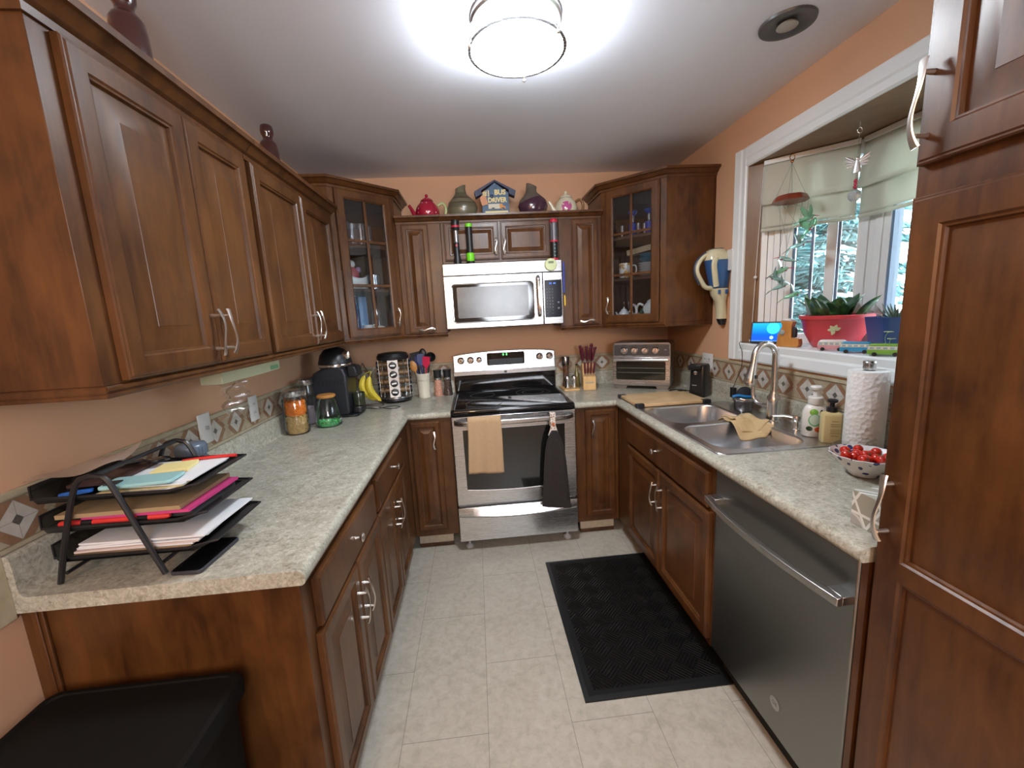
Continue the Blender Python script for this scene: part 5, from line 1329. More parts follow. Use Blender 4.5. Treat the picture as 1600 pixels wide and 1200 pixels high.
b = MB(); b.loft([[(x*s_, y*s_, z) for x, y in rrect(-0.033, 0.033, -0.022, 0.022, 0.008)] for s_, z in ((0.98, 0.0), (1.0, 0.003), (1.0, 0.106), (0.93, 0.116), (0.60, 0.122))]); b.build('bottle', YB_, t, smooth=45)
for z in (0.075, 0.066, 0.058, 0.045, 0.038, 0.030, 0.022): 
    pass
lb = MB()
for z, w_ in ((0.086, 0.014), (0.074, 0.020), (0.066, 0.018), (0.052, 0.021), (0.045, 0.019), (0.038, 0.020), (0.028, 0.016)): lb.box(0.004-w_*0.6, 0.004+w_, -0.0226, -0.0221, z, z+0.0022)
lb.build('label_print', P('khaki_print', (0.30, 0.24, 0.10), 0.5), t)
MB().lathe([(0.018, 0.1225), (0.018, 0.140), (0.008, 0.142), (0.008, 0.156), (0.017, 0.160), (0.018, 0.168), (0.012, 0.172), (0, 0.172)], 24).build('pump', BLACKP, t)

t = thing('paper_towel_holder', 'steel paper towel stand with weighted round base right of the sink', 'paper towel holder', (1.533, -1.800, ZC))
MB().lathe([(0, 0), (0.088, 0), (0.090, 0.004), (0.086, 0.030), (0.082, 0.034), (0, 0.034)], 44).build('base', STEELD, t)
MB().lathe([(0.008, 0.0345), (0.008, 0.312), (0.018, 0.314), (0.019, 0.318), (0.018, 0.330), (0.020, 0.338), (0.018, 0.343), (0, 0.344)], 28).build('post', STEEL, t)
m, tt, b_ = newmat('embossed_towel'); vo = tt.nodes.new('ShaderNodeTexVoronoi'); vo.inputs['Scale'].default_value = 75; tt.links.new(coords(tt), vo.inputs['Vector'])
setp(b_, color=(0.80, 0.79, 0.77), rough=0.9); bump(tt, b_, vo.outputs['Distance'], 0.7, 0.004)
b = MB(); b.lathe([(0.018, 0.036), (0.056, 0.036), (0.058, 0.040), (0.058, 0.306), (0.056, 0.310), (0.018, 0.310), (0.018, 0.036)], 44, cap=False)
o = b.build('paper_towel_roll', m, None, smooth=50); o.location = (1.533, -1.800, ZC); tag(o, 'white embossed paper towel roll standing on the steel holder', 'paper towel')

def fruit_bowl():
    c = Vector((1.395, -1.948, ZC))
    m, tt, b_ = newmat('blue_floral_china'); vo = tt.nodes.new('ShaderNodeTexVoronoi'); vo.inputs['Scale'].default_value = 42; tt.links.new(coords(tt), vo.inputs['Vector'])
    n_ = noise(tt, coords(tt), 18, 2, 0.5)
    msk = math_n(tt, 'MULTIPLY', math_n(tt, 'LESS_THAN', vo.outputs['Distance'], 0.36), math_n(tt, 'GREATER_THAN', n_, 0.49))
    tt.links.new(mixc(tt, msk, (0.76, 0.74, 0.74), (0.03, 0.04, 0.16)), b_.inputs['Base Color']); setp(b_, rough=0.12, coat=0.5)
    b = MB(); rings = []
    for r_, z in ((0.0, 0.002), (0.038, 0.0), (0.042, 0.006), (0.044, 0.012), (0.070, 0.036), (0.086, 0.058), (0.094, 0.070), (0.092, 0.0715), (0.082, 0.060), (0.064, 0.038), (0.040, 0.016), (0.0, 0.012)):
        ring = []
        for k in range(48):
            a = 2*PI*k/48; q = 1+0.025*math.cos(12*a)*(r_ > 0.075); ring.append((max(r_, 1e-4)*q*math.cos(a), max(r_, 1e-4)*q*math.sin(a), z))
        rings.append(ring)
    b.loft(rings); o = b.build('china_bowl', m, None, smooth=60); o.location = c; tag(o, 'white china bowl with blue floral pattern holding cherry tomatoes', 'bowl')
    TM = P('tomato_red', (0.55, 0.022, 0.008), 0.12, coat=0.5)
    rnd = random.Random(3); spots = []
    for ring, (rr, z, n_) in enumerate(((0.018, 0.030, 3), (0.052, 0.041, 9), (0.028, 0.060, 5), (0.0, 0.066, 1), (0.055, 0.066, 7))):
        for k in range(n_):
            a = 2*PI*k/n_+ring*0.7+rnd.random()*0.2; spots.append((rr*math.cos(a), rr*math.sin(a), z))
    first = None
    for p in spots:
        if first is None:
            e = thing('cherry_tomato', 'small red cherry tomato in the blue and white china bowl', 'tomato', group='cherry tomatoes in the bowl')
            MB().ball((0, 0, 0), 0.0145, 16, sz=1.05).build('skin', TM, e, smooth=80)
            MB().lathe([(0.0025, 0.0145), (0.003, 0.0160), (0, 0.0165)], 8).build('stem_scar', P('scar_green', (0.12, 0.10, 0.02), 0.7), e)
            first = e
        else: e = copy_tree(first)
        e.matrix_world = Matrix.Translation(c+Vector(p)) @ Matrix.Rotation(rnd.random()*2, 4, 'X') @ Matrix.Rotation(rnd.random()*6, 4, 'Z')
fruit_bowl()

def tissue_box():
    m, tt, b_ = newmat('triangle_pattern_card')
    tc = tt.nodes.new('ShaderNodeTexCoord'); sp = tt.nodes.new('ShaderNodeSeparateXYZ'); tt.links.new(tc.outputs['Object'], sp.inputs[0])
    u = math_n(tt, 'ADD', sp.outputs[0], sp.outputs[1]); v = sp.outputs[2]
    def ln(a, b, off=0.0):
        q = math_n(tt, 'ADD', math_n(tt, 'MULTIPLY', u, a), math_n(tt, 'ADD', math_n(tt, 'MULTIPLY', v, b), 5.0+off))
        return math_n(tt, 'LESS_THAN', math_n(tt, 'ABSOLUTE', math_n(tt, 'SUBTRACT', math_n(tt, 'FRACT', q), 0.5)), 0.055)
    s_ = 1/0.058
    j = math_n(tt, 'MAXIMUM', ln(0.0, s_*0.9), math_n(tt, 'MAXIMUM', ln(s_*0.85, s_*0.45), ln(s_*0.85, -s_*0.45)))
    n_ = noise(tt, coords(tt), 9, 1, 0.4)
    base = ramp(tt, n_, [(0.42, (0.36, 0.34, 0.27)), (0.55, (0.62, 0.61, 0.56)), (0.6, (0.40, 0.38, 0.36))], 'CONSTANT')
    tt.links.new(mixc(tt, j, base, (0.78, 0.78, 0.74)), b_.inputs['Base Color']); setp(b_, rough=0.5)
    t = thing('tissue_box', 'patterned tissue box standing against the pantry on the worktop end', 'tissue box', (1.215, -2.258, ZC))
    MB().box(-0.112, 0.112, -0.052, 0.052, 0, 0.088).build('carton', m, t, 0.001)
    MB().lathe([(0.040, 0.0882), (0.040, 0.0888), (0, 0.0888)], 24, sx=1.3, sy=0.55).build('opening', P('opening_blue', (0.35, 0.45, 0.62), 0.6), t)
tissue_box()

# ================================================================ AROUND THE WINDOW
ZS = OZ0+0.0005
def hand_vac():
    t = thing('hand_vacuum', 'cream and blue cordless hand vacuum hung nozzle-down on the right wall', 'hand vacuum', (0, -0.735, 0))
    CR = P('vac_cream', (0.66, 0.62, 0.42), 0.22, coat=0.4); BL = P('vac_blue', (0.03, 0.11, 0.30), 0.2, coat=0.4)
    def sec(cx, z, hw, hd): return [(cx+hw*math.copysign(abs(math.cos(2*PI*k/28))**0.8, math.cos(2*PI*k/28)), hd*math.copysign(abs(math.sin(2*PI*k/28))**0.8, math.sin(2*PI*k/28)), z) for k in range(28)]
    MB().loft([sec(1.592, 1.786, 0.030, 0.030), sec(1.592, 1.780, 0.048, 0.044), sec(1.594, 1.755, 0.066, 0.056), sec(1.596, 1.724, 0.070, 0.060)]).build('motor_housing', CR, t, smooth=60)
    MB().loft([sec(1.597, 1.7235, 0.0695, 0.0595), sec(1.604, 1.69, 0.066, 0.059), sec(1.612, 1.62, 0.055, 0.055), sec(1.616, 1.568, 0.048, 0.048), sec(1.617, 1.562, 0.040, 0.04)]).build('dust_bowl', BL, t, smooth=60)
    MB().loft([sec(1.617, 1.564, 0.050, 0.049), sec(1.620, 1.530, 0.044, 0.045), sec(1.628, 1.490, 0.026, 0.038), sec(1.636, 1.43, 0.025, 0.034), sec(1.640, 1.388, 0.030, 0.030)]).build('nozzle', CR, t, smooth=60)
    MB().loft([sec(1.640, 1.3875, 0.027, 0.027), sec(1.643, 1.362, 0.020, 0.022), sec(1.645, 1.352, 0.015, 0.018)]).build('nozzle_tip', BLACKP, t, smooth=50)
    MB().tube(bez([(1.568, -0.050, 1.735), (1.556, -0.050, 1.70), (1.566, -0.046, 1.63), (1.578, -0.040, 1.575)], 18), 0.017, 12, sy=0.7, up=(0, 1, 0)).build('side_band', CR, t, smooth=60)
    h = MB(); h.tube(bez([(1.560, 0, 1.765), (1.515, 0, 1.745), (1.484, 0, 1.700), (1.482, 0, 1.66), (1.505, 0, 1.615), (1.535, 0, 1.575), (1.575, 0, 1.568)], 36), 0.0135, 12, sy=1.3, up=(0, 1, 0)); h.build('handle', CR, t, smooth=60)
    h = MB(); h.tube(bez([(1.530, 0, 1.768), (1.486, 0, 1.735), (1.466, 0, 1.685), (1.472, 0, 1.640), (1.498, 0, 1.590)], 28), 0.006, 8, sy=1.8, up=(0, 1, 0)); h.build('handle_back', P('dark_grip', (0.05, 0.06, 0.09), 0.4), t)
    for sx_ in (1.592, 1.636):
        b = MB(); b.box(sx_-0.008, sx_+0.008, -0.052, -0.046, 1.530, 1.556); b.build('latch_button', BL, t, 0.003)
    v = MB()
    for k in range(9): v.box(1.566+k*0.0065, 1.569+k*0.0065, -0.03, 0.03, 1.786, 1.790)
    v.build('exhaust_grille', P('grille_grey', (0.12, 0.12, 0.12), 0.5), t)
hand_vac()
t = thing('charging_base', 'white wall charging bracket behind the hand vacuum', 'charger', (XRW-0.0005, -0.800, 1.715), -90)
MB().prism(rrect(-0.026, 0.026, -0.055, 0.060, 0.012), -0.024, 0.0, ax='y').build('bracket', WHITEP, t, 0.003)

# window shades
_t = SHADEM.node_tree; _b = _t.nodes['Principled BSDF']; _tr = _t.nodes.new('ShaderNodeBsdfTranslucent'); _tr.inputs[0].default_value = (0.75, 0.76, 0.66, 1)
_mx = _t.nodes.new('ShaderNodeMixShader'); _mx.inputs[0].default_value = 0.40; _t.links.new(_b.outputs[0], _mx.inputs[1]); _t.links.new(_tr.outputs[0], _mx.inputs[2])
_t.links.new(_mx.outputs[0], _t.nodes['Material Output'].inputs[0])
def shade(label, loc, rz, Wd):
    t = thing('window_shade', label, 'window shade', loc, rz, group=None)
    z = 2.172
    rings = []
    prof = [(-0.030, 2.150), (-0.036, 2.10), (-0.046, 2.03), (-0.052, 1.975), (-0.048, 1.958), (-0.034, 1.962), (-0.028, 1.955), (-0.032, 1.90), (-0.034, 1.845)]
    b = MB(); n = 14
    b.grid(lambda u, v: ((lambda k, f: (Wd*u, prof[k][0]*(1-f)+prof[k+1][0]*f+0.0015*math.sin(9*u*PI), prof[k][1]*(1-f)+prof[k+1][1]*f+(0.004*math.sin(u*PI) if k > 2 else 0)))(min(int(v*8), 7), v*8-min(int(v*8), 7))), n, 32)
    b.build('cloth', SHADEM, t, smooth=50, solid=0.002)
    MB().box(0.0, Wd, -0.042, -0.020, 2.150, 2.172).build('headrail', TRIMW, t, 0.002)
    q = MB(); q.tube([(0.0, -0.034, 1.836), (Wd, -0.034, 1.836)], 0.009, 12); q.build('hem_bar', SHADEM, t)
    return t
shade('cream cloth shade pulled partway down on the angled side of the bay', (1.707, -0.967, 0), -45, 0.376)
shade('cream cloth shade pulled partway down on the middle of the bay', (1.990, -1.268, 0), -90, 0.600)
t = thing('blind_cord', 'thin white blind cord with round bead at the left of the bay', 'cord', (1.680, -0.958, 0))
MB().tube([(0.018, -0.010, 2.150), (0.006, 0.0, 1.61), (0.0, 0.004, 1.275)], 0.0017, 6).build('cord', WHITEP, t)
MB().ball((0.006, 0.0, 1.605), 0.009, 14).build('bead', WHITEP, t)
MB().ball((0.0, 0.004, 1.268), 0.010, 12).build('toggle', WHITEP, t)

# smart display
t = thing('tablet_display', 'small tablet display with glowing blue screen on the window sill', 'tablet', (1.708, -1.050, ZS), -52)
T_ = Matrix.Rotation(R(-12), 4, 'X')
q = MB(T_); q.box(-0.088, 0.088, -0.004, 0.004, 0.006, 0.118); q.build('case', BLACKP, t, 0.003)
m, tt, _ = newmat('blue_wallpaper'); tt.nodes.clear()
out_ = tt.nodes.new('ShaderNodeOutputMaterial'); e_ = tt.nodes.new('ShaderNodeEmission'); tt.links.new(e_.outputs[0], out_.inputs[0]); e_.inputs[1].default_value = 0.42
tc = tt.nodes.new('ShaderNodeTexCoord'); sp = tt.nodes.new('ShaderNodeSeparateXYZ'); tt.links.new(tc.outputs['Object'], sp.inputs[0])
c = ramp(tt, math_n(tt, 'MULTIPLY', sp.outputs[2], 8.5), [(0.05, (0.25, 0.75, 0.85)), (0.18, (0.02, 0.10, 0.75)), (0.40, (0.01, 0.12, 0.85)), (0.95, (0.02, 0.50, 0.95))])
c = mixc(tt, blob(tt, 0.018, 0.082, 0.030, 0.030, sp.outputs[0], sp.outputs[2]), c, (0.06, 0.70, 0.90))
c = mixc(tt, blob(tt, 0.014, 0.034, 0.009, 0.009, sp.outputs[0], sp.outputs[2]), c, (0.45, 0.80, 0.95))
tt.links.new(c, e_.inputs[0])
q = MB(T_); q.box(-0.080, 0.080, -0.0052, -0.0042, 0.014, 0.110); q.build('screen', m, t)
q = MB(); q.box(-0.05, 0.05, 0.0, 0.055, 0.0, 0.006); q.build('stand', BLACKP, t, 0.002)

# wooden boot ornament
t = thing('wooden_boot', 'carved orange-brown wooden ornament with small dial beside the red planter', 'ornament', (1.690, -1.215, ZS), -62)
b = MB(); b.prism([(-0.045, 0), (0.050, 0), (0.055, 0.012), (0.052, 0.040), (0.020, 0.044), (0.020, 0.100), (0.026, 0.122), (-0.030, 0.126), (-0.022, 0.100), (-0.040, 0.060)], -0.022, 0.022, ax='y'); b.build('carving', OAKW, t, 0.003)
b = MB(); b.lathe([(0.012, 0), (0.013, 0.003), (0.010, 0.005), (0, 0.005)], 20, (-0.020, -0.0222, 0.070), ax='-y'); b.build('dial', P('dial_grey', (0.30, 0.36, 0.34), 0.3), t)
b = MB(); b.prism([(-0.026, 0.126), (0.020, 0.123), (0.010, 0.134), (-0.018, 0.136)], -0.018, 0.018, ax='y'); b.build('snow_cap', P('cap_white', (0.72, 0.74, 0.76), 0.6), t, 0.003)
b = MB(); b.prism([(0.022, 0.045), (0.034, 0.045), (0.036, 0.075), (0.030, 0.095), (0.022, 0.098)], -0.012, 0.012, ax='y'); b.build('figure', P('figure_dark', (0.03, 0.03, 0.035), 0.5), t, 0.003)

# planters
SOIL = P('soil', (0.04, 0.025, 0.015), 0.95)
def leaf_mesh(b, base, d, L, w_, curl, up=Vector((0, 0, 1)), fold=0.25, n=7):
    d = Vector(d).normalized(); side = d.cross(up)
    if side.length < 1e-3: side = Vector((1, 0, 0))
    side.normalize(); p = Vector(base); rows = []
    for i in range(n+1):
        u = i/n; ww = w_*math.sin(PI*min(0.97, 0.08+0.9*u))**0.8*(1-u*0.25)
        if i == n: ww = 0.0005
        nn = side.cross(d).normalized()
        rows.append([tuple(p-side*ww+nn*ww*fold), tuple(p), tuple(p+side*ww+nn*ww*fold)])
        d = (d-up*curl/n).normalized(); p = p+d*L/n
    b.loft(rows, 0, False, False, closed=False)
t = thing('planter', 'large red bowl-shaped planter with leafy green plant on the window sill', 'planter', (1.832, -1.320, ZS))
RP = P('coral_plastic', (0.60, 0.055, 0.065), 0.4)
MB().lathe([(0, 0), (0.078, 0), (0.086, 0.006), (0.118, 0.07), (0.128, 0.122), (0.140, 0.132), (0.142, 0.146), (0.136, 0.148), (0.126, 0.136), (0.118, 0.118), (0.0, 0.118)], 48).build('pot', RP, t, smooth=40)
MB().lathe([(0.0, 0.1185), (0.120, 0.1190), (0, 0.127)], 30).build('soil', SOIL, t)
m, tt, b_ = newmat('variegated_leaf'); n_ = noise(tt, coords(tt, (6, 6, 6)), 6, 4, 0.7)
tt.links.new(ramp(tt, n_, [(0.42, (0.016, 0.050, 0.020)), (0.58, (0.04, 0.13, 0.04)), (0.75, (0.20, 0.34, 0.06))]), b_.inputs['Base Color']); setp(b_, rough=0.28, coat=0.3)
rnd = random.Random(11)
for k in range(20):
    a = 2*PI*k/20*3.3+rnd.random(); rr = 0.02+0.085*rnd.random(); el = 1.0+1.3*rnd.random()
    b = MB(); leaf_mesh(b, (rr*math.cos(a), rr*math.sin(a), 0.118), (math.cos(a)*0.75, math.sin(a)*0.75, el), 0.100+0.045*rnd.random(), 0.034+0.010*rnd.random(), 0.55)
    b.build('leaf', m, t, smooth=60, solid=0.0015)
b = MB(); leaf_mesh(b, (-0.06, 0.05, 0.118), (-0.25, 0.15, 1), 0.135, 0.024, 0.15); b.build('leaf', P('bright_leaf', (0.20, 0.38, 0.10), 0.3), t, smooth=60, solid=0.0015)
e = thing('leaf_charm', 'small pale green leaf decoration on the front of the red planter', 'decoration', (1.832-0.128*0.70, -1.320-0.128*0.75, ZS+0.085), -43)
CL = P('pale_green_glaze', (0.50, 0.52, 0.28), 0.3)
b = MB()
for a in (20, 70, 130, 180, 250): leaf_mesh(b, (0, -0.004, 0), (math.cos(R(a)), -0.1, math.sin(R(a))), 0.024, 0.008, 0.0, up=Vector((0, -1, 0)))
b.ball((0, -0.004, 0), 0.004, 8); b.build('leaves', CL, e, smooth=60, solid=0.001)

t = thing('planter', 'dark blue tapered planter with spiky grey-green succulent on the window sill', 'planter', (1.830, -1.605, ZS), -20)
rings = [[(x*s_, y*s_, z) for x, y in rrect(-0.078, 0.078, -0.078, 0.078, 0.016)] for s_, z in ((0.74, 0), (0.76, 0.004), (1.0, 0.140), (0.95, 0.140), (0.92, 0.118))]
MB().loft(rings, 0).build('pot', P('navy_plastic', (0.02, 0.06, 0.20), 0.4), t, smooth=30)
MB().box(-0.068, 0.068, -0.068, 0.068, 0.1185, 0.121).build('soil', SOIL, t)
SG = P('succulent_green', (0.16, 0.22, 0.17), 0.45)
for k in range(22):
    a = k*2.4; el = 0.35+1.3*(k/22); b = MB(); leaf_mesh(b, (0.010*math.cos(a), 0.010*math.sin(a), 0.119), (math.cos(a), math.sin(a), el), 0.080+0.010*rnd.random(), 0.0055, -0.35, fold=0.5, n=6)
    b.build('spike', SG, t, smooth=60, solid=0.001)

def van(label, loc, rz, lower, upper):
    t = thing('toy_van', label, 'toy van', loc, rz, group='toy vans on the window sill')
    L_, W_ = 0.052, 0.020
    def body(z0, z1, s0, s1, mat, nm, bev):
        MB().loft([[(x*s0, y*s0, z0) for x, y in rrect(-L_, L_, -W_, W_, 0.009)], [(x*s1, y*s1, z1) for x, y in rrect(-L_, L_, -W_, W_, 0.009)]]).build(nm, mat, t, bev)
    body(0.006, 0.024, 0.98, 1.0, lower, 'lower_body', 0.002)
    body(0.0243, 0.037, 0.985, 0.95, IVORY, 'window_band', 0.001)
    body(0.0373, 0.046, 0.94, 0.80, upper, 'roof', 0.003)
    for s_ in (-1, 1):
        for k in range(5):
            x = -0.038+k*0.019; y = s_*(W_-0.0006)
            MB().box(x-0.006, x+0.006, min(y, y+s_*0.0008), max(y, y+s_*0.0008), 0.027, 0.034).build('window', P('van_window', (0.33, 0.42, 0.44), 0.2), t)
    for x in (-0.030, 0.028):
        for s_ in (-1, 1):
            MB().lathe([(0.0075, -0.003), (0.0075, 0.003)], 16, (x, s_*(W_+0.001), 0.0076), ax='-y').build('wheel', BLACKP, t)
    return t
PK = P('van_pink', (0.66, 0.30, 0.32), 0.3); WH = P('van_white', (0.74, 0.70, 0.68), 0.3); BU = P('van_blue', (0.04, 0.30, 0.52), 0.3); GN = P('van_green', (0.22, 0.42, 0.06), 0.3)
van('pink and white toy camper van in front of the red planter', (1.706, -1.452, ZS), -52, PK, WH)
van('blue and cream toy camper van between the pink and green vans', (1.704, -1.568, ZS), -48, BU, BU)
v3 = van('green and cream toy camper van carrying a tiny plant', (1.702, -1.690, ZS), -45, GN, GN)
b = MB(); b.tube(bez([(0, 0, 0.047), (-0.003, 0.002, 0.07), (0.004, 0, 0.088)], 8), 0.0009, 5); b.tube([(0.01, 0, 0.047), (0.012, 0, 0.062)], 0.0009, 5); b.build('stem', P('stem_green', (0.3, 0.4, 0.15), 0.5), v3)
b = MB()
for c0, n0 in (((0.004, 0, 0.088), 5), ((0.012, 0, 0.062), 3)):
    for k in range(n0): leaf_mesh(b, c0, (math.cos(k*2*PI/n0), math.sin(k*2*PI/n0), 0.3), 0.016, 0.006, 0.3)
b.build('leaves', P('lime_leaf', (0.62, 0.68, 0.25), 0.4), v3, smooth=60, solid=0.0008)

# wind chime with glass hummingbirds
def wind_chime():
    t = thing('wind_chime', 'hanging chime of green glass hummingbirds below a wooden disc in the bay', 'wind chime', (1.712, -1.145, 0))
    MB().tube([(0.012*math.cos(a*PI/8), 0, 2.136+0.014*math.sin(a*PI/8)) for a in range(-3, 11)], 0.0018, 8).build('hook', P('copper', (0.60, 0.24, 0.10), 0.25, metal=1.0), t)
    MB().ball((0, 0, 2.118), 0.007, 12).build('hook_bead', P('copper', (0.60, 0.24, 0.10), 0.25, metal=1.0), t)
    MB().lathe([(0, 1.938), (0.079, 1.938), (0.076, 1.944), (0.066, 1.962), (0.058, 1.967), (0, 1.968)], 8).build('wooden_disc', wood('mahogany_disc', (0.16, 0.03, 0.015), (0.26, 0.06, 0.03), 0.3), t)
    STR = P('string_grey', (0.22, 0.26, 0.22), 0.6)
    for k in range(4):
        a = R(45+90*k); MB().tube([(0, 0, 2.112), (0.058*math.cos(a), 0.058*math.sin(a), 1.967)], 0.0010, 5).build('string', STR, t)
    GG = P('green_glass', (0.35, 0.80, 0.50), 0.08, trans=0.55, ior=1.35, coat=0.5)
    GA = P('aqua_glass', (0.45, 0.72, 0.66), 0.08, trans=0.6, ior=1.35, coat=0.5)
    RG = P('ruby_glass', (0.50, 0.04, 0.10), 0.1, coat=0.5)
    birds = [(0.022, -0.085, 1.845, 40, 0), (0.028, -0.088, 1.792, -60, 0), (0.0, -0.068, 1.730, 20, 1), (-0.020, -0.030, 1.672, 190, 1), (-0.030, -0.002, 1.620, 0, 0), (-0.035, 0.012, 1.585, 160, 1), (-0.028, 0.0, 1.545, 30, 1), (0.0, -0.050, 1.500, 10, 0)]
    for i, (x, y, z, rz_, gi) in enumerate(birds):
        g = GG if gi == 0 else GA
        T = Tm((x, y, z), rz=rz_-45)
        T = T @ Matrix.Diagonal((1.35, 1.35, 1.35, 1)); b = MB(T); b.tube([(-0.026, 0, -0.010), (-0.012, 0, -0.005), (0.004, 0, 0.0), (0.016, 0, 0.006), (0.024, 0, 0.008)], [0.002, 0.006, 0.008, 0.006, 0.003], 10, up=(0, 1, 0))
        bo = b.build('bird', g, t, smooth=60)
        b = MB(T)
        for s_ in (-1, 1): leaf_mesh(b, (0.004, s_*0.003, 0.003), (-0.25, s_*0.6, 1.0), 0.046, 0.013, 0.1, up=Vector((1, 0, 0)))
        leaf_mesh(b, (-0.024, 0, -0.010), (-1, 0, -0.8), 0.028, 0.008, 0.0)
        b.build('wings', g, bo, smooth=60, solid=0.0014)
        b = MB(T); b.tube([(0.022, 0, 0.008), (0.044, 0, 0.006)], [0.002, 0.0006], 6); b.ball((0.016, 0, 0.001), 0.0045, 8); b.build('beak', RG, bo)
        a = R(45*i); MB().tube([(0.050*math.cos(a), 0.050*math.sin(a), 1.938), (x*0.9+0.01*math.cos(a), y*0.9+0.01*math.sin(a), z+0.10), (x, y, z+0.006)], 0.0008, 5).build('string', STR, t)
wind_chime()
def angel():
    t = thing('suncatcher', 'silver winged figure with red beads and crystal ball hanging in the bay', 'suncatcher', (1.735, -1.470, 0))
    MB().tube([(0.010*math.cos(a*PI/8), 0, 2.122+0.010*math.sin(a*PI/8)) for a in range(-3, 13)], 0.0016, 8).build('hook', CHROME, t)
    MB().tube([(0, 0, OZ1), (0, 0, 2.13)], 0.001, 5).build('wire', CHROME, t)
    MB().tube([(0, 0, 2.112), (0, 0, 2.035)], 0.0007, 5).build('line', P('string_grey', (0.22, 0.26, 0.22), 0.6), t)
    T = Tm((0, 0, 2.0), rz=-55)
    SV = P('silver_cast', (0.75, 0.75, 0.74), 0.25, metal=0.6)
    b = MB(T); b.lathe([(0, -0.034), (0.016, -0.034), (0.012, -0.015), (0.007, 0.004), (0.006, 0.012)], 12, sy=0.4); b.ball((0, 0, 0.018), 0.006, 10)
    for s_ in (-1, 1):
        for k in range(4): leaf_mesh(b, (s_*0.004, 0, 0.006-0.003*k), (s_*1.0, 0.0, 0.75-0.32*k), 0.048-0.006*k, 0.007, 0.0, up=Vector((0, 1, 0)))
    b.build('angel', SV, t, smooth=50, solid=0.001)
    for k in range(3): MB().ball((0, 0, 1.935-0.012*k), 0.0075-0.001*(k % 2), 12).build('bead', P('ruby_glass', (0.50, 0.04, 0.10), 0.1, coat=0.5), t)
    MB().tube([(0, 0, 1.966), (0, 0, 1.90)], 0.0007, 5).build('line', P('string_grey', (0.22, 0.26, 0.22), 0.6), t)
    MB().ball((0, 0, 1.878), 0.023, 12).build('crystal_ball', P('crystal', (0.75, 0.80, 0.82), 0.05, trans=0.6, ior=1.45, coat=1.0), t, smooth=0)
angel()

# ================================================================ TOPS OF THE WALL CABINETS
ZT = 2.0855
def teapot(name, label, loc, rz, s, bm_, hm, spots=None, handle_over=False):
    t = thing(name, label, 'teapot', loc, rz)
    T = Matrix.Diagonal((s, s, s, 1))
    MB(T).lathe([(0, 0), (0.040, 0), (0.046, 0.005), (0.066, 0.035), (0.070, 0.062), (0.060, 0.095), (0.040, 0.118), (0.036, 0.122)], 36).build('body', bm_, t, smooth=60)
    MB(T).lathe([(0.038, 0.1225), (0.034, 0.132), (0.014, 0.142), (0.008, 0.148), (0.010, 0.156), (0.006, 0.163), (0, 0.164)], 28).build('lid', bm_, t, smooth=60)
    MB(T).tube(bez([(-0.058, 0, 0.045), (-0.080, 0, 0.060), (-0.090, 0, 0.088), (-0.104, 0, 0.108)], 16), [0.016-0.0055*min(1, k/12) for k in range(16)], 12).build('spout', bm_, t, smooth=60) if False else MB(T).tube([(-0.055, 0, 0.045), (-0.078, 0, 0.060), (-0.090, 0, 0.085), (-0.103, 0, 0.106)], [0.017, 0.013, 0.010, 0.009], 12).build('spout', bm_, t, smooth=60)
    MB(T).tube(bez([(0.060, 0, 0.100), (0.088, 0, 0.112), (0.106, 0, 0.085), (0.098, 0, 0.045), (0.062, 0, 0.028)], 28), 0.0085, 10, up=(0, 1, 0)).build('handle', hm, t, smooth=60)
    return t
def dots_mat():
    m, t, b = newmat('red_polka_glaze'); vo = t.nodes.new('ShaderNodeTexVoronoi'); vo.inputs['Scale'].default_value = 34; vo.inputs['Randomness'].default_value = 0.35
    t.links.new(coords(t), vo.inputs['Vector']); t.links.new(mixc(t, math_n(t, 'LESS_THAN', vo.outputs['Distance'], 0.17), (0.36, 0.008, 0.035), (0.85, 0.65, 0.65)), b.inputs['Base Color']); setp(b, rough=0.12, coat=0.6); return m
teapot('teapot', 'red teapot with white dots and pale green handle above the cabinets', (-0.080, -0.215, ZT), 0, 1.13, dots_mat(), P('celery_glaze', (0.48, 0.55, 0.25), 0.3))
m, tt, b_ = newmat('rose_print_glaze'); n_ = noise(tt, coords(tt), 22, 3, 0.6)
tc = tt.nodes.new('ShaderNodeTexCoord'); sp = tt.nodes.new('ShaderNodeSeparateXYZ'); tt.links.new(tc.outputs['Object'], sp.inputs[0])
bl = math_n(tt, 'MULTIPLY', blob(tt, -0.012, 0.070, 0.036, 0.032, sp.outputs[0], sp.outputs[2]), math_n(tt, 'LESS_THAN', sp.outputs[1], 0))
c = mixc(tt, math_n(tt, 'MULTIPLY', bl, math_n(tt, 'GREATER_THAN', n_, 0.5)), (0.70, 0.66, 0.50), (0.50, 0.10, 0.28))
c = mixc(tt, math_n(tt, 'MULTIPLY', bl, math_n(tt, 'LESS_THAN', n_, 0.40)), c, (0.22, 0.32, 0.12))
tt.links.new(c, b_.inputs['Base Color']); setp(b_, rough=0.12, coat=0.6)
teapot('teapot', 'ivory teapot with pink rose print above the cabinets', (0.838, -0.215, ZT), 0, 1.10, m, P('gilt_brown', (0.25, 0.12, 0.05), 0.3))
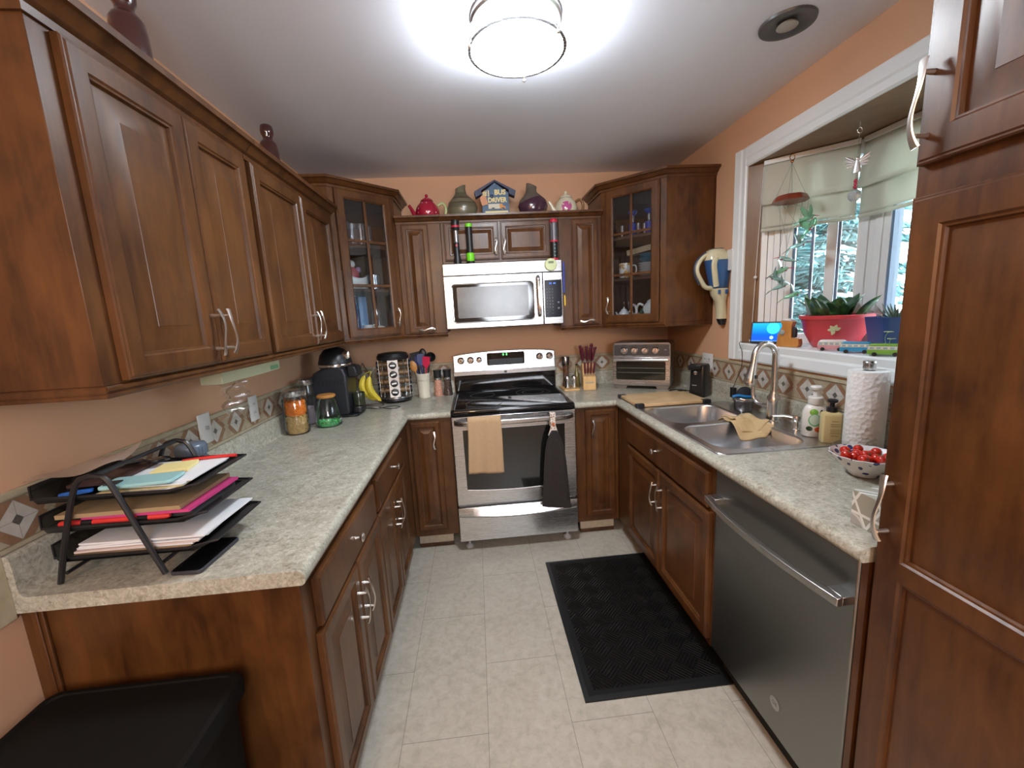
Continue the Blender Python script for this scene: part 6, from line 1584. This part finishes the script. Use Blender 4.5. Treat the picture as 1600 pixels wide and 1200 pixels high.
def pebble_vase(label, x, bm_, sgn):
    t = thing('ceramic_vase', label, 'vase', (x, -0.215, ZT))
    rings = []
    for r_, z, dx in ((0.0, 0.0, 0), (0.050, 0.0, 0), (0.062, 0.010, 0), (0.088, 0.050, 0.002), (0.100, 0.090, 0.004), (0.090, 0.125, 0.004), (0.060, 0.155, 0.0), (0.040, 0.175, -0.004), (0.034, 0.200, -0.004), (0.035, 0.222, -0.002), (0.030, 0.224, -0.002), (0.026, 0.20, -0.004), (0.0, 0.19, -0.004)):
        rings.append([(dx+max(r_, 1e-4)*math.cos(2*PI*k/36), max(r_, 1e-4)*0.72*math.sin(2*PI*k/36), z+(0.012*math.cos(2*PI*k/36)*sgn if z > 0.19 else 0)) for k in range(36)])
    MB().loft(rings).build('body', bm_, t, smooth=70)
def bands(name, stops, rot, rough=0.3, sc=4.4):
    m, t, b = newmat(name); v = coords(t, (1, 1, 1), rot=rot); sp_ = t.nodes.new('ShaderNodeSeparateXYZ'); t.links.new(v, sp_.inputs[0])
    nn = noise(t, coords(t), 20, 3, 0.6)
    z = math_n(t, 'ADD', math_n(t, 'MULTIPLY', sp_.outputs[2], sc), math_n(t, 'MULTIPLY', nn, 0.04))
    t.links.new(ramp(t, z, stops, 'CONSTANT'), b.inputs['Base Color']); setp(b, rough=rough, coat=0.3); return m
OL = (0.115, 0.105, 0.062); OL2 = (0.16, 0.145, 0.09); BRB = (0.07, 0.045, 0.035)
pebble_vase('olive-brown banded round pottery vase above the cabinets', 0.145, bands('olive_bands', [(0.0, OL), (0.22, OL2), (0.40, OL), (0.52, BRB), (0.55, OL2), (0.66, BRB), (0.70, OL), (0.84, OL2)], (0, 0, 0)), 1)
pebble_vase('purple and brown glazed round pottery vase above the cabinets', 0.612, bands('purple_bands', [(0.0, (0.16, 0.10, 0.04)), (0.16, (0.060, 0.022, 0.042)), (0.58, (0.12, 0.10, 0.08)), (0.90, (0.15, 0.12, 0.10))], (0, R(18), 0), 0.15), -1)

def house_sign():
    t = thing('house_sign', 'blue wooden house-shaped "#1 BUS DRIVER" sign above the cabinets', 'sign', (0.366, -0.215, ZT))
    NV = P('navy_roof', (0.035, 0.045, 0.10), 0.5); BLS = speckle('slate_blue_paint', (0.07, 0.13, 0.22), (0.10, 0.18, 0.28), 40, 0.6)
    BLS.node_tree.nodes['Principled BSDF'].inputs['Coat Weight'].default_value = 0
    MB().prism([(-0.088, 0), (0.088, 0), (0.088, 0.175), (0, 0.240), (-0.088, 0.175)], -0.022, 0.022, ax='y').build('front', BLS, t, 0.002)
    for s_ in (-1, 1):
        MB().prism([(0, 0.256), (s_*0.136, 0.186), (s_*0.128, 0.150), (s_*0.0885, 0.168), (s_*0.0885, 0.192), (0, 0.243)], -0.030, 0.030, ax='y').build('roof', NV, t, 0.002)
    YL = P('cream_yellow_paint', (0.88, 0.74, 0.34), 0.6)
    text('lettering', '#1', 0.052, YL, t, (-0.056, -0.0235, 0.172), sx=0.85, bold=0.0012)
    text('lettering', 'BUS', 0.043, YL, t, (0.032, -0.0235, 0.178), bold=0.0016)
    text('lettering', 'DRIVER', 0.042, YL, t, (0.012, -0.0235, 0.131), sx=0.88, bold=0.0016)
    OR = P('bus_orange', (0.66, 0.26, 0.04), 0.5)
    MB().box(-0.048, 0.026, -0.025, -0.0225, 0.078, 0.108).build('bus_body', P('bus_cream', (0.70, 0.66, 0.52), 0.6), t)
    MB().prism([(0.0265, 0.078), (0.064, 0.078), (0.064, 0.092), (0.048, 0.096), (0.044, 0.108), (0.0265, 0.108)], -0.025, -0.0225, ax='y').build('bus_front', OR, t)
    for x in (-0.018, 0.046): MB().lathe([(0.010, 0), (0.010, 0.002), (0.005, 0.0026), (0, 0.0026)], 18, (x, -0.0255, 0.076), ax='-y').build('wheel', BLACKP, t)
    MB().box(-0.070, 0.080, -0.025, -0.0225, 0.040, 0.064).build('road', YL, t)
    MB().box(-0.086, 0.086, -0.050, -0.0225, 0.0, 0.012).build('ledge', P('ledge_white', (0.5, 0.5, 0.5), 0.5), t)
    q = MB(Tm((-0.076, -0.030, 0.130), ry=-15)); q.prism([(-0.020, -0.030), (0.020, -0.030), (0.020, 0.020), (0.010, 0.030), (-0.010, 0.030), (-0.020, 0.020)], -0.001, 0.001, ax='y'); q.build('peach_tag', P('peach_tag', (0.66, 0.32, 0.18), 0.6), t)
    MB().ball((-0.022, -0.024, 0.155), 0.012, 14, sy=0.35).build('knob', P('dark_blue_knob', (0.01, 0.03, 0.09), 0.4), t)
house_sign()
def urn(label, x, y, h):
    t = thing('bottle_vase', label, 'vase', (x, y, ZT))
    s_ = h/0.29; T = Matrix.Diagonal((s_, s_, s_, 1))
    MB(T).lathe([(0, 0), (0.030, 0), (0.032, 0.010), (0.026, 0.030), (0.020, 0.048), (0.026, 0.068), (0.036, 0.100), (0.041, 0.140), (0.040, 0.175), (0.037, 0.205), (0.030, 0.218), (0.021, 0.226), (0.020, 0.238), (0.026, 0.250), (0.028, 0.266), (0.025, 0.284), (0.018, 0.290), (0, 0.288)], 28).build('body', P('oxblood_glaze', (0.050, 0.012, 0.010), 0.10, coat=0.8), t, smooth=60)
urn('oxblood glazed bottle vase on the left wall cabinets, far one', -0.700, -0.985, 0.290)
urn('oxblood glazed bottle vase on the left wall cabinets, near one at top edge', -0.700, -1.765, 0.315)

# on top of the microwave
ZM = 1.398+0.409+0.001
YF = -0.3575
def torch1():
    t = thing('flashlight', 'black flashlight with red and silver details at the left on the microwave', 'flashlight', (0.097, YF, ZM))
    MB().lathe([(0.0000, 0), (0.0228, 0), (0.0228, 0.03), (0.0182, 0.05), (0.0165, 0.13)], 24).build('grip', BLACKP, t, smooth=50)
    MB().lathe([(0.0171, 0.1305), (0.0154, 0.137), (0.0154, 0.195), (0.0160, 0.203)], 24).build('barrel', P('silver_barrel', (0.35, 0.35, 0.36), 0.3, metal=0.8), t)
    MB().lathe([(0.0165, 0.2035), (0.0239, 0.214), (0.0251, 0.262), (0.0228, 0.268), (0.0000, 0.268)], 24).build('head', BLACKP, t)
    MB().lathe([(0.0254, 0.222), (0.0254, 0.234)], 24, cap=False).build('red_ring', P('torch_red', (0.55, 0.02, 0.05), 0.4), t)
    MB().lathe([(0.0068, 0), (0.0068, 0.003), (0.0000, 0.0035)], 14, (0, -0.0168, 0.112), ax='-y').build('button', P('torch_red', (0.55, 0.02, 0.05), 0.4), t)
torch1()
t = thing('flashlight', 'black and lime green flashlight second from the left on the microwave', 'flashlight', (0.180, YF, ZM))
LM = P('lime_plastic', (0.18, 0.72, 0.02), 0.35)
MB().lathe([(0.0000, 0), (0.0220, 0), (0.0244, 0.004), (0.0244, 0.014)], 24).build('end_ring', BLACKP, t)
MB().lathe([(0.0238, 0.0145), (0.0256, 0.020), (0.0256, 0.060), (0.0201, 0.066)], 24).build('lime_collar', LM, t)
MB().lathe([(0.0205, 0.0665), (0.0205, 0.222)], 24).build('barrel', BLACKP, t)
MB().lathe([(0.0214, 0.2225), (0.0214, 0.240), (0.0183, 0.244), (0.0000, 0.244)], 24).build('tail_cap', LM, t)
t = thing('lantern', 'red and black camping lantern flashlight at the right on the microwave', 'lantern', (0.722, YF, ZM))
MB().lathe([(0.0000, 0), (0.0268, 0), (0.0268, 0.008), (0.0244, 0.012)], 24).build('red_foot', P('torch_red', (0.55, 0.02, 0.05), 0.4), t)
b = MB(); b.lathe([(0.0226, 0.0125), (0.0226, 0.112)], 24); b.build('grip', BLACKP, t)
for k in range(4): MB().prism([(-0.007, 0.030+k*0.022), (0.007, 0.030+k*0.022), (0.0, 0.022+k*0.022)], -0.0232, -0.0212, ax='y').build('arrow_mark', P('arrow_teal', (0.12, 0.28, 0.28), 0.4), t)
MB().lathe([(0.0256, 0.1125), (0.0256, 0.122)], 24).build('red_collar', P('torch_red', (0.55, 0.02, 0.05), 0.4), t)
MB().lathe([(0.0220, 0.1225), (0.0220, 0.232)], 24, cap=False).build('globe', glassmat('lantern_clear', (0.85, 0.85, 0.9), 0.12, 0.05, 0.2, (0.5, 0.5, 0.55)), t)
MB().lathe([(0.0085, 0.123), (0.0085, 0.231)], 12).build('tube', P('tube_grey', (0.45, 0.45, 0.48), 0.3), t)
for k in range(6): a = PI/3*k; MB().tube([(0.0238*math.cos(a), 0.0238*math.sin(a), 0.122), (0.0238*math.cos(a), 0.0238*math.sin(a), 0.233)], 0.0012, 6).build('guard_bar', BLACKP, t)
MB().lathe([(0.0256, 0.2325), (0.0256, 0.244), (0.0195, 0.254), (0.0000, 0.255)], 24).build('red_top', P('torch_red', (0.55, 0.02, 0.05), 0.4), t)
t = thing('kitchen_timer', 'round pale green digital timer stuck to the microwave vent panel', 'timer', (0.688, -0.3885, 1.777))
MB().lathe([(0.038, 0), (0.040, 0.004), (0.039, 0.014), (0.035, 0.018), (0, 0.0185)], 36, ax='-y').build('case', P('pale_green_plastic', (0.62, 0.68, 0.38), 0.35), t)
MB().box(-0.017, 0.017, -0.0198, -0.0188, 0.007, 0.021).build('display', P('lcd_green', (0.16, 0.22, 0.12), 0.3), t)
t = thing('lighter', 'blue and yellow long-handled lighter hanging at the right side of the microwave', 'lighter', (0.7685, -0.4005, 1.600), 0)
MB().tube(bez([(0, 0, 0.190), (0.002, 0, 0.17), (0.001, 0, 0.10), (0, 0, 0.02), (0.002, 0, 0.0)], 16), 0.0065, 10, sy=1.0).build('blue_handle', P('lighter_blue', (0.015, 0.045, 0.30), 0.35), t)
MB().tube([(0.002, 0, -0.002), (0.003, 0, -0.018)], 0.003, 8).build('neck', BLACKP, t)
MB().tube([(0.003, 0, -0.0185), (0.004, 0, -0.026), (0.004, 0, -0.080), (0.004, 0, -0.088)], [0.003, 0.0055, 0.0055, 0.003], 10).build('yellow_tip', P('lighter_yellow', (0.75, 0.48, 0.04), 0.35), t)

# ================================================================ INSIDE THE GLASS CORNER CABINETS
def L_pt(u, v):      # left cabinet: u along the door, v back from the door
    T = Matrix.Translation((XLW+0.3065, -0.6095, 0)) @ Matrix.Rotation(R(45), 4, 'Z'); p = T @ Vector((u, v, 0)); return p.x, p.y
def R_pt(u, v):
    T = Matrix.Translation((XRW-0.6095, -0.3065, 0)) @ Matrix.Rotation(R(-45), 4, 'Z'); p = T @ Vector((u, v, 0)); return p.x, p.y
Z0, Z1, Z2 = UB+0.0185, 1.6735, 1.9335
def put(o, pt, u, v, z, rz=0): x, y = pt(u, v); o.location = (x, y, z); o.rotation_euler = (0, 0, R(rz)); return o
def tumbler(label, group, h=0.13, r=0.032, g=GLASS):
    b = MB(); b.lathe([(0.0, 0.003), (r*0.82, 0.003), (r*0.85, 0.0), (r, h), (r-0.003, h), (r*0.80, 0.010), (0, 0.010)], 24, cap=False); o = b.build('drinking_glass', g, None, smooth=40); return tag(o, label, 'glass', group)
FG = glassmat('frosted_glass', (0.80, 0.82, 0.84), 0.22, 0.12, 0.12, (0.5, 0.5, 0.5))
for i, (u, v) in enumerate(((0.12, 0.08), (0.19, 0.11), (0.235, 0.085), (0.30, 0.12))):
    put(tumbler('clear drinking glass on the top shelf of the left corner cabinet', 'glasses on the top shelf of the left corner cabinet', g=FG), L_pt, u, v, Z2)
def cup(name, label, cat, mat, h=0.095, r=0.042, handle=True):
    t = thing(name, label, cat)
    MB().lathe([(0, 0), (r*0.85, 0), (r, 0.008), (r, h), (r-0.003, h), (r-0.004, 0.012), (0, 0.008)], 28).build('cup', mat, t, smooth=50)
    if handle: MB().tube(bez([(r-0.002, 0, h*0.82), (r+0.022, 0, h*0.8), (r+0.028, 0, h*0.5), (r+0.018, 0, h*0.25), (r-0.002, 0, h*0.2)], 20), 0.005, 8, up=(0, 1, 0)).build('handle', PORC, t, smooth=60)
    return t
put(cup('creamer', 'small white creamer beside the glasses on the left cabinet top shelf', 'creamer', PORC, 0.10, 0.026), L_pt, 0.160, 0.195, Z2, 20)
t = thing('swan_dish', 'white swan-shaped serving dish on the middle shelf, left cabinet', 'dish'); put(t, L_pt, 0.16, 0.085, Z1, 45)
rings = []
for k in range(13):
    u = k/12; x = -0.085+0.17*u; w_ = 0.045*math.sin(PI*min(0.98, max(0.02, u)))**0.6; h = 0.060+0.050*(1-u)**3+0.03*u**4
    rings.append([(x, -w_*0.4, 0), (x, -w_, h*0.6), (x, -w_*0.8, h), (x, w_*0.8, h), (x, w_, h*0.6), (x, w_*0.4, 0)])
MB().loft(rings).build('dish', PORC, t, smooth=60)
t = thing('figurine', 'pink and white figurine behind the swan dish in the left corner cabinet', 'figurine'); put(t, L_pt, 0.205, 0.19, Z1, 45)
MB().lathe([(0, 0), (0.045, 0), (0.050, 0.05), (0.040, 0.12), (0.02, 0.145), (0, 0.15)], 20).build('body', P('figurine_pink', (0.50, 0.08, 0.10), 0.4), t, smooth=60)
MB().ball((0.0, 0, 0.165), 0.026, 16).build('head', PORC, t)
MB().ball((0.035, -0.02, 0.13), 0.018, 12).build('bow', P('figurine_lilac', (0.48, 0.28, 0.50), 0.4), t)
for i, (u, v) in enumerate(((0.285, 0.075), (0.318, 0.12))):
    put(tumbler('cut-glass tumbler on the middle shelf of the left corner cabinet', 'tumblers on the middle shelf of the left corner cabinet', 0.09, 0.034, FG), L_pt, u, v, Z1)
b = MB(); b.box(-0.030, 0.030, -0.03, 0.03, 0, 0.235)
put(tag(b.build('carton', P('navy_carton', (0.015, 0.03, 0.12), 0.4), None, 0.002), 'tall navy carton on the bottom of the left corner cabinet', 'carton'), L_pt, 0.155, 0.16, Z0, 45)
b = MB(); b.box(-0.028, 0.028, -0.026, 0.026, 0, 0.238)
put(tag(b.build('carton', P('sky_carton', (0.16, 0.30, 0.50), 0.4), None, 0.002), 'tall light blue carton on the bottom of the left corner cabinet', 'carton'), L_pt, 0.225, 0.16, Z0, 45)
b = MB(); b.lathe([(0, 0), (0.034, 0), (0.036, 0.01), (0.036, 0.13), (0.014, 0.17), (0.013, 0.21), (0, 0.21)], 24)
put(tag(b.build('bottle', P('smoky_bottle', (0.10, 0.08, 0.07), 0.15, coat=0.4), None, smooth=50), 'brown bottle on the bottom right of the left corner cabinet', 'bottle'), L_pt, 0.310, 0.13, Z0)
t = thing('cow_figurine', 'cream ceramic cow-shaped creamer at the bottom of the left corner cabinet', 'figurine'); put(t, L_pt, 0.285, 0.062, Z0, 45)
b = MB(); b.ball((0, 0, 0.026), 0.026, 18, sx=1.9, sy=0.8, sz=1.0); b.build('body', IVORY, t, smooth=70)
MB().ball((-0.040, 0, 0.048), 0.016, 14).build('head', IVORY, t)
MB().ball((-0.046, -0.014, 0.052), 0.004, 8).build('eye', BLACKG, t)
put(cup('mug', 'white mug with small green print at the bottom of the left corner cabinet', 'mug', PORC, 0.060, 0.030, False), L_pt, 0.200, 0.062, Z0)
t = thing('crystal_ornament', 'aqua crystal ornament in the bottom left of the left corner cabinet', 'ornament'); put(t, L_pt, 0.105, 0.060, Z0, 45)
AQ = P('aqua_crystal', (0.25, 0.55, 0.60), 0.08, trans=0.4, coat=0.8)
MB().lathe([(0, 0), (0.024, 0), (0.020, 0.012), (0.006, 0.02), (0.006, 0.035), (0, 0.035)], 16).build('base', AQ, t)
for k, (x, z, r_) in enumerate(((0, 0.055, 0.018), (-0.016, 0.075, 0.012), (0.018, 0.072, 0.011), (0.002, 0.094, 0.010))): MB().ball((x, 0, z), r_, 8).build('crystal', AQ, t, smooth=0)

# right cabinet
BG = P('cobalt_glass', (0.03, 0.10, 0.62), 0.08, trans=0.3, coat=0.6)
def blue_goblet(label, u, v):
    t = thing('goblet', label, 'goblet', group='cobalt goblets on the top shelf of the right corner cabinet'); put(t, R_pt, u, v, Z2)
    MB().lathe([(0, 0), (0.026, 0), (0.027, 0.08), (0.012, 0.09), (0, 0.09)], 20).build('body', BG, t, smooth=50)
    MB().lathe([(0.012, 0.0905), (0.013, 0.130), (0, 0.130)], 16).build('neck', FG, t)
    MB().lathe([(0.014, 0.1305), (0.032, 0.150), (0.030, 0.158), (0, 0.158)], 20).build('rim', BG, t)
blue_goblet('cobalt blue glass goblet on the top shelf, left pane of the right cabinet', 0.175, 0.10)
blue_goblet('cobalt blue glass goblet on the top shelf, right pane of the right cabinet', 0.275, 0.12)
blue_goblet('cobalt blue glass goblet at the far right of the right cabinet top shelf', 0.335, 0.12)
for u in (0.115, 0.225, 0.245): put(tumbler('small clear bottle-shaped glass between the cobalt goblets', 'small clear glasses on the top shelf of the right cabinet', 0.075, 0.014, FG), R_pt, u, 0.07+0.05*(u > 0.23), Z2)
m, tt, b_ = newmat('sunflower_print'); n_ = noise(tt, coords(tt), 26, 3, 0.6)
tt.links.new(ramp(tt, n_, [(0.0, (0.75, 0.75, 0.72)), (0.52, (0.62, 0.35, 0.06)), (0.60, (0.32, 0.20, 0.42)), (0.66, (0.75, 0.75, 0.72))], 'CONSTANT'), b_.inputs['Base Color']); setp(b_, rough=0.2, coat=0.4)
put(cup('mug', 'white mug with orange flower print on the right cabinet middle shelf', 'mug', m), R_pt, 0.135, 0.075, Z1, -35)
first = None
for k in range(6):
    if first is None:
        b = MB(); b.lathe([(0, 0), (0.05, 0), (0.078, 0.012), (0.080, 0.014), (0.05, 0.004), (0, 0.004)], 36); first = tag(b.build('plate', PORC, None, smooth=50), 'white plate in the stack on the middle shelf of the right cabinet', 'plate', 'stacked white plates'); o = first
    else: o = first.copy(); COL.objects.link(o)
    put(o, R_pt, 0.285, 0.125, Z1+k*0.0145)
TB = P('teal_ceramic', (0.04, 0.14, 0.20), 0.3)
first = None
for k in range(3):
    if first is None:
        b = MB(); b.lathe([(0, 0), (0.04, 0), (0.068, 0.024), (0.070, 0.028), (0.062, 0.026), (0.04, 0.006), (0, 0.006)], 32); first = tag(b.build('bowl', TB, None, smooth=50), 'dark teal bowl stacked on the white plates in the right cabinet', 'bowl', 'teal bowls stacked on the plates'); o = first
    else: o = first.copy(); COL.objects.link(o)
    put(o, R_pt, 0.285, 0.125, Z1+0.0895+k*0.0125)
b = MB(Tm((0, 0, 0.0), ry=-7)); b.box(-0.125, 0.105, -0.035, 0.035, 0.0, 0.035)
put(tag(b.build('carton', P('tan_carton', (0.42, 0.32, 0.20), 0.6), None, 0.001), 'long tan carton lying tilted on the teal bowls in the right cabinet', 'carton'), R_pt, 0.262, 0.125, Z1+0.158, -45)
t = teapot('teapot', 'large white teapot with green tree at the bottom of the right cabinet', (0, 0, 0), 0, 0.93, PORC, PORC); put(t, R_pt, 0.292, 0.135, Z0, 150)
x, y = R_pt(0.262, 0.040)
TR_ = MB(); 
for k in range(3): TR_.lathe([(0.030-0.007*k, 0.010+0.022*k), (0.0, 0.045+0.022*k)], 16)
put(tag(TR_.build('tree_ornament', P('pine_green', (0.03, 0.09, 0.05), 0.6), None), 'small dark green tree ornament in front of the large white teapot', 'ornament'), R_pt, 0.253, 0.056, Z0-0.009)
t = teapot('teapot', 'small white teapot at the bottom left of the right corner cabinet', (0, 0, 0), 0, 0.55, PORC, PORC); put(t, R_pt, 0.122, 0.075, Z0, -35)
t = thing('swan_figurine', 'white swan neck figurine between the teapots in the right cabinet', 'figurine'); put(t, R_pt, 0.196, 0.060, Z0, -45)
MB().ball((0, 0, 0.022), 0.022, 16, sx=1.2).build('body', PORC, t, smooth=70)
MB().tube(bez([(0.010, 0, 0.03), (0.020, 0, 0.060), (0.012, 0, 0.092), (-0.006, 0, 0.100), (-0.016, 0, 0.086)], 20), 0.008, 10, up=(0, 1, 0)).build('neck', PORC, t, smooth=60)

# ================================================================ OUTSIDE
g = MB(); g.box(1.9, 40, -30, 40, -0.62, -0.60); struct(g.build('ground', cloth_mat('gravel_and_grass', (0.09, 0.10, 0.07), (0.14, 0.15, 0.12), 3, 0.95, 0.2)))
NM = cloth_mat('spruce_needles', (0.045, 0.12, 0.12), (0.16, 0.28, 0.28), 9, 0.8, 0.1)
BK = cloth_mat('spruce_bark', (0.08, 0.05, 0.035), (0.14, 0.10, 0.07), 9, 0.9, 0.4)
def spruce(label, x, y, h, r0, seed):
    rnd = random.Random(seed)
    t = thing('spruce_tree', label, 'tree', (x, y, -0.60))
    MB().tube([(0, 0, 0), (0, 0, h*0.5), (0, 0, h*0.98)], [0.14, 0.09, 0.02], 10).build('trunk', BK, t)
    b = MB(); n = int(h*13)
    for i in range(n):
        z = 0.35+(h-0.45)*i/n; L_ = r0*(1-(z/h))**0.85+0.12
        for k in range(9):
            a = rnd.random()*2*PI; d = Vector((math.cos(a), math.sin(a), -0.22+0.35*(z/h)+0.15*rnd.random()))
            side = Vector((-math.sin(a), math.cos(a), 0)); L2 = L_*(0.70+0.40*rnd.random()); m_ = max(4, int(L2/0.12))
            for j in range(m_):
                u = (j+rnd.random()*0.6)/m_
                p = d*(L2*(0.25+0.75*u)); p.z += z+0.04*math.sin(u*6); w_ = 0.20*L2*(1-u)+0.05; l2 = 0.10
                for sg in (-1, 1):
                    q = p+side*sg*w_*(0.6+0.5*rnd.random())+d*l2*(0.8+rnd.random()); q.z -= 0.02+0.07*rnd.random()
                    q2 = p+d*l2*0.5+Vector((0, 0, 0.012))
                    b.add([tuple(p), tuple(q), tuple(q2), tuple(p+Vector((0, 0, -0.03)))], [(0, 1, 2), (0, 3, 1)])
    b.build('foliage', NM, t, smooth=0)
spruce('blue-green spruce tree filling the angled window pane', 4.6, 2.6, 6.5, 1.9, 1)
spruce('blue-green spruce tree to the right beyond the bay window', 8.6, -0.6, 6.0, 1.8, 2)
spruce('blue-green spruce tree farther back beyond the bay window', 6.6, 6.3, 8.5, 2.0, 3)
